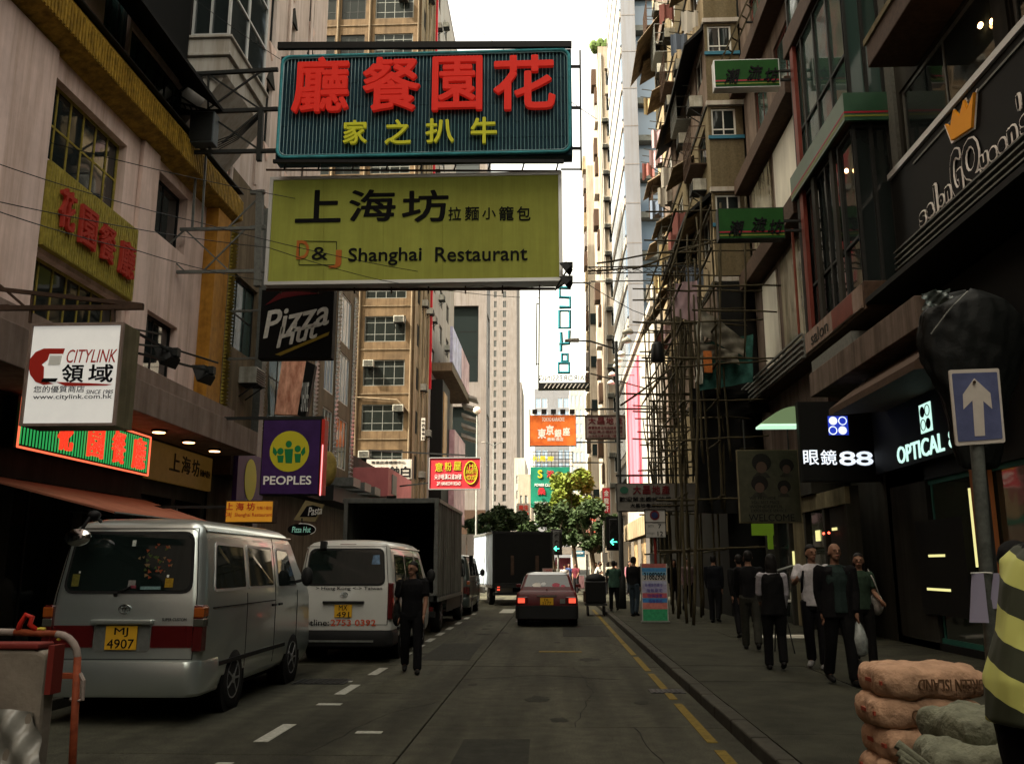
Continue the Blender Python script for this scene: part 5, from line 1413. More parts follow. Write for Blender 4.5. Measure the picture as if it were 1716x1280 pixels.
text_px(t, 'FASHION', (961, 924, 977, 928), 59.98, M['white'], .02, .02)

# --- 潮流坊 green signs
M['greenlight'] = mat('green_plastic_face', C(.008, .055, .008), .65, var=.15, scale=3)
for k, (r_, lab) in enumerate((((1198, 98, 1305, 147), 'upper green projecting sign with black slanted characters and red stripe'), ((1205, 347, 1313, 401), 'lower green projecting sign with black slanted characters and red stripe'))):
    Y = 20.8
    t, a, c = board('green_projecting_sign', lab, r_, Y, 'greenlight', 'alu' if k == 0 else 'iron', .3, group='green projecting signs on the bay window building')
    yb = r_[3]
    for chh, x_, y_ in (('潮', 1214, 0), ('流', 1252, -6), ('坊', 1280, -2)):
        x_ += 7 * k; text_px(t, chh, (x_, yb - 37 + y_ + 6, x_ + 26, yb - 8 + y_ + 2), Y - .01, M['ink'], .02, .03, .3, name='character')
    MB().box(a.x + .02, c.x - .02, Y - .006, Y - .001, a.z + .16, a.z + .20).build('stripe', M['redstripe'], t)
    MB().box(a.x + .02, c.x - .02, Y - .006, Y - .001, a.z + .08, a.z + .11).build('stripe', M['ygstripe'], t)
    for q_ in (.5, .25): MB().bar((c.x, Y + .15, a.z + q_), (6.4, Y + .15, a.z + q_), .06).build('bracket', M['iron'], t)
# --- salon lettering, made of outlined letters along the black spandrel
M['salonwhite'] = mat('pale_letter_edge', C(.80, .78, .76), .6, var=.2, scale=6)
M['salonblack'] = mat('black_letter_face', C(.006, .006, .0065), .8)
M['crown'] = mat('orange_crown', C(.75, .32, .02), .6)
t = thing('salon_lettering_sign', 'black letters with pale outline and orange crown along the dark spandrel', 'sign', (XR - .2, 14, 7.7))
def facade_glyph(s, p00, p10, hz, off1=.055, off2=.01):
    """bottom-left and bottom-right pixels, upper pixel for the height"""
    A = atx(p00[0], p00[1], XR - .16); B = atx(p10[0], p10[1], XR - .16); T = atx(p00[0], hz, XR - .16)
    U_ = V((0, B.y - A.y, B.z - A.z)); W_ = V((0, 0, T.z - A.z)); h_ = W_.length
    e1, e2 = .052, .020
    mb = MB(); put_text(mb, s, A, U_, W_, .014, e1 / (h_ * .62)); mb.build('letter_outline', M['salonwhite'], t)
    g_ = e1 - e2; mb = MB(); un, wn_ = U_.normalized(), W_.normalized()
    put_text(mb, s, A + un * g_ + wn_ * g_ + V((-.018, 0, 0)), un * (U_.length - 2 * g_), wn_ * (h_ - 2 * g_), .006, e2 / ((h_ - 2 * g_) * .62)); mb.build('letter', M['salonblack'], t)
for s, x0_, x1_, yt, yb_ in (('s', 1543, 1555, 350, 385), ('a', 1556, 1568, 336, 370), ('l', 1569, 1573, 303, 360), ('o', 1575, 1585, 322, 352), ('n', 1586, 1597, 306, 344), ('G', 1598, 1618, 240, 342),
                     ('Q', 1618, 1648, 221, 326), ('u', 1645, 1659, 252, 289), ('e', 1660, 1674, 241, 278), ('e', 1675, 1690, 226, 265), ('n', 1691, 1708, 205, 250), ("'", 1706, 1711, 154, 190), ('s', 1712, 1730, 185, 232), ('H', 1736, 1770, 120, 208)):
    sl = .95 * (x1_ - x0_); facade_glyph(s, (x0_, yb_), (x1_, yb_ - sl), yt + sl * .6)
cr = [(1599, 236), (1588, 208), (1597, 212), (1602, 184), (1612, 196), (1619, 168), (1625, 184), (1636, 155), (1632, 214)]
MB().prism([atx(x_, y_, XR - .18) for x_, y_ in cr], (-.05, 0, 0)).build('crown', M['crown'], t)
ctr_ = V((0, 1, 0)) * 0; cp = [atx(x_, y_, XR - .15) for x_, y_ in cr]; cc = sum(cp, V((0, 0, 0))) / len(cp)
MB().prism([cc + (p_ - cc) * 1.14 for p_ in cp], (-.028, 0, 0)).build('crown_outline', M['salonwhite'], t)

# --- optical shop corner sign
M['lit'] = mat('lit_white_letter', C(.8, .85, .9), .4, emit=.75, ecol=(.80, .88, 1, 1))
M['litmint'] = mat('lit_mint_letter', C(.6, .8, .75), .4, emit=.75, ecol=(.62, 1, .86, 1))
M['litblue'] = mat('lit_blue_square', C(.02, .04, .3), .4, emit=.35, ecol=(.03, .08, .9, 1))
Y = 19.2
t, a, c = board('optician_corner_sign', 'black corner sign with lit Chinese characters 88 and four-circle logo facing the street', (1345, 672, 1468, 807), Y, 'pizzaface', 'blackwall', .2)
q0, q1 = at(1389, 729, Y - .002), at(1420, 697, Y - .002)
MB().box(q0.x, q1.x, Y - .006, Y - .001, q0.z, q1.z).build('logo_square', M['litblue'], t)
for (cx, cy, full) in ((1396, 705, 1), (1412, 705, 0), (1396, 721, 0), (1412, 721, 1)):
    if full: disc(cx, cy, 7, 7, Y - .008, M['lit'], t, 'logo_disc', .005, 20)
    else:
        o_ = at(cx, cy, Y - .01); MB().tube([(o_.x + .083 * cos(q * pi / 10), Y - .01, o_.z + .083 * sin(q * pi / 10)) for q in range(20)], .012, 5, closed=True).build('logo_ring', M['lit'], t)
text_px(t, '眼', (1347, 754, 1371, 779), Y - .002, M['lit'], .012, .012, name='character'); text_px(t, '鏡', (1376, 754, 1401, 779), Y - .002, M['lit'], .012, .01, name='character')
text_px(t, '8', (1407, 756, 1433, 780), Y - .002, M['lit'], .012, .045, name='character'); text_px(t, '8', (1435, 756, 1462, 780), Y - .002, M['lit'], .012, .045, name='character')
t = thing('optician_side_sign', 'black facade sign with lit OPTICAL 88 lettering and mint logo', 'sign', (XR - .1, 17.2, 3.5))
MB().box(XR - .2, XR - .005, 14.0, 19.05, 3.5, 5.05).build('face', M['blackwall'], t)
A = atx(1506, 778, XR - .2); B = atx(1584, 754, XR - .2)
mb = MB(); put_text(mb, 'OPTICAL', (A.x, A.y, A.z), (0, B.y - A.y, 0), (0, 0, .33), .02, .02); mb.build('lettering', M['litmint'], t)
mb = MB(); put_text(mb, '88', (A.x, B.y - .2, A.z), (0, -.75, 0), (0, 0, .33), .02, .02); mb.build('lettering', M['litmint'], t)
A = atx(1545, 727, XR - .2); B = atx(1564, 722, XR - .2); T = atx(1545, 678, XR - .2); h_ = T.z - A.z
MB().box(XR - .215, XR - .2005, B.y, A.y, A.z, A.z + h_).build('logo_panel', M['litmint'], t)
for (fy, fz, mm) in ((.72, .73, 'ink'), (.28, .27, 'ink'), (.28, .73, 'blackwall'), (.72, .27, 'blackwall')):
    cy_, cz_ = B.y + (A.y - B.y) * fy, A.z + h_ * fz; ry_, rz_ = (A.y - B.y) * .2, h_ * .19
    if mm == 'ink': MB().prism([(XR - .216, cy_ + ry_ * cos(q * pi / 10), cz_ + rz_ * sin(q * pi / 10)) for q in range(20)], (-.006, 0, 0)).build('logo_disc', M['ink'], t)
    else: MB().tube([(XR - .22, cy_ + ry_ * cos(q * pi / 10), cz_ + rz_ * sin(q * pi / 10)) for q in range(20)], .008, 5, closed=True).build('logo_ring', M['ink'], t)
# --- green-lit hood lamp
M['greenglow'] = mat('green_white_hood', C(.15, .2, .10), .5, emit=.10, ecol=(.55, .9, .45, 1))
Y = 19.4
t = thing('green_lit_hood', 'pale green half-round hood lit from below left of the optician corner sign', 'hood', at(1310, 712, Y))
q0, q1 = at(1275, 710, Y), at(1342, 688, Y)
n = 14; pts = [(q0.x + (q1.x - q0.x) * i / n, Y, q0.z + (q1.z - q0.z) * 1.35 * math.sin(min(1, i / n * 1.15) * pi / 2)) for i in range(n + 1)] + [(q1.x, Y, q0.z)]
MB().prism(pts, (0, .5, 0)).build('hood', M['greenglow'], t)
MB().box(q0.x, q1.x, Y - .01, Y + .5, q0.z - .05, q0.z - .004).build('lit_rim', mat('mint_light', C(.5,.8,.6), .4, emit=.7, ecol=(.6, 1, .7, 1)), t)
# --- welcome poster board
Y = 20.5
M['posterboard'] = mat('yellowed_poster_board', C(.034, .033, .021), .8, var=.3, scale=6)
t, a, c = board('welcome_poster_board', 'yellowed poster board with portraits and WELCOME lettering hanging over the pavement', (1240, 753, 1337, 876), Y, 'posterboard', 'olive', .08)
text_px(t, 'WELCOME', (1255, 861, 1331, 873), Y - .002, M['ink'], .004, .01)
for k, s_ in enumerate(('WE PROVIDE', 'YOU BEST PRICE', 'WONDERFUL', 'EXPERIENCE SERVICE')): text_px(t, s_, (1256 + (k % 2) * 3, 832 + k * 7, 1300 + k * 6, 837 + k * 7), Y - .002, M['ink'], .004, .0)
for (px, py, s_) in ((1276, 775, 16), (1318, 780, 12), (1273, 810, 14), (1314, 815, 11)):
    disc(px, py, s_, s_ * .95, Y - .002, M['hair'], t, 'portrait_hair', .004, 18); disc(px, py + s_ * .5, s_ * .55, s_ * .6, Y - .007, mat('portrait_tone_%d' % px, C(.05, .03, .022), .7), t, 'portrait_face', .004, 16)
    shape(t, [(px - s_, py + s_ * 1.6), (px - s_ * .5, py + s_ * 1.05), (px + s_ * .5, py + s_ * 1.05), (px + s_, py + s_ * 1.6)], Y - .002, M['darkwall'], 'portrait_shoulders', .004)
for x_ in (a.x + .2, c.x - .2): MB().bar((x_, Y + .04, c.z), (x_, Y + .04, c.z + .7), .03).build('hanger', M['iron'], t)
M['limepaper'] = mat('lime_paper', C(.09, .17, .01), .7, emit=.02, ecol=(.5, .9, .05, 1))
for k, (r_, lb) in enumerate((((1260, 877, 1296, 897), 'wide lime green paper strip hanging under the welcome board'), ((1287, 890, 1295, 920), 'narrow lime green paper strip dangling under the welcome board'))):
    t, a, c = board('paper_strip', lb, r_, 20.45 - k * .08, 'limepaper', 'limepaper', .02, 'paper', 'lime paper strips', rim=.002)
# --- no stopping sign
Y = 26.5
M['greyface'] = mat('pale_grey_sign_face', C(.32, .31, .29), .5, var=.1, scale=5)
t, a, c = board('no_stopping_sign', 'square sign with dark roundel above a 7 to 12 time plate on a red post', (1081, 853, 1115, 901), Y, 'greyface', 'iron', .05, rim=.02, rimm='black')
disc(1097, 863, 8, 8, Y - .002, M['maroon'], t, 'roundel'); disc(1097, 863, 5.5, 5.5, Y - .009, mat('navy_print', C(.015, .02, .06), .5), t, 'roundel_centre', .004)
MB().bar(at(1081, 875, Y - .004), at(1115, 875, Y - .004), .02).build('divider', M['black'], t)
text_px(t, '7', (1103, 878, 1108, 885), Y - .003, M['ink'], .006, .02); text_px(t, '12', (1102, 890, 1111, 898), Y - .003, M['ink'], .006, .02)
text_px(t, 'am', (1086, 879, 1095, 883), Y - .003, M['greysteel'], .006, .0); text_px(t, 'midnight', (1084, 891, 1097, 896), Y - .003, M['greysteel'], .006, .0)
g_ = atg(1098, 1040, .12); p_ = at(1098, 901, Y)
MB().tube([(p_.x, Y + .09, .12), (p_.x, Y + .09, p_.z + .8)], .04, 10).build('post', mat('dull_red_post', C(.13, .015, .012), .5), t)
MB().box(p_.x - .14, p_.x + .14, Y + .3, Y + .32, p_.z - .75, p_.z - .45).build('rear_plate', M['greysteel'], t)

# --- vertical estate banner stand on the pavement
Y = 25
t = thing('banner_stand', 'tall printed banner stand in blue, white, red and green beside the kerb', 'banner', atg(1097, 1052, .12))
a, c = at(1077, 1052, Y), at(1117, 944, Y); a.z = .14
MB().box(a.x, c.x, Y, Y + .05, a.z, c.z).build('panel', M['greyface'], t)
bands = [(.93, 1, C(.30,.10,.09)), (.86, .925, C(.05,.18,.36)), (.80, .855, C(.10,.25,.38)), (.64, .70, C(.3,.31,.42)), (.50, .635, C(.26,.25,.36)), (.41, .49, C(.35,.08,.1)), (.33, .405, C(.04,.16,.38)), (.22, .325, C(.4,.14,.12)), (.02, .215, C(.03,.22,.10))]
for k, (z0, z1, cc_) in enumerate(bands):
    MB().box(a.x + .02, c.x - .02, Y - .006, Y - .001, a.z + (c.z - a.z) * z0, a.z + (c.z - a.z) * z1).build('printed_band', mat('band_%d' % k, cc_, .5, var=.3, scale=12), t)
text_px(t, '31882950', (1079, 959, 1115, 971), Y - .006, M['ink'], .004, .03)
for k in range(4): text_px(t, ['新樓盤熱賣中', '海景豪宅', '特價優惠', '租售查詢'][k], (1081 + k * 2, 977 + k * 9, 1110, 983 + k * 9), Y - .007, mat('indigo_%d' % k, C(.05, .03, .2), .6), .004, .0)
mb = MB().bar((a.x, Y + .06, a.z), (a.x, Y + .06, c.z), .03).bar((c.x, Y + .06, a.z), (c.x, Y + .06, c.z), .03).box(a.x - .03, c.x + .03, Y - .1, Y + .18, .125, .16); mb.build('stand', M['greysteel'], t)

# --- overhead cables
def cable(name_label, pts, r=.008, m='black'):
    o = MB()
    P_ = [V(p) for p in pts]; out = []
    for a_, b_ in zip(P_, P_[1:]):
        for k in range(8): q = k / 8; out.append(a_.lerp(b_, q) + V((0, 0, -.6 * q * (1 - q) * min(1, (b_ - a_).length / 12))))
    out.append(P_[-1]); o.tube(out, r, 4)
    x_ = o.build('overhead_cable', M[m]); props(x_, name_label, 'cable', 'overhead cables')
cable('thin cable crossing low over the pink wall toward the lime lightbox', [at(-40, 205, 12), at(480, 330, 17), at(700, 350, 30)])
cable('thin cable running from the top left corner to the teal signboard', [at(300, -20, 14), at(470, 100, 16.5)])
cable('cable slanting across the lower half of the lime lightbox', [at(-40, 330, 10), at(450, 415, 15), at(640, 470, 17), at(940, 500, 24)], .007)
cable('cable slanting across the lower left of the lime lightbox', [at(-40, 262, 10), at(330, 372, 14), at(700, 455, 17)], .007)
cable('cable from the brown block roof toward the teal signboard top', [at(780, 30, 55), at(860, 95, 50), at(1000, 200, 40)], .02)
cable('cable running along the pink wall beside the pilaster', [at(-30, 345, 9), at(230, 420, 12), at(440, 470, 16)], .007)
cable('cable drooping from the scaffold across the far street', [at(975, 470, 27), at(1060, 520, 27), at(1180, 560, 26)], .012)
# ================================================================ VEHICLES
def lerp_tab(T, z, j):
    if z <= T[0][0]: return T[0][j]
    for a, b_ in zip(T, T[1:]):
        if z <= b_[0]: 
            t = (z - a[0]) / (b_[0] - a[0]); return a[j] + (b_[j] - a[j]) * t
    return T[-1][j]
def plan_loop(w_, yr, yf, z, rr_, rf, n=5, crown=0.0):
    pts = []
    for cx, cy, a0, r in ((w_ - rr_, yr + rr_, -pi / 2, rr_), (w_ - rf, yf - rf, 0, rf), (-w_ + rf, yf - rf, pi / 2, rf), (-w_ + rr_, yr + rr_, pi, rr_)):
        for q in range(n + 1):
            a = a0 + q * pi / 2 / n; pts.append(V((cx + r * cos(a), cy + r * sin(a), z)))
    return pts
def rounded(pts, r, n=4):
    out = []; m = len(pts)
    for i in range(m):
        p, a, b_ = V(pts[i]), V(pts[i - 1]), V(pts[(i + 1) % m])
        r_ = min(r, (a - p).length * .45, (b_ - p).length * .45)
        s, e = p + (a - p).normalized() * r_, p + (b_ - p).normalized() * r_
        for q in range(n + 1):
            t = q / n; out.append(s * (1 - t) ** 2 + p * 2 * t * (1 - t) + e * t * t)
    return out
def stack_mesh(T, rr_=.14, rf=.25, n=5):
    mb = MB(); rings = []
    for row in T: rings.append(plan_loop(row[1], row[2], row[3], row[0], min(rr_, row[1] * .9), min(rf, row[1] * .9), n))
    return mb.loops(rings)
def cut_wheels(body, ys, r, w_, zc):
    for y in ys:
        for s in (-1, 1):
            c = MB().cyl((s * (w_ - .26), y, zc), (s * (w_ + .2), y, zc), r, n=28).build('cutter', None)
            m = body.modifiers.new('b', 'BOOLEAN'); m.object = c; m.operation = 'DIFFERENCE'; m.solver = 'EXACT'
            dg = bpy.context.evaluated_depsgraph_get()
            me = bpy.data.meshes.new_from_object(body.evaluated_get(dg))
            body.modifiers.clear(); old = body.data; body.data = me
            bpy.data.objects.remove(c)
def smooth_by(o, ang=40):
    me = o.data; bm = bmesh.new(); bm.from_mesh(me)
    for f in bm.faces: f.smooth = True
    for e in bm.edges:
        if len(e.link_faces) == 2 and e.calc_face_angle(0) > radians(ang): e.smooth = False
    bm.to_mesh(me); bm.free()
M['silver_paint'] = mat('silver_car_paint', C(.52, .57, .55), .28, metal=.85, coat=.5, var=.06, scale=2)
M['darkgreen_paint'] = mat('dark_green_grey_paint', C(.05, .065, .06), .3, metal=.4, coat=.5)
M['white_paint'] = mat('white_car_paint', C(.40, .40, .37), .3, coat=.4, var=.06, scale=3)
M['carglass'] = glassy('car_glass', (.006, .010, .009, 1), .03, .004)
M['plate'] = mat('yellow_number_plate', C(.52, .29, .02), .45)
M['tail_red'] = mat('red_tail_lens', C(.06, .004, .004), .2, coat=.6)
M['tail_amber'] = mat('amber_tail_lens', C(.25, .06, .01), .2, coat=.6)
M['tail_smoke'] = mat('smoked_lens', C(.05, .05, .04), .2, coat=.6)
M['chrome'] = mat('chrome', C(.55, .55, .55), .12, metal=1)
M['rim'] = mat('alloy_rim', C(.30, .30, .30), .35, metal=.8)
M['trimblack'] = mat('black_trim', C(.012, .012, .012), .55)
M['rearview'] = mat('mirror_glass', C(.6, .6, .6), .05, metal=1)
def wheel(par, x, y, r, wd, s):
    pr = [(r * .62, -wd / 2), (r * .92, -wd / 2), (r, -wd * .36), (r, wd * .36), (r * .92, wd / 2), (r * .62, wd / 2)]
    w_ = MB().lathe(pr, (x, y, r), 28, 'X').build('wheel', M['rubber'], par, smooth=True); smooth_by(w_, 50)
    rm = MB().lathe([(r * .63, -wd * .40), (r * .63, wd * .40)], (x, y, r), 24, 'X')
    o = x + s * wd * .42
    rm2 = MB().lathe([(r * .64, 0), (r * .64, s * .02), (r * .54, s * .012), (r * .54, -s * .02)], (o, y, r), 24, 'X')
    for k in range(7):
        a = 2 * pi * k / 7; rm2.bar((o, y, r), (o, y + cos(a) * r * .6, r + sin(a) * r * .6), .045, .02)
    rm2.cyl((o - .02, y, r), (o + s * .022, y, r), r * .16, n=12)
    MB().cyl((x - s * .02, y, r), (x + s * .01, y, r), r * .6, n=18).build('brake_disc', M['trimblack'], w_)
    rm2.build('rim', M['rim'], w_)
    return w_
VAN = [(.26, .78, .12, 4.58), (.32, .82, .04, 4.66), (.42, .84, .0, 4.70), (.62, .845, .0, 4.70), (1.10, .845, .015, 4.62), (1.23, .835, .035, 4.50), (1.52, .80, .085, 4.05), (1.80, .755, .13, 3.78), (1.91, .72, .165, 3.62), (1.965, .65, .23, 3.5), (2.005, .52, .38, 3.3), (2.02, .30, .60, 3.0)]
def van(name, label, paint, side_paint, loc, rz, plate, old=True, scale=(1, 1, 1)):
    t = thing(name, label, 'van')
    T = VAN
    body = stack_mesh(T, .13, .3).build('body', M[paint], t)
    cut_wheels(body, (1.10, 3.55), .40, .845, .33); smooth_by(body, 38)
    yr = lambda z: lerp_tab(T, z, 2); wd = lambda z: lerp_tab(T, z, 1)
    for y in (1.10, 3.55):
        for s in (-1, 1):
            MB().lathe([(.396, 0), (.396, -s * .24), (.01, -s * .24)], (s * .835, y, .33), 24, 'X').build('wheel_arch', M['dark'], t)
            wheel(t, s * .745, y, .325, .20, s)
    MB().box(-.72, .72, .3, 4.4, .20, .30).build('underbody', M['dark'], t)
    def rear(poly, nm, m, eps=.004, th=.006, rad=.06, par=t, bevel=0):
        pts = rounded([(x, yr(z) - eps, z) for x, z in poly], rad)
        for p in pts: p.y = yr(p.z) - eps
        return MB().prism(pts, (0, -th, 0)).build(nm, m, par, bevel=bevel)
    def side(s, poly, nm, m, eps=.004, th=.005, rad=.05, par=t):
        pts = rounded([(0, y, z) for y, z in poly], rad)
        for p in pts: p.x = s * (wd(p.z) + eps)
        return MB().prism(pts, (s * th, 0, 0)).build(nm, m, par)
    # rear window with rubber seal
    z0, z1 = (1.25, 1.87)
    seal = rear([(-.71, z0), (.71, z0), (.655, z1), (-.655, z1)], 'rear_window', M['trimblack'], .002, .008, .12)
    rear([(-.68, z0 + .03), (.68, z0 + .03), (.63, z1 - .03), (-.63, z1 - .03)], 'pane', M['carglass'], .012, .003, .10, seal)
    # tailgate seams
    mb = MB()
    zz = [.62, .8, 1.1, 1.23, 1.52, 1.80, 1.90]
    for s in (-1, 1):
        for a, b_ in zip(zz, zz[1:]):
            k = lambda z: .765 - max(0, z - 1.2) * .11
            mb.bar((s * k(a), yr(a) - .001, a), (s * k(b_), yr(b_) - .001, b_), .008)
    mb.bar((-.765, yr(.62) - .001, .62), (.765, yr(.62) - .001, .62), .008).bar((-.69, yr(1.9) - .001, 1.90), (.69, yr(1.9) - .001, 1.90), .008)
    mb.build('tailgate_seam', M['trimblack'], t)
    # side windows (two big panes and front door) on both sides
    for s in (-1, 1):
        for poly in ([(.34, 1.26), (1.42, 1.26), (1.40, 1.76), (.46, 1.77)], [(1.50, 1.26), (2.55, 1.26), (2.50, 1.75), (1.50, 1.76)], [(2.72, 1.24), (3.66, 1.24), (3.25, 1.73), (2.72, 1.75)]):
            a = side(s, poly, 'side_window', M['alu'] if old else M['trimblack'], .002, .007)
            q = [(y + (.03 if y < sum(p[0] for p in poly) / 4 else -.03), z + (.03 if z < 1.4 else -.03)) for y, z in poly]
            side(s, q, 'pane', M['carglass'], .010, .003, .04, a)
        mb = MB()
        for y, z0_, z1_ in ((2.62, .36, 1.8), (1.46, .42, 1.2), (3.7, .5, 1.2)):
            z = z0_
            while z < z1_: mb.bar((s * (wd(z) + .001), y, z), (s * (wd(z + .1) + .001), y, z + .1), .008); z += .1
        mb.bar((s * (wd(1.1) + .001), .3, 1.1), (s * (wd(1.1) + .001), 2.6, 1.1), .012)
        mb.build('door_seam', M['trimblack'], t)
        MB().box(s * .843, s * .862, .75 - .2, 3.1, .505, .55).build('side_moulding', M['trimblack'], t)
        for y in (2.75, 2.45): MB().box(s * .842, s * .87, y, y + .14, 1.03, 1.06).build('door_handle', M['trimblack'], t, bevel=.006)
        MB().bar((s * .80, 3.55, 1.30), (s * .98, 3.6, 1.34), .04).build('mirror_arm', M['trimblack'], t)
        MB().ell((s * 1.0, 3.6, 1.38), .09, .06, .13, 12, 8).build('wing_mirror', M['trimblack'], t, smooth=True)
    # windscreen and roof gutter
    pts = [(-.66, 4.47, 1.27), (.66, 4.47, 1.27), (.58, 3.86, 1.80), (-.58, 3.86, 1.80)]
    MB().prism(rounded(pts, .1), (0, .03, .015)).build('windscreen', M['carglass'], t)
    for s in (-1, 1): MB().tube([(s * .735, .25, 1.88), (s * .735, 3.55, 1.88)], .012, 6).build('roof_gutter', M['chrome'] if old else M[paint], t)
    # bumper
    bm_ = MB(); L = [plan_loop(.865, -.085, .55, z, .16, .02, 5) for z in ((.27, .30, .54, .60) if old else (.27, .30, .47, .53))]
    L = [[V((p.x * k, p.y + (1 - k) * .6, p.z)) for p in r_] for r_, k in zip(L, (.97, 1, 1, .975))]
    b = bm_.loops(L).build('rear_bumper', M[paint] if old else M['trimblack'], t); smooth_by(b, 40)
    # number plate and garnish
    if old:
        rear([(-.30, .69), (.30, .69), (.30, .95), (-.30, .95)], 'plate_recess', M['greysteel'], .002, .006, .04)
        MB().box(-.33, .33, -.06, .02, .955, 1.0).build('tailgate_garnish', M[paint], t, bevel=.012)
        for s in (-1, 1):
            rear([(s * .31, .73), (s * .75, .73), (s * .75, .94), (s * .31, .94)] if s > 0 else [(-.75, .73), (-.31, .73), (-.31, .94), (-.75, .94)], 'reflector_panel', M['tail_red'], .002, .008, .01)
            lp = MB().box(s * .755, s * .862, -.022, .12, .69, 1.14).build('tail_light', M['tail_red'], t, bevel=.015)
            MB().box(s * .76, s * .868, -.028, .125, 1.02, 1.12).build('indicator_lens', M['tail_amber'], lp, bevel=.01)
            MB().box(s * .76, s * .868, -.028, .125, .93, 1.01).build('reversing_lens', M['tail_smoke'], lp, bevel=.01)
        py_, pz, ps = -.012, .825, 1
    else:
        MB().box(-.36, .36, -.05, .02, .96, 1.0).build('tailgate_garnish', M['trimblack'], t, bevel=.012)
        for s in (-1, 1):
            lp = MB().box(s * .76, s * .85, -.012, .14, .70, 1.30).build('tail_light', M['tail_red'], t, bevel=.02)
        MB().box(-.15, .15, yr(1.94) - .012, yr(1.94) + .03, 1.90, 1.94).build('brake_light', M['tail_red'], t, bevel=.01)
        MB().box(-.55, .55, -.10, -.084, .345, .375).build('bumper_step', M['greysteel'], t)
        py_, pz, ps = -.012, .84, .9
    pl_ = MB().box(-.17 * ps, .17 * ps, py_ - .012, py_, pz - .115 * ps, pz + .115 * ps).build('number_plate', M['plate'], t, bevel=.004)
    mb = MB()
    put_text(mb, plate[0], (-.075, py_ - .013, pz + .008), (.15, 0, 0), (0, 0, .09), .002, .02)
    put_text(mb, plate[1], (-.145 if len(plate[1]) > 3 else -.11, py_ - .013, pz - .102), (.29 if len(plate[1]) > 3 else .22, 0, 0), (0, 0, .09), .002, .02)
    mb.build('plate_lettering', M['ink'], pl_)
    # emblem: three ovals
    ez = 1.10 if old else 1.10; ey = yr(ez) - .016; mb = MB()
    for rx, rz_, cz in ((.062, .042, 0), (.045, .014, .022), (.016, .036, .006)):
        mb.tube([(rx * cos(q * pi / 12), ey, ez + cz + rz_ * sin(q * pi / 12)) for q in range(24)], .006, 5, closed=True)
    mb.build('emblem', M['chrome'], t)
    mb = MB(); mb.bar((-.12, yr(1.27) - .02, 1.25), (.04, yr(1.33) - .03, 1.32), .014).bar((-.12, yr(1.25) - .01, 1.225), (-.12, yr(1.27) - .03, 1.26), .03)
    if old: mb.build('rear_wiper', M['trimblack'], t)
    return t
# near silver van
v1 = van('silver_van', 'silver grey van with yellow plate MJ 4907, nearest parked vehicle on the left', 'silver_paint', None, (-4.57, 9.45, 0), 0, ('MJ', '4907'))
m_ = thing_mirror = MB().ell((-.50, -.15, 1.80), .15, .05, .09, 14, 8).build('rear_under_mirror', M['rearview'], v1, smooth=True)
MB().tube([(-.42, .16, 1.97), (-.44, .0, 2.05), (-.5, -.10, 1.87)], .018, 8).ell((-.43, .02, 2.03), .07, .07, .05, 10, 6).build('mirror_stalk', M['trimblack'], v1, smooth=True)
mb = MB(); put_text(mb, 'SUPER CUSTOM', (.42, -.006, .985), (.26, 0, 0), (0, 0, .03), .004, .01); mb.build('model_lettering', M['trimblack'], v1)
wn = [o for o in v1.children if o.name.startswith('rear_window')][0]
yr_ = lambda z: lerp_tab(VAN, z, 2)
def sticker(par, x, z, w_, h, c, nm='window_sticker'):
    MB().prism([(x, yr_(z) - .017, z), (x + w_, yr_(z) - .017, z), (x + w_, yr_(z + h) - .017, z + h), (x, yr_(z + h) - .017, z + h)], (0, -.002, 0)).build(nm, mat(nm + '_%d' % len(bpy.data.materials), c, .6, var=.5, scale=60), par)
sticker(wn, -.62, 1.32, .08, .12, C(.10, .09, .015)); sticker(wn, .40, 1.31, .09, .09, C(.25, .15, .01)); sticker(wn, .0, 1.30, .08, .08, C(.16, .15, .14)); sticker(wn, .02, 1.30, .07, .03, C(.2, .02, .04))
sticker(wn, -.08 + .22, 1.29, .22, .03, C(.12, .2, .2)); sticker(wn, .41, 1.41, .025, .025, C(.6, .6, .55)); sticker(wn, -.56, 1.45, .02, .02, C(.5, .5, .45)); sticker(wn, -.02, 1.72, .04, .06, C(.4, .42, .38))
fl_ = MB(); lf = MB(); cm = MB()
for k in range(34):
    a = RND.uniform(0, 2 * pi); r = RND.uniform(.02, .19); x, z = .27 + r * cos(a) * 1.1, 1.57 + r * sin(a) * .95
    tgt = fl_ if k % 3 == 0 else lf if k % 3 == 1 else cm
    s_ = RND.uniform(.010, .024); q = RND.uniform(0, 3)
    tgt.prism([(x + s_ * 1.5 * cos(q), yr_(z) - .017, z + s_ * sin(q)), (x + s_ * cos(q + 2), yr_(z) - .017, z + s_ * sin(q + 2)), (x + s_ * cos(q + 4), yr_(z) - .017, z + s_ * sin(q + 4))], (0, -.003, 0))
fl_.build('flower_print', mat('orange_red_petal', C(.22, .05, .02), .6), wn); lf.build('leaf_print', mat('dark_leaf', C(.05, .07, .02), .6), wn); cm.build('petal_print', mat('dusky_petal', C(.16, .10, .05), .6), wn)
place(v1, (-4.57, 9.55, 0), radians(.6)); v1.scale = (1, 1, 1.065)
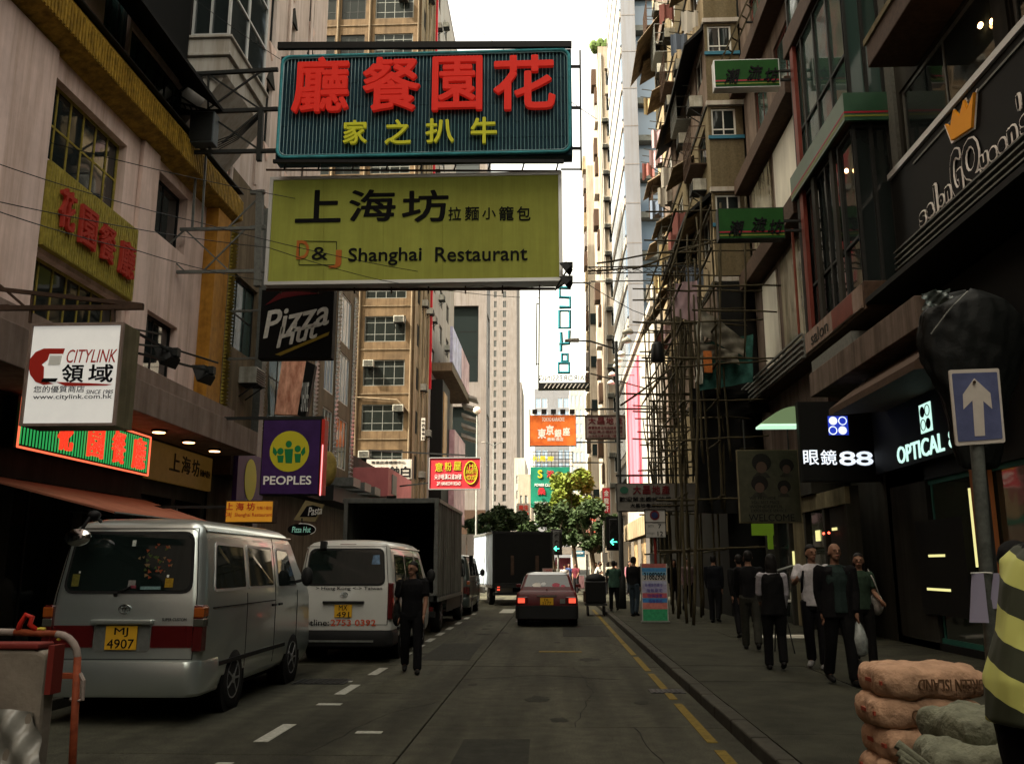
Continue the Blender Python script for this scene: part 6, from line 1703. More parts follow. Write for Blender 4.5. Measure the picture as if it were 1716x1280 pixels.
# white van
v2 = van('white_van', 'white van with Hong Kong Taiwan lettering and hotline number, parked behind the silver van', 'white_paint', None, (0, 0, 0), 0, ('MX', '491'), old=False)
mb = MB(); put_text(mb, '> Hong Kong <-> Taiwan', (-.50, yr_(1.165) - .012, 1.165), (1.16, .0, 0), (0, 0, .07), .003, .02); mb.build('lettering', M['ink'], v2)
mb = MB(); put_text(mb, 'hotline:', (-.74, -.010, .60), (.50, 0, 0), (0, 0, .10), .003, .012); mb.build('lettering', M['ink'], v2)
mb = MB(); put_text(mb, '2753 0392', (-.21, -.010, .60), (.78, 0, 0), (0, 0, .10), .003, .018); mb.build('phone_number', mat('orange_red_vinyl', C(.45, .06, .02), .5), v2)
MB().box(-.47, -.37, .06, .2, 1.86, 1.99).build('camera_bracket', M['trimblack'], v2, bevel=.01)
mb = MB(); mb.prism([(.45, yr_(1.6) - .02, 1.6), (.60, yr_(1.6) - .02, 1.6), (.58, yr_(1.76) - .02, 1.76), (.47, yr_(1.75) - .02, 1.75)], (0, -.002, 0)); mb.build('window_sticker', mat('sky_blue_print', C(.10, .16, .24), .4, var=.8, scale=12), [o for o in v2.children if o.name.startswith('rear_window')][0])
place(v2, (-3.62, 15.6, 0), radians(-.3)); v2.scale = (1, 1, 1.03)
# dark van ahead of the truck
v3 = van('dark_van', 'dark blue van parked ahead of the open box truck', 'darkgreen_paint', None, (0, 0, 0), 0, ('KE', '628'), old=True)
place(v3, (-3.66, 30.2, 0), radians(0))

# ---- open box truck
M['boxwhite'] = mat('worn_truck_panel', C(.15, .15, .13), .6, var=.3, scale=2, streak=.5)
M['boxblue'] = mat('pale_blue_truck_panel', C(.40, .47, .54), .5, var=.15, scale=1, streak=.3)
def truck(name, label, W, H, z0, L, panel, open_rear, lights):
    t = thing(name, label, 'truck'); h = W / 2
    p = lambda nm, m, *b_: MB().box(*b_).build(nm, M[m], t)
    p('floor', 'iron', -h, h, 0, L, z0, z0 + .14)
    p('side_panel', panel, -h, -h + .05, .05, L, z0 + .141, H - .06)
    p('side_panel', panel, h - .05, h, .05, L, z0 + .141, H - .06)
    p('end_panel', 'darkwall', -h + .05, h - .05, L - .05, L, z0 + .141, H - .06)
    p('roof', panel, -h, h, .05, L, H - .06, H)
    mb = MB(); 
    for s in (-1, 1): mb.box(s * h - (.10 if s > 0 else -.0), s * h + (.0 if s > 0 else .10), 0, .049, z0, H + .01)
    mb.box(-h + .1, h - .1, 0, .049, H - .11, H + .01).box(-h + .1, h - .1, 0, .049, z0 + .141, z0 + .20)
    mb.build('door_frame', M['greysteel' if open_rear else 'trimblack'], t, bevel=.008)
    mb = MB()
    for s in (-1, 1):
        for k in range(int(L / .42)): MB().box(s * h, s * (h + .022), .2 + k * .42, .25 + k * .42, z0 + .1, H - .06).build('wall_rib', M[panel], t)
    mb = MB()
    for s in (-1, 1): mb.box(s * (h + .002), s * (h + .03), .0, L, z0 + .0, z0 + .09).box(s * (h + .002), s * (h + .03), 0, L, H - .1, H - .01)
    mb.build('edge_rail', M['greysteel'], t)
    if open_rear:
        MB().box(-h + .3, -h + .75, L - .07, L - .052, H - 1.35, H - .75).build('inner_notice', mat('cardboard_notice', C(.12, .085, .03), .8), t)
        MB().box(-h + .15, -h + .95, L - .8, L - .06, z0 + .142, z0 + .9).build('cargo_box', M['rust'], t)
        MB().box(-.12, .12, -.01, .10, H + .012, H + .07).build('roof_lamp', M['black'], t)
    else:
        MB().box(-h + .1, h - .1, .01, .045, z0 + .2, H - .11).build('rear_door', M['blackwall'], t)
        for x in (-.45, .62): MB().box(x - .07, x + .07, -.002, .009, 1.25, 2.05).build('door_strip', M['rust'], t)
    MB().box(-.4, .4, .2, L + 1.4, .45, z0 - .002).build('chassis', M['black'], t)
    MB().box(-h + .05, h - .05, .02, .12, .42, .55).build('rear_bar', M['iron'], t)
    for s in (-1, 1):
        for y in (1.3, L + .8): wheel(t, s * (h - .18), y, .40, .24, s)
        if lights: 
            for k, z in enumerate((.62, .72)): MB().box(s * h * .8 - .06, s * h * .8 + .06, -.0, .018, z, z + .06).build('tail_light', M['taillit'], t)
        else: MB().box(s * h * .8 - .14, s * h * .8 + .14, -.0, .018, .56, .66).build('tail_light', M['tail_red'], t)
        MB().box(s * (h - .02), s * (h + .001), 1.9, L - .2, .45, z0 - .01).build('side_guard', M['iron'], t)
    cab = stack_mesh([(.5, h - .10, L + .15, L + 1.8), (1.2, h - .10, L + .12, L + 1.85), (1.75, h - .14, L + .15, L + 1.65), (2.2, h - .2, L + .2, L + 1.4), (2.3, h - .35, L + .35, L + 1.2)], .1, .2).build('cab', M['white_paint'], t)
    smooth_by(cab)
    for s in (-1, 1):
        MB().prism([(s * (h - .10), L + .5, 1.3), (s * (h - .10), L + 1.5, 1.3), (s * (h - .17), L + 1.3, 1.95), (s * (h - .17), L + .5, 1.95)], (s * .02, 0, 0)).build('cab_window', M['carglass'], t)
        MB().bar((s * (h - .1), L + 1.6, 1.9), (s * (h + .15), L + 1.7, 1.9), .03).box(s * (h + .08), s * (h + .2), L + 1.68, L + 1.74, 1.6, 1.95).build('wing_mirror', M['black'], t)
    return t
M['taillit'] = mat('lit_tail_lamp', C(.5, .03, .02), .3, emit=.9, ecol=(1, .10, .05, 1))
tk = truck('box_truck', 'box truck with open dark rear and grey frame, parked beyond the white van', 2.34, 3.24, .78, 5.6, 'boxwhite', True, False)
place(tk, (-3.97, 21.8, 0), radians(0))
tk2 = truck('turning_truck', 'dark backed box truck with pale blue side turning left at the junction', 2.6, 3.04, .72, 5.0, 'boxblue', False, True)
place(tk2, (-1.3, 38.2, 0), radians(14))

# ---- taxi
M['taxi_red'] = mat('taxi_red_paint', C(.055, .002, .003), .45, spec=.2)
M['taxi_silver'] = mat('taxi_silver_roof', C(.30, .30, .30), .3, metal=.5, coat=.4)
t = thing('red_taxi', 'red taxi with silver roof and lit tail lamps driving away in the road centre', 'taxi')
TX = [(.20, .78, .10, 4.5), (.26, .83, .03, 4.58), (.45, .85, .0, 4.6), (.72, .85, .02, 4.58), (.84, .83, .06, 4.5), (.91, .80, .12, 4.3), (.945, .74, .22, 4.1), (.955, .6, .4, 3.9)]
body = stack_mesh(TX, .10, .2).build('body', M['taxi_red'], t); cut_wheels(body, (1.0, 3.6), .36, .85, .31); smooth_by(body, 35)
for y in (1.0, 3.6):
    for s in (-1, 1):
        MB().lathe([(.356, 0), (.356, -s * .24), (.01, -s * .24)], (s * .84, y, .31), 20, 'X').build('wheel_arch', M['dark'], t)
        wheel(t, s * .75, y, .30, .18, s)
gh = MB().loops([plan_loop(.76, .78, 3.35, .94, .10, .15), plan_loop(.745, .86, 3.25, 1.02, .10, .15), plan_loop(.62, 1.28, 2.7, 1.37, .12, .15)])
o = gh.build('cabin', M['taxi_red'], t); smooth_by(o)
o = MB().loops([plan_loop(.62, 1.27, 2.72, 1.371, .12, .15), plan_loop(.58, 1.33, 2.62, 1.42, .12, .15), plan_loop(.40, 1.5, 2.4, 1.445, .12, .15)]).build('roof', M['taxi_silver'], t); smooth_by(o, 60)
pts = rounded([(-.66, .865, 1.0), (.66, .865, 1.0), (.56, 1.235, 1.35), (-.56, 1.235, 1.35)], .05)
rw = MB().prism(pts, (0, -.012, .010)).build('rear_window', M['carglass'], t)
for (x, z, r, c_) in ((-.3, 1.08, .13, C(.45, .42, .38)), (.25, 1.08, .12, C(.25, .05, .07)), (-.1, 1.12, .08, C(.4, .4, .4)), (.45, 1.06, .07, C(.3, .08, .1))):
    y = .865 + (z - 1.0) * 1.057 - .016
    MB().prism([(x + r * cos(q * pi / 6) * RND.uniform(.8, 1.1), y + (r * .55 * sin(q * pi / 6)) * 1.057, z + r * .55 * sin(q * pi / 6)) for q in range(12)], (0, -.004, .003)).build('parcel_shelf_item', mat('shelf_item_%.1f' % x, c_, .8), rw)
for s in (-1, 1):
    for (y0, y1, y2, y3) in ((1.0, 2.0, 2.0, 1.32), (2.08, 3.05, 2.62, 2.08)):
        MB().prism([(s * .755, y0, .99), (s * .755, y1, .99), (s * .64, y2, 1.34), (s * .64, y3, 1.34)], (s * .012, 0, 0)).build('side_window', M['carglass'], t)
    lp = MB().box(s * .52, s * .80, -.012, .05, .62, .79).build('tail_light', M['tail_red'], t, bevel=.01)
    MB().box(s * .60, s * .79, -.022, -.012, .63, .76).build('lit_lens', M['taillit'], lp)
    MB().box(s * .83, s * .99, 3.0, 3.1, .98, 1.08).build('wing_mirror', M['taxi_red'], t, bevel=.02)
b = MB().loops([plan_loop(.86, -.09, .4, z, .14, .02) for z in (.22, .27, .53, .56)]).build('rear_bumper', M['trimblack'], t)
MB().box(-.27, .27, -.02, .012, .80, .835).build('boot_garnish', M['chrome'], t)
pp = MB().box(-.18, .18, -.016, -.002, .58, .77).build('number_plate', M['plate'], t)
mb = MB(); put_text(mb, 'DL', (-.07, -.017, .68), (.14, 0, 0), (0, 0, .07), .003, .02); put_text(mb, '5177', (-.12, -.017, .59), (.24, 0, 0), (0, 0, .07), .003, .02); mb.build('plate_lettering', M['ink'], pp)
MB().box(.36, .50, -.014, -.002, .62, .74).build('seat_plate', M['greysteel'], t)
MB().box(-.02, .02, .30, .5, .96, 1.0).build('high_brake_light', M['tail_red'], t)
ts = MB().box(-.15, .15, 1.9, 2.0, 1.45, 1.55).build('roof_sign', mat('taxi_roof_sign', C(.35, .25, .22), .5), t)
mb = MB(); put_text(mb, 'TAXI', (-.11, 1.899, 1.465), (.22, 0, 0), (0, 0, .065), .003, .02); mb.build('lettering', M['brand_red'], ts)
place(t, (-.20, 25.0, 0), radians(-.5))

# ---- hand cart
t = thing('black_hand_cart', 'black loaded hand cart standing on the yellow line beyond the taxi', 'cart', (1.40, 30.6, 0))
MB().box(1.05, 1.72, 30.3, 31.2, .42, 1.12).build('load_box', M['black'], t, bevel=.03)
MB().box(1.02, 1.75, 30.25, 31.3, .34, .40).build('deck', M['iron'], t)
MB().ell((1.4, 30.8, 1.18), .34, .42, .20, 14, 8).build('black_bag', M['blackwall'], t, smooth=True)
for x in (1.12, 1.66): 
    for y in (30.4, 31.1): MB().lathe([(.12, -.03), (.16, -.02), (.16, .02), (.12, .03)], (x, y, .16), 14, 'X').build('wheel', M['rubber'], t)
MB().tube([(1.08, 31.25, .4), (1.08, 31.4, 1.15), (1.70, 31.4, 1.15), (1.70, 31.25, .4)], .018, 6).build('handle', M['greysteel'], t)
MB().box(.98, 1.045, 30.35, 30.9, .45, .8).build('side_load', M['rust'], t, bevel=.01)
# ================================================================ PEOPLE
def vox(o, size, sm=6):
    m = o.modifiers.new('r', 'REMESH'); m.mode = 'VOXEL'; m.voxel_size = size; m.use_smooth_shade = True
    s = o.modifiers.new('s', 'SMOOTH'); s.iterations = sm; s.factor = .5
    dg = bpy.context.evaluated_depsgraph_get()
    me = bpy.data.meshes.new_from_object(o.evaluated_get(dg)); mt = o.data.materials[0] if o.data.materials else None
    o.modifiers.clear(); o.data = me
    if mt and not me.materials: me.materials.append(mt)
    me.polygons.foreach_set('use_smooth', [True] * len(me.polygons))
    return o
_clm = {}
def cloth(c, rough=.9, var=.3):
    c = tuple(v * (.5 if max(c) < .03 else 1) for v in c); k = (c, rough)
    if k not in _clm: _clm[k] = mat('cloth_%d' % len(_clm), C(*(v * .6 for v in c)), rough, var=var, scale=14, bump=.4, bscale=30)
    return _clm[k]
def limb(mb, pts, rs, n=10, flat=1.0):
    """tapered limb with rounded ends"""
    P_ = [V(p) for p in pts]; out, rr = [], []
    for i, (p, r) in enumerate(zip(P_, rs)):
        if i == 0: d = (P_[1] - p).normalized(); out.append(p - d * r * .6); rr.append(r * .55)
        out.append(p); rr.append(r)
        if i == len(P_) - 1: d = (p - P_[-2]).normalized(); out.append(p + d * r * .6); rr.append(r * .5)
    mb.tube(out, rr, n)
def torso(mb, secs, n=16):
    """secs: (centre, half width, half depth) from bottom to top; sec axis x = width"""
    rings = []
    for c, a, b_, yaw in secs:
        rings.append([V(c) + V((a * cos(2 * pi * k / n) * cos(yaw) - b_ * sin(2 * pi * k / n) * sin(yaw), a * cos(2 * pi * k / n) * sin(yaw) + b_ * sin(2 * pi * k / n) * cos(yaw), 0)) for k in range(n)])
    mb.loops(rings)

def person(label, loc, rz, h=1.70, shirt=(.02, .02, .02), pants=(.012, .012, .014), sleeve='short', stride=0.0, armL=(0, 0), armR=(0, 0), elbL=.2, elbR=.2,
           lean=0.0, head_yaw=0.0, head_pitch=0.0, jacket=None, hair='short', shoes=(.02, .02, .02), vs=.011, female=False, bald=False, glasses=False, outL=.08, outR=.08, skirt=False, group=None, vest=None):
    """local axes: faces -y before rotation; +x is the figure's own LEFT side"""
    t = thing('person', label, 'person', group=group)
    s = h / 1.70; W = .94 if female else 1.08
    hip, kn, an = .90, .49, .075
    wz, sz, nz = 1.03, 1.41, 1.47
    ly = lambda z: -lean * max(0, z - .9)          # lean forward (towards -y)
    body = MB(); trs = MB(); shr = MB(); shoe = MB()
    # legs
    for sx, k in ((1, 1), (-1, -1)):
        st = stride * k
        H_ = V((sx * .092, 0, hip)); K = V((sx * .098, -st * .20 - .012, kn + abs(st) * .01)); A_ = V((sx * .10, -st * .42 + (.06 if st < 0 else 0), an + (.05 if st < 0 else 0)))
        limb(body, [H_, H_.lerp(K, .5), K, K.lerp(A_, .35), A_], [.080, .068, .050, .048, .036])
        limb(trs, [H_ + V((0, 0, .02)), H_.lerp(K, .5), K, K.lerp(A_, .5), A_ + V((0, 0, .01))], [.104, .094, .076, .072, .070])
        f = V((sx * .012, -1, .0 if st >= 0 else -.22)).normalized()
        toe = A_ + f * .15; toe.z = max(.035, toe.z - .045); heel = A_ - f * .05; heel.z = max(.04, heel.z - .03)
        limb(body, [A_ + V((0, 0, -.01)), A_ + f * .06 + V((0, 0, -.03)), toe], [.036, .036, .028])
        limb(shoe, [heel, A_ + f * .05 + V((0, 0, -.038)), toe], [.042, .046, .036])
    # trunk
    yaw = 0
    tr = [((0, 0, .84), .135, .095, 0), ((0, .005, .90), .165 if not female else .17, .115, 0), ((0, ly(1.0), 1.0), .150 * W, .105, 0), ((0, ly(1.12), 1.12), .142 * W, .10, 0), ((0, ly(1.26), 1.26), .165 * W, .115, 0),
          ((0, ly(1.36), 1.36), .172 * W, .105, 0), ((0, ly(1.42) + .01, 1.42), .125 * W, .08, 0), ((0, ly(1.46) + .01, 1.455), .06, .06, 0)]
    torso(body, [(c, a * .93, b_ * .93, y_) for c, a, b_, y_ in tr])
    torso(shr, [((0, .0, .86), .172, .122, 0)] + [(c, a * 1.06 + .004, b_ * 1.08 + .004, y_) for c, a, b_, y_ in tr[2:7]] + [((0, ly(1.455) + .012, 1.452), .075, .068, 0)])
    torso(trs, [((0, 0, .80), .14, .10, 0), ((0, .003, .88), .172, .120, 0), ((0, ly(.98), .99), .155 * W, .11, 0)])
    # arms and hands
    for sx, (fw, dn), el, out in ((1, armL, elbL, outL), (-1, armR, elbR, outR)):
        S_ = V((sx * .185 * W, ly(1.40) + .01, 1.395))
        a = fw; d = V((sx * (math.sin(out)), -math.sin(a), -math.cos(a) * math.cos(out))).normalized()
        E_ = S_ + d * .285
        a2 = a + el; d2 = V((-sx * .10 + dn * -sx, -math.sin(a2), -math.cos(a2))).normalized()
        Wr = E_ + d2 * .245
        limb(body, [S_, S_.lerp(E_, .5), E_, E_.lerp(Wr, .4), Wr], [.055, .046, .039, .038, .026])
        # hand
        pal = Wr + d2 * .055; up = V((0, -1, 0)) if abs(d2.y) < .8 else V((0, 0, 1)); side_ = d2.cross(up).normalized(); nn = side_.cross(d2).normalized()
        hb = MB(); hb.ell(pal, .026, .040, .050, 8, 6, M=Matrix((side_, nn, d2)).transposed().to_3x3()); body.add(hb.v, hb.f)
        for q in range(4):
            b0 = pal + d2 * .035 + nn * (-.028 + q * .019); L_ = (.066, .078, .072, .055)[q]
            body.tube([b0, b0 + d2 * L_ * .55 + side_ * sx * -.006, b0 + d2 * L_ * .95 - side_ * sx * .018], [.0105, .0095, .007], 6)
        b0 = pal + nn * -.028 - d2 * .01; body.tube([b0, b0 - nn * .026 + d2 * .025, b0 - nn * .024 + d2 * .055], [.012, .0105, .008], 6)
        if sleeve == 'short': limb(shr, [S_ - V((sx * .01, 0, 0)), S_.lerp(E_, .4), S_.lerp(E_, .72)], [.072, .068, .068])
        elif sleeve == 'long': limb(shr, [S_ - V((sx * .01, 0, 0)), S_.lerp(E_, .5), E_, E_.lerp(Wr, .5), Wr - d2 * .01], [.070, .060, .053, .046, .040])
        t['hand%d' % sx] = 0
        if sx == 1: handL = pal.copy()
        else: handR = pal.copy()
    for k in ('hand1', 'hand-1'): del t[k]
    # neck and head
    nb = V((0, ly(1.45) + .012, 1.44)); hc = V((0, ly(1.6) - .008 - .03 * head_pitch, 1.598))
    limb(body, [nb, nb.lerp(hc, .5)], [.056, .052])
    R_ = Matrix.Rotation(head_yaw, 3, 'Z') @ Matrix.Rotation(-head_pitch, 3, 'X')
    hb = MB(); hb.ell((0, 0, .02), .074, .092, .098, 16, 12)
    hb.ell((0, -.030, -.052), .050, .055, .052, 12, 8)          # jaw
    hb.ell((0, -.062, -.082), .022, .020, .020, 8, 6)             # chin
    hb.tube([(0, -.088, .025), (0, -.110, -.018), (0, -.098, -.030)], [.010, .016, .012], 8)   # nose
    for q in (-1, 1): hb.ell((q * .076, .004, -.008), .010, .020, .030, 8, 6)                  # ears
    hb.tube([(-.024, -.086, -.052), (0, -.094, -.050), (.024, -.086, -.052)], [.006, .010, .006], 6)   # mouth
    for q in (-1, 1): hb.tube([(q * .014, -.090, .030), (q * .044, -.082, .030)], [.009, .009], 6)     # brow
    hv = [hc + R_ @ p for p in hb.v]; body.add(hv, hb.f)
    S3 = Matrix.Diagonal((s, s, s, 1)).to_4x4()
    def fin(mb, nm, m, v=vs, sm=4):
        mb.xf(S3); o = mb.build(nm, m, t); return vox(o, v, sm)
    fin(body, 'body', M['skin'], vs * .8 if vs < .012 else vs, 2)
    ey = MB()
    for q in (-1, 1): ey.ell(hc + R_ @ V((q * .029, -.082, .012)), .011, .007, .006, 8, 6)
    ey.xf(S3).build('eyes', M['hair'], t)
    mo = MB(); mo.tube([hc + R_ @ V((-.020, -.094, -.052)), hc + R_ @ V((0, -.103, -.051)), hc + R_ @ V((.020, -.094, -.052))], [.004, .006, .004], 6)
    mo.xf(S3).build('lips', mat('lips', C(.22, .07, .05), .5) if 'lips' not in M else M['lips'], t)
    if skirt: pass
    fin(trs, 'trousers', cloth(pants)); fin(shr, 'shirt', cloth(shirt)); fin(shoe, 'shoes', cloth(shoes, .5))
    # hair
    if hair:
        hh = MB()
        hh.ell((0, .012, .040), .082, .098, .092, 16, 10)
        if hair == 'long': hh.ell((0, .045, -.04), .098, .070, .14, 14, 8); hh.ell((0, .055, -.14), .090, .05, .11, 12, 8)
        if hair == 'short': hh.ell((0, .035, -.005), .079, .070, .075, 12, 8)
        # cut the face: keep points above the brow line / behind the ears
        for i, p in enumerate(hh.v):
            if p.y < -.02:
                lim = .055 if not bald else .2
                if p.z < lim: hh.v[i] = V((p.x * .9, p.y * .45, max(p.z, -.1)))
        if not bald:
            hh.v = [hc + R_ @ p for p in hh.v]; fin(hh, 'hair', M['hair'], min(vs, .012), 2)
        else:
            hh = MB(); hh.ell((0, .035, .0), .083, .072, .055, 14, 8); hh.v = [hc + R_ @ p for p in hh.v]; fin(hh, 'hair', M['hair'], min(vs, .012), 2)
    if glasses:
        g = MB()
        for q in (-1, 1): g.tube([hc + R_ @ V((q * .030 + .019 * cos(a * pi / 6), -.100, .010 + .014 * sin(a * pi / 6))) for a in range(12)], .0022, 5, closed=True)
        g.tube([hc + R_ @ V((-.012, -.101, .012)), hc + R_ @ V((.012, -.101, .012))], .0022, 5)
        for q in (-1, 1): g.tube([hc + R_ @ V((q * .048, -.098, .014)), hc + R_ @ V((q * .076, .0, .008))], .0022, 5)
        g.xf(S3).build('glasses', M['black'], t)
    if jacket:      # open jacket: shell with a gap at the front plus sleeves
        j = MB(); secs = [((0, .0, .80), .20, .145, 0)] + [((0, ly(z) + .008, z), a, b_, 0) for z, a, b_ in ((.95, .195 * W, .135), (1.12, .178 * W, .13), (1.28, .188 * W, .135), (1.37, .190 * W, .122), (1.43, .13 * W, .09))]
        n = 22; rings = []
        for c, a, b_, _ in secs:
            ang = [-pi / 2 + .42 + (2 * pi - .84) * k / (n - 1) for k in range(n)]
            outp = [V(c) + V((a * cos(x_), b_ * sin(x_), 0)) for x_ in ang]
            inn = [V(c) + V((a * .86 * cos(x_), b_ * .84 * sin(x_), 0)) for x_ in reversed(ang)]
            rings.append(outp + inn)
        j.loops(rings)
        for sx, (fw, dn), el, out in ((1, armL, elbL, outL), (-1, armR, elbR, outR)):
            S_ = V((sx * .185 * W, ly(1.40) + .01, 1.395)); d = V((sx * (math.sin(out)), -math.sin(fw), -math.cos(fw) * math.cos(out))).normalized()
            E_ = S_ + d * .285; a2 = fw + el; d2 = V((-sx * .10 + dn * -sx, -math.sin(a2), -math.cos(a2))).normalized(); Wr = E_ + d2 * .245
            if jacket[0] != 'vest': limb(j, [S_ - V((sx * .01, 0, 0)), S_.lerp(E_, .5), E_, E_.lerp(Wr, .5), Wr - d2 * .01], [.078, .068, .060, .052, .047])
        for i, p in enumerate(j.v):
            j.v[i] = p + V((.006 * sin(p.z * 38 + p.y * 22), .008 * sin(p.z * 29 + p.x * 31), .004 * sin(p.x * 50)))
        fin(j, 'jacket', cloth(jacket[1]), max(vs, .011), 1)
    t['_h'] = 0; del t['_h']
    place(t, loc, rz)
    return t, handL * s, handR * s
def local(t, loc, rz): return place(t, loc, rz)
def carried(name, label, cat, mb_list, loc, rz):
    """a carried thing built in the carrier's local frame"""
    t = thing(name, label, cat)
    for mb, nm, m, sm in mb_list: mb.build(nm, m, t, smooth=sm)
    return place(t, loc, rz)
M['lips'] = mat('lips', C(.22, .07, .05), .5)
PZ = .118
# --- man crossing in the road
L0 = (-2.22, 14.25, 0)
t, hl, hr = person('person in black t-shirt and glasses with a shoulder bag walking beside the white van', L0, radians(8), 1.67, (.010, .010, .012), (.010, .010, .012), 'short', .34, (.25, 0), (-.12, 0), .25, .55, head_yaw=radians(-38), glasses=True, outL=.05, outR=.14, vs=.009)
bag = MB().ell((-.235, .02, .92), .06, .15, .19, 14, 10).ell((-.235, .02, .84), .07, .16, .14, 14, 8)
strap = MB().tube([(-.235, -.08, 1.05), (-.19, -.13, 1.25), (-.155, -.06, 1.43), (-.15, .02, 1.45), (-.2, .12, 1.25), (-.24, .10, 1.05)], .012, 6)
carried('shoulder_bag', 'dark bulging shoulder bag hanging on the arm of the person walking in the road', 'bag', [(bag, 'bag_body', cloth((.016, .017, .016)), True), (strap, 'strap', cloth((.02, .02, .02)), True)], L0, radians(8))
# --- man in open jacket on the pavement
L1 = (3.72, 12.2, PZ)
t, hl, hr = person('person in a dark open jacket over a teal checked shirt carrying a clear plastic bag', L1, radians(4), 1.78, (.022, .038, .034), (.010, .010, .011), 'none', .30, (.12, 0), (-.15, 0), .12, .25, jacket=('full', (.013, .012, .014)), bald=True, vs=.009, head_pitch=.15)
M['plastic'] = mat('clear_plastic_bag', C(.22, .24, .23), .2, var=.6, scale=12); 
pb = MB().tube([hl + V((0, 0, -.05)), hl + V((.01, 0, -.12)), hl + V((.015, 0, -.28)), hl + V((.02, 0, -.46)), hl + V((.02, 0, -.50))], [.012, .05, .10, .085, .03], 12)
carried('plastic_bag', 'clear plastic carrier bag held by the person in the open jacket', 'bag', [(pb, 'bag_body', M['plastic'], True)], L1, radians(4))
mb = MB()
# checked pattern bands on the shirt front
t2 = [c for c in t.children if c.name.startswith('shirt')][0]
# --- white t-shirt with backpack straps
L2 = (3.92, 14.0, PZ)
t, hl, hr = person('person in a white t-shirt with dark backpack straps looking to the side', L2, radians(-28), 1.80, (.50, .48, .50), (.012, .012, .015), 'short', .05, (.35, 0), (.7, .3), .5, 1.1, head_yaw=radians(40), vs=.009, shoes=(.25, .25, .25))
bp = MB().ell((0, .17, 1.22), .15, .09, .22, 14, 10)
st = MB()
for q in (-1, 1): st.tube([(q * .10, .12, 1.42), (q * .105, .02, 1.475), (q * .11, -.10, 1.42), (q * .13, -.135, 1.28), (q * .16, -.05, 1.12), (q * .14, .10, 1.06)], .020, 6)
carried('backpack', 'dark backpack worn by the person in the white t-shirt', 'bag', [(bp, 'pack', cloth((.012, .012, .014)), True), (st, 'straps', cloth((.012, .012, .014)), True)], L2, radians(-28))
# --- woman with white bag
L3 = (4.72, 14.3, PZ)
t, hl, hr = person('person in a green patterned top with a white shoulder bag, right of the open jacket', L3, radians(10), 1.68, (.03, .055, .035), (.014, .013, .012), 'short', .12, (.2, 0), (.1, 0), .9, .3, hair='long', female=True, head_yaw=radians(-25), vs=.010)
bag = MB().ell((.22, -.05, .93), .07, .16, .17, 14, 10); strap = MB().tube([(.22, -.15, 1.06), (.17, -.10, 1.30), (.15, .0, 1.45), (.19, .08, 1.28), (.22, .08, 1.05)], .010, 6)
carried('white_shoulder_bag', 'white soft shoulder bag under the arm of the person in the green top', 'bag', [(bag, 'bag_body', cloth((.42, .40, .37)), True), (strap, 'strap', cloth((.4, .38, .35)), True)], L3, radians(10))
# --- woman in black vest with white sleeves, seen from behind
L4 = (3.27, 13.85, PZ)
t, hl, hr = person('person seen from behind in a black vest over white sleeves, nearest the kerb', L4, radians(172), 1.66, (.42, .40, .44), (.010, .010, .011), 'long', .10, (.25, 0), (.1, 0), .9, .4, hair='long', female=True, jacket=('vest', (.010, .010, .011)), vs=.010)
# --- dark walkers beyond
A_ = dict(vs=.014)
person('person in camouflage trousers and dark jacket walking away on the pavement', (3.60, 17.0, PZ), radians(170), 1.76, (.012, .012, .014), (.035, .035, .028), 'long', .42, (.3, 0), (-.3, 0), .2, .4, **A_)
person('person in black walking just beyond the one in camouflage trousers', (3.95, 19.6, PZ), radians(184), 1.72, (.010, .010, .011), (.010, .010, .012), 'long', -.38, (-.3, 0), (.2, 0), .3, .2, **A_)
person('person in dark blue standing under the scaffold poles', (4.35, 25.0, PZ), radians(150), 1.78, (.012, .014, .02), (.014, .015, .018), 'long', .08, **A_)
person('person in black with a pale label on the back standing behind the scaffold', (4.92, 23.4, PZ), radians(180), 1.75, (.012, .012, .012), (.012, .012, .012), 'long', .1, **A_)
person('person in a pale pink shirt seen between the bamboo poles', (4.45, 30.5, PZ), radians(25), 1.74, (.38, .26, .27), (.015, .015, .02), 'long', .15, **A_)
person('person in black jacket and blue jeans standing at the kerb by the banner stand', (2.45, 28.0, PZ), radians(140), 1.76, (.010, .010, .012), (.03, .045, .06), 'long', .05, **A_)
wk, _, _ = person('street worker in a green and grey vest seen from behind at the black hand cart', (2.05, 31.3, PZ), radians(186), 1.66, (.05, .10, .07), (.010, .010, .011), 'short', .15, (.5, 0), (.5, 0), .7, .7, jacket=('vest', (.05, .11, .08)), vs=.014)
person('person in a white shirt bending beyond the hand cart', (1.95, 43.5, PZ), radians(80), 1.70, (.55, .54, .50), (.012, .012, .014), 'short', .1, (.7, 0), (.7, 0), .6, .6, lean=.35, **A_)
far = [((.62, 52, 0), 'person in a loose white top standing left of the traffic light', (.5, .48, .48), 20), ((-.15, 48, 0), 'person in dark clothes carrying a bag beyond the taxi', (.03, .025, .025), 60), ((1.35, 56, 0), 'person in a dark red top in the far crowd', (.12, .02, .03), -30),
       ((2.3, 50, PZ), 'person in black standing right of the white-shirted one', (.02, .02, .025), 10), ((2.9, 49, PZ), 'person in a sunlit cream top in the far crowd', (.6, .5, .38), 170), ((3.4, 52, PZ), 'person in grey in the far crowd', (.2, .2, .2), 200), ((3.0, 44, PZ), 'person in dark brown beyond the street worker', (.05, .03, .02), 150),
       ((3.9, 47, PZ), 'person in a pink top in the far crowd behind the scaffold', (.5, .2, .25), 30), ((1.0, 60, 0), 'person in blue in the far crowd by the trees', (.05, .08, .2), 0), ((.2, 62, 0), 'person in white at the back of the far crowd', (.5, .5, .48), 0), ((4.4, 33.5, PZ), 'person in black behind the bamboo poles', (.015, .015, .015), 0)]
srcs = []
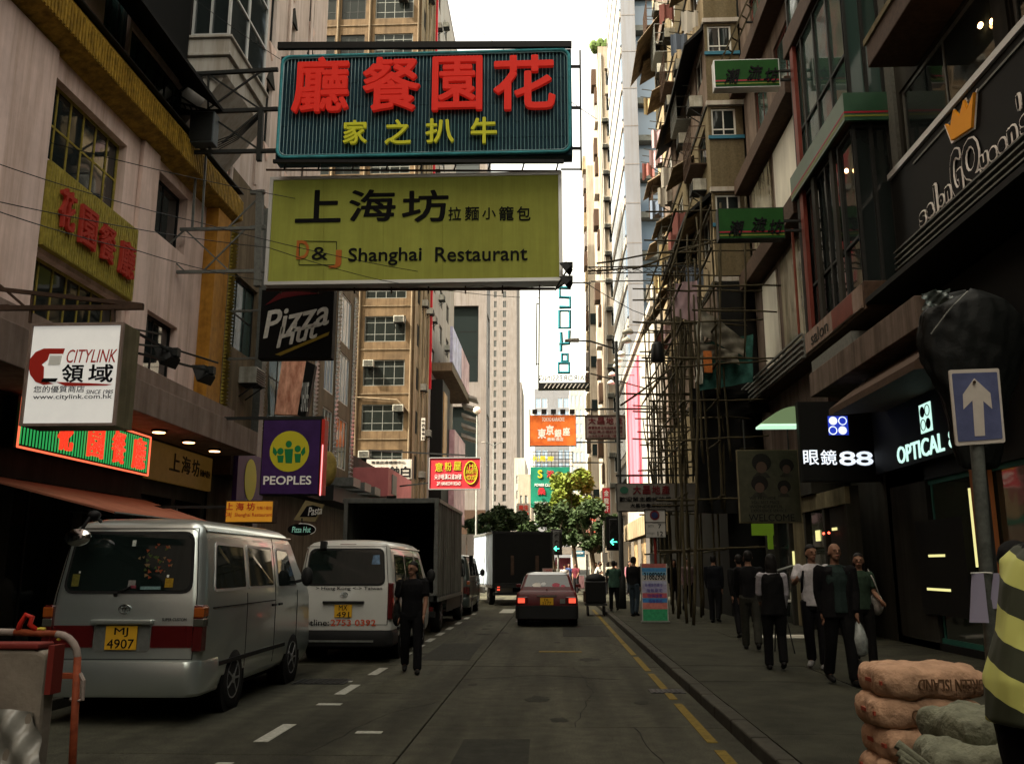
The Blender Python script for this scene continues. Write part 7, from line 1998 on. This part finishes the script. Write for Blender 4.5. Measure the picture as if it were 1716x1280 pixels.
for i, (L_, lab, c_, rz) in enumerate(far):
    if i < 3: t, _, _ = person(lab, L_, radians(rz), 1.68 + .04 * (i % 3), c_, (.02, .02, .025), 'long' if i % 2 else 'short', .2 - .1 * i, (.3, 0), (-.1, 0), .4, .3, hair='short' if i != 1 else 'long', vs=.02); srcs.append(t)
    else:
        t = dup(srcs[i % 3], L_, radians(rz), lab)
        for k in t.children:
            if k.name.startswith('shirt'): k.data = k.data.copy(); k.data.materials.clear(); k.data.materials.append(cloth(c_))
# --- worker at the right edge in a reflective striped vest
M['vest'] = bpy.data.materials.new('striped_reflective_vest'); M['vest'].use_nodes = True
nt = M['vest'].node_tree; N = nt.nodes; L = nt.links; b = N['Principled BSDF']; b.inputs['Roughness'].default_value = .7
g = N.new('ShaderNodeTexCoord'); sp = N.new('ShaderNodeSeparateXYZ'); L.new(g.outputs['Object'], sp.inputs[0])
m1 = N.new('ShaderNodeMath'); m1.operation = 'MULTIPLY_ADD'; m1.inputs[1].default_value = -.30; L.new(sp.outputs['X'], m1.inputs[0]); L.new(sp.outputs['Z'], m1.inputs[2])
m2 = N.new('ShaderNodeMath'); m2.operation = 'MODULO'; m2.inputs[1].default_value = .20; L.new(m1.outputs[0], m2.inputs[0])
m3 = N.new('ShaderNodeMath'); m3.operation = 'GREATER_THAN'; m3.inputs[1].default_value = .10; L.new(m2.outputs[0], m3.inputs[0])
mx = N.new('ShaderNodeMix'); mx.data_type = 'RGBA'; mx.inputs[6].default_value = C(.02, .025, .01); mx.inputs[7].default_value = C(.46, .48, .13)
L.new(m3.outputs[0], mx.inputs[0]); L.new(mx.outputs[2], b.inputs['Base Color'])
t, _, _ = person('road worker at the right edge in a vest with wide yellow and dark stripes', (1.74, 3.45, .24), radians(105), 1.74, (.02, .02, .02), (.012, .012, .012), 'long', .1, (.7, 0), (.7, 0), .5, .5, lean=.28, jacket=('vest', (.4, .4, .05)), vs=.012)
for k in t.children:
    if k.name.startswith('jacket'): k.data.materials.clear(); k.data.materials.append(M['vest'])
MB().box(1.92, 2.2, 3.3, 3.95, .126, .238).build('work_platform', M['rust'], None, label='low wooden platform under the road worker', cat='platform')
# ================================================================ STREET FURNITURE AND FOREGROUND
# one-way sign on a grey post
Y = 5.0
t = thing('one_way_sign', 'blue one-way sign with white upward arrow on a grey post in the right foreground', 'sign', (2.46, Y, .12))
p = at(1658, 760, Y)
MB().tube([(at(1668, 1240, Y).x + .02, Y + .05, .12), (at(1644, 750, Y).x, Y + .05, p.z - .02), (at(1640, 700, Y).x, Y + .05, p.z + .35)], .036, 14).build('post', mat('grey_green_post', C(.10, .11, .10), .55, var=.4, scale=25), t, smooth=True)
M['signblue'] = mat('faded_blue_sign', C(.085, .10, .20), .6, var=.25, scale=9)
M['signwhite'] = mat('off_white_sign', C(.50, .46, .41), .6, var=.12, scale=8)
q = [at(1590, 620, Y), at(1674, 617, Y), at(1685, 741, Y), at(1602, 747, Y)]
q = [V((v.x, Y, v.z)) for v in q]; cc = sum(q, V((0, 0, 0))) / 4
MB().prism(rounded(q, .012), (0, .012, 0)).build('plate', M['signwhite'], t)
MB().prism(rounded([cc + (v - cc) * .90 for v in q], .008) , (0, -.003, 0)).build('blue_field', M['signblue'], t)
ar = [(1632, 634), (1659, 659), (1662, 685), (1647, 672), (1650, 730), (1633, 731), (1629, 671), (1614, 686), (1613, 661)]
MB().prism([V((at(x_, y_, Y).x, Y - .0035, at(x_, y_, Y).z)) for x_, y_ in ar], (0, -.002, 0)).build('arrow', M['signwhite'], t)
MB().cyl(at(1633, 640, Y - .02), at(1633, 640, Y), .008, n=10).build('bolt', M['rust'], t)
MB().box(at(1640, 700, Y).x - .05, at(1640, 700, Y).x + .05, Y + .005, Y + .1, 2.42, 2.46).build('clamp', M['greysteel'], t)
for (r_, lb) in (((1634, 960, 1648, 1043), 'left white paper card taped to the sign post'), ((1668, 960, 1680, 1020), 'right white paper card taped to the sign post')):
    a, c = at(r_[0], r_[3], Y), at(r_[2], r_[1], Y); k = thing('paper_card', lb, 'card', (a.x, Y, a.z), 'cards on the sign post')
    MB().prism([(a.x - .02, Y + .02, a.z), (c.x, Y - .005, a.z), (c.x - .004, Y - .01, c.z), (a.x + .01, Y + .0, c.z)], (.0, .003, 0)).build('card', mat('lilac_card', C(.25, .235, .32), .8), k)
    MB().tube([(a.x, Y - .01, c.z), (at(1655, 960, Y).x, Y + .02, c.z + .003)], .004, 5).build('tape', M['whiteframe'], k)
# bagged sign behind it
Y = 6.2
t = thing('bagged_sign', 'large road sign wrapped in black plastic behind the one-way sign', 'sign', at(1625, 900, Y))
ctr = at(1632, 632, Y); mb = MB(); rings = []
n = 72; TB = ((1.0, .02, .02), (.96, .16, .06), (.86, .27, .10), (.70, .335, .12), (.48, .355, .13), (.25, .345, .13), (.0, .30, .12), (-.25, .24, .11), (-.5, .19, .10), (-.8, .16, .10), (-1.0, .12, .07), (-1.02, .02, .02))
NR = 60
for j in range(NR + 1):
    q = j / NR * (len(TB) - 1); k0 = min(int(q), len(TB) - 2); t_ = q - k0; f, w_, d_ = [TB[k0][m_] * (1 - t_) + TB[k0 + 1][m_] * t_ for m_ in range(3)]
    rg = []
    for k in range(n):
        a = 2 * pi * k / n
        cr_ = abs(sin(a * 4.5 + f * 2.2)) * .07 + abs(sin(a * 9 - f * 5 + 1)) * .035 + abs(sin(f * 11 + a * 3)) * .04 + .05 * sin(a * 2 + f * 4)
        wob = .90 + cr_
        rg.append(V((ctr.x + w_ * wob * cos(a) + .03 * f, ctr.y + d_ * (wob + .25 * cr_) * sin(a), ctr.z + f * .62 + .02 * sin(a * 3 + f * 6))))
    rings.append(rg)
mb.loops(rings[::-1]).build('plastic_wrap', mat('black_plastic', C(.004, .005, .0045), .55, spec=.15, var=.3, scale=5, bump=.6, bscale=9), t, smooth=True)
drape(t, (at(1546, 520, Y - .15), at(1600, 500, Y - .15), at(1590, 484, Y - .15), at(1546, 490, Y - .15)), 10, mat('crinkled_plastic', C(.16, .20, .19), .25, var=.8, scale=14), 'crinkled_top', .07)
MB().tube([at(1560, 560, Y - .16), at(1590, 520, Y - .17), at(1622, 488, Y - .15)], .006, 5).build('tie_string', M['greysteel'], t)
MB().tube([(ctr.x, Y + .05, .12), (ctr.x, Y + .05, ctr.z + .5)], .04, 10).build('post', M['iron'], t)

# cement bags
def sack(par_label, cx, cy, cz, L_, W_, H_, rz, m, wr=.012, seed=0, txt=None, grp=None, nm='cement_bag', cat='bag'):
    t = thing(nm, par_label, cat, (cx, cy, cz), grp)
    R2 = random.Random(seed); n, k = 30, 20; vs = []; top = []
    mb = MB(); ph = [R2.uniform(0, 6) for _ in range(6)]
    def prof(u, v):
        e = (1 - abs(u) ** 8) ** .33 * (1 - abs(v) ** 6.0) ** .38 if abs(u) < 1 and abs(v) < 1 else 0
        return e
    for sgn in (1, -1):
        for j in range(k + 1):
            for i in range(n + 1):
                u, v = math.sin((-1 + 2 * i / n) * pi / 2), math.sin((-1 + 2 * j / k) * pi / 2)
                z = sgn * H_ / 2 * prof(u, v)
                z += sgn * wr * prof(u, v) * (sin(u * 7 + ph[0]) * cos(v * 5 + ph[1]) + .5 * sin(u * 15 + v * 9 + ph[2]) + .45 * abs(u) ** 3 * sin(v * 23 + u * 6 + ph[5]))
                px_ = u * L_ / 2 * (1 - .03 * v * v) + .01 * sin(v * 6 + ph[3]); py_ = v * W_ / 2 * (1 - .04 * u * u) + .008 * sin(u * 8 + ph[4])
                vs.append(V((px_, py_, z + H_ / 2)))
    N = (n + 1) * (k + 1); fs = []
    for j in range(k):
        for i in range(n):
            a = j * (n + 1) + i; fs += [(a, a + 1, a + n + 2, a + n + 1), (N + a, N + a + n + 1, N + a + n + 2, N + a + 1)]
    R3 = Matrix.Rotation(rz, 4, 'Z')
    mb.add([R3 @ v + V((cx, cy, cz)) for v in vs], fs)
    o = mb.build('sack_body', m, t, smooth=True)
    if txt:
        mb = MB(); put_text(mb, txt, (L_ * .44, -W_ / 2 - .004, H_ * .66), (-L_ * .62, 0, 0), (0, 0, -H_ * .34), .006, .02)
        mb.v = [R3 @ v + V((cx, cy, cz)) for v in mb.v]
        mb.build('lettering', mat('faded_brown_print_%d' % seed, C(.10, .055, .03), .8), t)
        for s in (-1, 1): MB().bar(R3 @ V((s * L_ * .485, -W_ * .4, H_ * .5)) + V((cx, cy, cz)), R3 @ V((s * L_ * .485, W_ * .4, H_ * .5)) + V((cx, cy, cz)), .012, .02).build('stitched_seam', mat('red_stitch_%d_%d' % (seed, s), C(.25, .05, .03), .8), t)
    return t
M['cement'] = mat('brown_paper_cement_bag', C(.38, .235, .15), .8, var=.3, scale=10, bump=.8, bscale=22)
M['sand'] = mat('grey_green_woven_bag', C(.15, .155, .11), .75, var=.4, scale=9, bump=.9, bscale=26)
ords = ['top', 'second from top', 'third from top', 'fourth from top', 'fifth from top', 'sixth from top']
for k in range(6):
    zt = 1.075 - k * .158
    sack('%s brown paper cement bag in the stack by the kerb' % ords[k].capitalize(), 2.00 + (.02, -.01, .015, -.01, .0, .01)[k] - (.06 if k > 3 else 0), 5.25 + (.0, .01, -.01, .0, .01, 0)[k], zt - .158, .57, .42, .176, radians((2, -1, 1, -2, 2, 0)[k]), M['cement'], .010, k, 'GREEN ISLAND' if k < 4 else None, 'stack of cement bags')
MB().box(1.80, 2.42, 5.02, 5.5, .12, .125).build('pallet_sheet', M['rust'], None, label='thin board under the stack of cement bags', cat='board')
base = thing('pallet', 'low timber pallet carrying the grey woven sacks', 'pallet', (2.1, 4.5, .12))
for k in range(5): MB().box(1.75, 2.65, 4.2 + k * .14, 4.29 + k * .14, .22, .245).build('plank', M['rust'], base)
for k in range(3): MB().box(1.8 + k * .38, 1.88 + k * .38, 4.2, 4.85, .121, .219).build('bearer', M['rust'], base)
for k, (x_, y_, z_, L_, W_, H_, rz, lb) in enumerate(((2.12, 4.55, .25, .8, .5, .22, 4, 'lowest grey woven sack of the right foreground heap'), (2.16, 4.55, .45, .78, .5, .22, -5, 'second grey woven sack of the foreground heap, partly hidden'),
      (2.00, 4.42, .63, .62, .44, .20, -10, 'grey-green woven sack with gathered neck left in the upper heap'), (2.10, 4.62, .78, .56, .42, .17, 9, 'topmost folded grey sack leaning on the cement bags'), (2.42, 4.50, .66, .34, .36, .24, 30, 'pale glossy grey sack at the right end of the heap'))):
    sack(lb, x_, y_, z_, L_, W_, H_, radians(rz), M['sand'], .02, 20 + k, None, 'heap of grey woven sacks', 'sandbag')
nk = MB(); 
for k in range(7): a = -.5 + k * .17; nk.tube([(1.70, 4.30, .70), (1.62 + .02 * cos(k * 2), 4.27, .71 + .05 * sin(a * 3)), (1.53, 4.25 + .01 * k, .66 + .03 * k)], [.03, .016, .022], 6)
nk.build('gathered_neck', M['sand'], None, smooth=True, label='gathered neck of the grey sack sticking out over the kerb', cat='sack end')

# barrier at the left foreground
Y = 5.2
t = thing('barrier_frame', 'orange-red and white tubular steel barrier in the left foreground', 'barrier', at(130, 1280, Y))
M['barred'] = mat('worn_orange_red_paint', C(.22, .05, .02), .6, var=.4, scale=18); M['barwhite'] = mat('worn_white_paint', C(.27, .22, .19), .5, var=.3, scale=18)
g_ = at(125, 1280, Y)
P = lambda x_, y_: at(x_, y_, Y)
c0, c1 = P(95, 1062), P(130, 1100)
pts = [P(95, 1062)] + [P(95 + 35 * sin(q * pi / 10), 1100 - 38 * cos(q * pi / 10)) for q in range(1, 6)]
MB().tube([P(24, 1059), P(96, 1062)], .020, 10).build('top_rail', M['barred'], t, smooth=True)
MB().tube([P(-90, 1056), P(25, 1059)], .0205, 10).build('top_rail', M['barwhite'], t, smooth=True)
MB().tube([P(-300, 1050), P(-88, 1056)], .020, 10).build('top_rail', M['barred'], t, smooth=True)
MB().tube(pts + [P(130, 1102)], .0205, 10).build('corner', M['barwhite'], t, smooth=True)
bt = P(128, 1280); 
MB().tube([P(130, 1100), (bt.x, Y, .05)], .021, 10).build('leg', M['barred'], t, smooth=True)
MB().tube([P(-290, 1048), (P(-290, 1048).x, Y, .05)], .021, 10).build('leg', M['barred'], t, smooth=True)
MB().bar(P(60, 1131), P(128, 1132), .035, .03).build('lower_rail', M['barred'], t)
MB().tube([P(-300, 1128), P(60, 1131)], .018, 8).build('lower_rail', M['barred'], t, smooth=True)
MB().bar((bt.x, Y - .25, .03), (bt.x, Y + .25, .03), .045).bar((P(-290, 1048).x, Y - .25, .03), (P(-290, 1048).x, Y + .25, .03), .045).build('foot', M['barred'], t)
MB().tube([P(118, 1170), P(126, 1174), P(138, 1172), P(140, 1140), P(134, 1128)], .012, 6).build('tie', M['barwhite'], t)
hk = MB().tube([P(30, 1058), P(34, 1045), P(44, 1030), P(54, 1034), P(50, 1046), P(62, 1056)], .016, 8); hk.build('red_hook', mat('red_plastic', C(.35, .02, .012), .4), t, smooth=True)
MB().tube([P(58, 1055), P(68, 1053), P(76, 1054)], .010, 6).tube([P(95, 1059), P(102, 1064), P(98, 1072)], .012, 6).build('yellow_tape', mat('yellow_tape', C(.45, .36, .05), .6), t)
# grey block / water barrier behind plastic sheet
M['greyblock'] = mat('dusty_plastic_block', C(.20, .17, .135), .65, var=.3, scale=5, bump=.2, bscale=40)
t = thing('plastic_barrier_block', 'dusty grey plastic barrier block with red top edge at the far left bottom', 'barrier', P(30, 1280))
x1 = P(78, 1280).x; Yb = 4.6; z1 = at(40, 1088, Yb).z
xr = at(72, 1150, Yb).x
MB().prism(rounded([(xr - 1.3, Yb, .02), (xr, Yb, .02), (xr - .0, Yb, z1 - .02), (xr - .06, Yb, z1), (xr - 1.3, Yb, z1)], .03), (0, .12, 0)).build('block', M['greyblock'], t, bevel=.02)
MB().box(xr - 1.28, xr - .04, Yb - .01, Yb + .14, z1 + .002, z1 + .03).build('top_edge', mat('dull_red_plastic', C(.16, .025, .02), .5, var=.3, scale=10), t, bevel=.008)
MB().box(xr + .003, xr + .035, Yb + .01, Yb + .11, z1 - .22, z1 + .02).build('red_end_panel', mat('dull_red_plastic2', C(.14, .02, .015), .5), t)
drape(t, (at(-40, 1290, Yb - .03), at(66, 1290, Yb - .03), at(56, 1195, Yb - .03), at(-40, 1180, Yb - .03)), 14, mat('milky_plastic_sheet', C(.26, .25, .22), .3, var=.3, scale=8), 'plastic_sheet', .05)

# traffic lights
def traffic(lab, px, pytop, pybot, Y, hx, hy, arrow=True, hood=True):
    g = (at(px, pybot, Y).x, Y, .1)
    t = thing('traffic_light', lab, 'traffic light', g)
    MB().tube([g, (g[0], Y, at(px, pytop, Y).z)], .055, 10).build('post', M['greysteel'], t, smooth=True)
    c_ = at(hx, hy, Y)
    MB().box(c_.x - .17, c_.x + .17, Y - .28, Y - .08, c_.z - .22, c_.z + .95).build('signal_head', M['black'], t, bevel=.03)
    MB().box(c_.x - .30, c_.x + .30, Y - .07, Y - .055, c_.z - .35, c_.z + 1.05).build('backing_board', M['black'], t)
    for k in range(3):
        o = MB().tube([(c_.x + .13 * cos(a * pi / 8), Y - .29, c_.z + k * .34 + .13 * sin(a * pi / 8)) for a in range(0, 9)], .02, 5); o.build('hood', M['black'], t)
    mb = MB()
    if arrow: mb.bar((c_.x - .13, Y - .295, c_.z), (c_.x + .13, Y - .295, c_.z), .035).bar((c_.x - .14, Y - .295, c_.z), (c_.x - .02, Y - .295, c_.z + .12), .04).bar((c_.x - .14, Y - .295, c_.z), (c_.x - .02, Y - .295, c_.z - .12), .04)
    else: mb.lathe([(.10, 0), (.10, -.01)], (0, 0, 0), 14, 'Y'); mb.v = [v + V((c_.x, Y - .285, c_.z)) for v in mb.v]
    mb.build('green_lens', M['greenlamp'], t)
    MB().bar((c_.x, Y - .08, c_.z + .3), (g[0], Y, c_.z + .3), .06).build('bracket', M['black'], t)
    return t
M['greenlamp'] = mat('lit_green_signal', C(.05, .8, .5), .3, emit=3.0, ecol=(.08, 1, .55, 1))
traffic('traffic light with lit green left arrow on the right, in front of the grey pole', 1014, 880, 1012, 38, 1028, 908)
traffic('smaller traffic light with green arrow beyond the dark truck', 936, 905, 1000, 50, 933, 919)
t = thing('white_notice_post', 'thin white post with a white notice plate beside the crowd', 'post', atg(1015, 1018, 0)); 
a = atg(1015, 1018, 0); MB().tube([a, (a.x, a.y, 3.4)], .03, 8).build('post', M['whitewall'], t); MB().box(a.x - .1, a.x + .12, a.y - .05, a.y - .03, 1.75, 2.15).build('plate', M['whitewall'], t)

# lamp posts
def lamppost(lab, px, Y, gy, ztop, arms, globe=None, m='iron', r=.08):
    x = at(px, gy, Y).x; t = thing('street_lamp', lab, 'street lamp', (x, Y, 0))
    MB().tube([(x, Y, 0), (x, Y, 1.2), (x, Y, 1.3), (x, Y, ztop)], [r * 1.6, r * 1.5, r, r * .7], 12).build('post', M[m], t, smooth=True)
    for (dx, dz) in arms:
        L_ = abs(dx); sg = 1 if dx > 0 else -1
        MB().tube([(x, Y, ztop - .3 + dz), (x + dx * .5, Y, ztop + dz + .02), (x + dx * .75, Y, ztop + .05 + dz)], .035, 8).build('arm', M[m], t)
        MB().prism([(x + dx * .72, Y - .12, ztop + dz), (x + dx, Y - .09, ztop + .02 + dz), (x + dx, Y - .09, ztop + .1 + dz), (x + dx * .72, Y - .12, ztop + .14 + dz)], (0, .24, 0)).build('lamp_head', M['whitewall'], t, bevel=.02)
    if globe: MB().ell((x, Y, ztop + .2), .26, .26, .26, 14, 10).build('globe', mat('lamp_globe', C(.6, .58, .5), .2), t, smooth=True)
    return t
lamppost('tall dark street lamp with a long arm to the left, right of the kerb', 1043, 33, 1010, at(1043, 572, 33).z, [(-1.95, 0)], r=.09)
lamppost('slim pale lamp post with white globe beyond the red restaurant sign', 797, 56, 990, at(797, 693, 56).z, [], True, 'greysteel', .07)
lamppost('pale far lamp post with a short double arm left of the orange sign', 826, 88, 960, at(826, 742, 88).z, [(-1.2, 0), (1.2, .0)], None, 'greysteel', .07)
t = thing('lantern_post', 'white lanterns stacked on a post above the far right pavement', 'street lamp', (4.2, 40, .12))
for k, (px, py) in enumerate(((1052, 557), (1050, 572), (1040, 595), (1036, 604), (1034, 614), (1026, 628), (1024, 642))):
    Yk = 34 + k * 3.5; c_ = at(px, py, Yk)
    MB().lathe([(.03, .20), (.18, .10), (.24, -.02), (.20, -.05)], c_, 12).build('lantern_shade', M['glintsheet'], t, smooth=True)
    MB().bar(c_, (4.94, c_.y, c_.z - .05), .04).build('arm', M['iron'], t)
MB().tube([(4.6, 40, .12), (4.6, 40, 9)], .06, 8).build('post', M['iron'], t)

# truss arms with lamps at upper right of the lime sign
t = thing('horizontal_sign_truss', 'slim horizontal lattice truss reaching from the tenement over the street', 'bracket', at(1000, 455, 29))
truss(t, at(985, 448, 29), (5.0, 29, at(1100, 446, 29).z), .22, 10, .018, name='lattice')

# trees
M['leafa'] = mat('sunlit_leaves', C(.13, .17, .025), .6, var=.5, scale=1.5); M['leafb'] = mat('dark_leaves', C(.03, .05, .018), .6, var=.5, scale=1.5); M['bark'] = mat('bark', C(.06, .045, .03), .9, var=.4, scale=6)  # sunlit leaf colour is brightened to hold the sunlight on the crown
def tree(lab, x, Y, zt, rx, rz_, m, nleaf, trunk_h, seed, ls=.16, asym=0):
    R2 = random.Random(seed); t = thing('street_tree', lab, 'tree', (x, Y, 0))
    cz = zt - rz_
    tk = MB(); tk.tube([(x, Y, 0), (x + .08, Y, trunk_h * .5), (x - .05, Y + .1, trunk_h), (x, Y, cz)], [.20, .15, .12, .06], 8)
    clumps = []
    for k in range(26):
        a = R2.uniform(0, 2 * pi); e = R2.uniform(-.75, 1); r = R2.uniform(.35, 1)
        c_ = V((x + rx * r * cos(a) * (1 - abs(e) ** 2 * .55), Y + rx * r * sin(a) * (1 - abs(e) ** 2 * .55), cz + rz_ * e * .85)); clumps.append((c_, R2.uniform(.3, .62)))
        if k < 12: md = V((x, Y, trunk_h)).lerp(c_, .5) + V((0, 0, -.3)); tk.tube([(x, Y, trunk_h * .9), md, c_], [.07, .04, .015], 5)
    tk.build('trunk', M['bark'], t, smooth=True)
    lf = MB()
    for k in range(nleaf):
        c_, r = clumps[R2.randrange(len(clumps))]
        d = V((R2.gauss(0, 1), R2.gauss(0, 1), R2.gauss(0, .8))); d = d.normalized() * r * rx * .5 * R2.uniform(.3, 1.1)
        p = c_ + d; u = V((R2.gauss(0, 1), R2.gauss(0, 1), R2.gauss(0, .5))).normalized(); w_ = u.cross(V((R2.gauss(0, 1), R2.gauss(0, 1), R2.gauss(0, 1)))).normalized(); s = ls * R2.uniform(.35, 1.5)
        n0 = len(lf.v); lf.v += [p - u * s, p + w_ * s * .45, p + u * s, p - w_ * s * .45]; lf.f.append((n0, n0 + 1, n0 + 2, n0 + 3))
    lf.build('crown', M[m], t)
    return t
tree('street tree with sunlit yellow-green top below the green sign', at(962, 900, 57).x, 57, at(958, 792, 57).z, 2.0, 2.1, 'leafa', 19000, 3.0, 3)
tree('darker spreading tree in shade right behind the truck', at(925, 900, 52).x, 52, at(925, 845, 52).z, 1.7, 1.3, 'leafb', 8000, 2.6, 4)
tree('dark tree right of the sunlit one above the crowd', at(992, 900, 50).x, 50, at(992, 838, 50).z, 1.5, 1.6, 'leafb', 8000, 2.6, 5)
tree('dark palm-like tree above the turning truck on the left', at(848, 900, 75).x, 75, at(848, 848, 75).z, 2.2, 1.8, 'leafb', 8000, 3.0, 6, .22)
tree('small dark tree left of the lamp post with the white globe', at(808, 900, 80).x, 80, at(808, 862, 80).z, 1.8, 1.5, 'leafb', 5000, 2.8, 8, .22)

# hoarding and clutter at the junction
t = thing('white_hoarding', 'white site hoarding panel behind the turning truck', 'hoarding', (-6, 64, 0))
for k in range(3): MB().box(-7.6 + k * 1.25, -6.4 + k * 1.25, 66, 66.08, .05, 3.9).build('panel', M['whitewall'], t)
t = thing('stall_canopy', 'market stall with pale canopy beyond the crossing', 'stall', (.6, 64, 0))
MB().prism([(-.8, 63, 2.4), (2.4, 63, 2.4), (2.4, 65, 2.9), (-.8, 65, 2.9)], (0, 0, .06)).build('canopy', M['whitewall'], t)
for x_ in (-.7, 2.3): MB().box(x_, x_ + .08, 63.1, 63.2, 0, 2.42).box(x_, x_ + .08, 64.8, 64.9, 0, 2.85).build('post', M['greysteel'], t)
MB().box(-.5, 2.1, 63.4, 64.6, .1, .95).build('counter', M['adpink'], t); MB().box(.1, 1.2, 64.7, 64.75, 1.0, 2.2).build('poster', M['pinkad'], t)
t = thing('pavement_easel', 'thin metal display easel with pale shelf behind the white t-shirt', 'stand', (3.6, 16.2, .12))
mb = MB().bar((3.75, 16.4, .12), (4.0, 16.4, 1.5), .02).bar((4.2, 16.4, .12), (3.95, 16.4, 1.5), .02).bar((3.95, 16.8, .12), (3.97, 16.4, 1.4), .02).bar((3.65, 16.3, 1.45), (4.2, 16.3, 1.6), .03); mb.build('frame', M['iron'], t)
MB().box(3.8, 4.15, 16.25, 16.45, 1.0, 1.04).build('shelf', M['whiteframe'], t)
MB().prism([(3.6, 16.2, 1.42), (4.25, 16.2, 1.62), (4.25, 16.5, 1.62), (3.6, 16.5, 1.42)], (0, 0, .015)).build('board', M['greysteel'], t)
# ground floor of the recessed shops on the right, with a few lit details
t = thing('right_arcade_fronts', 'dark shop fronts behind the pedestrians with a few dim lit panels', 'shop front', (6.4, 23, .12))
for k, y_ in enumerate((19.4, 21.0, 22.6, 24.2, 25.8)):
    MB().box(6.3, 6.45, y_ + .1, y_ + 1.4, .13, 2.9).build('shutter_panel', [M['blackwall'], M['shopglass'], M['olive'], M['glass'], M['darkwall']][k], t)
    MB().box(6.22, 6.5, y_ - .08, y_ + .08, .12, 3.3).build('pier', M['darkwall'], t)
MB().box(6.2, 6.3, 19.3, 27.3, 2.92, 3.28).build('fascia', M['olive'], t)
for (y_, z_, h_, m_) in ((21.6, 2.2, .25, 'shelflight'), (20.3, 2.4, .06, 'shelflight'), (24.0, 1.5, .5, 'shelflight')): MB().box(6.27, 6.298, y_, y_ + .3, z_, z_ + h_).build('lit_panel', M[m_], t)
for k, y_ in enumerate((20.6, 21.0)): MB().ell((6.2, y_, 2.35), .03, .03, .03, 8, 6).build('red_bulb', mat('red_bulb_%d' % k, C(.8, .1, .05), emit=3, ecol=(1, .1, .05, 1)), t)
t = thing('pavement_step', 'strip of white door sill on the right pavement behind the pedestrians', 'door sill', (5, 20, .12))
MB().box(4.35, 5.45, 19.9, 20.25, .12, .16).build('sill', mat('bright_marble_sill', C(.7, .68, .6), .25), t)  # plain white step on the pavement
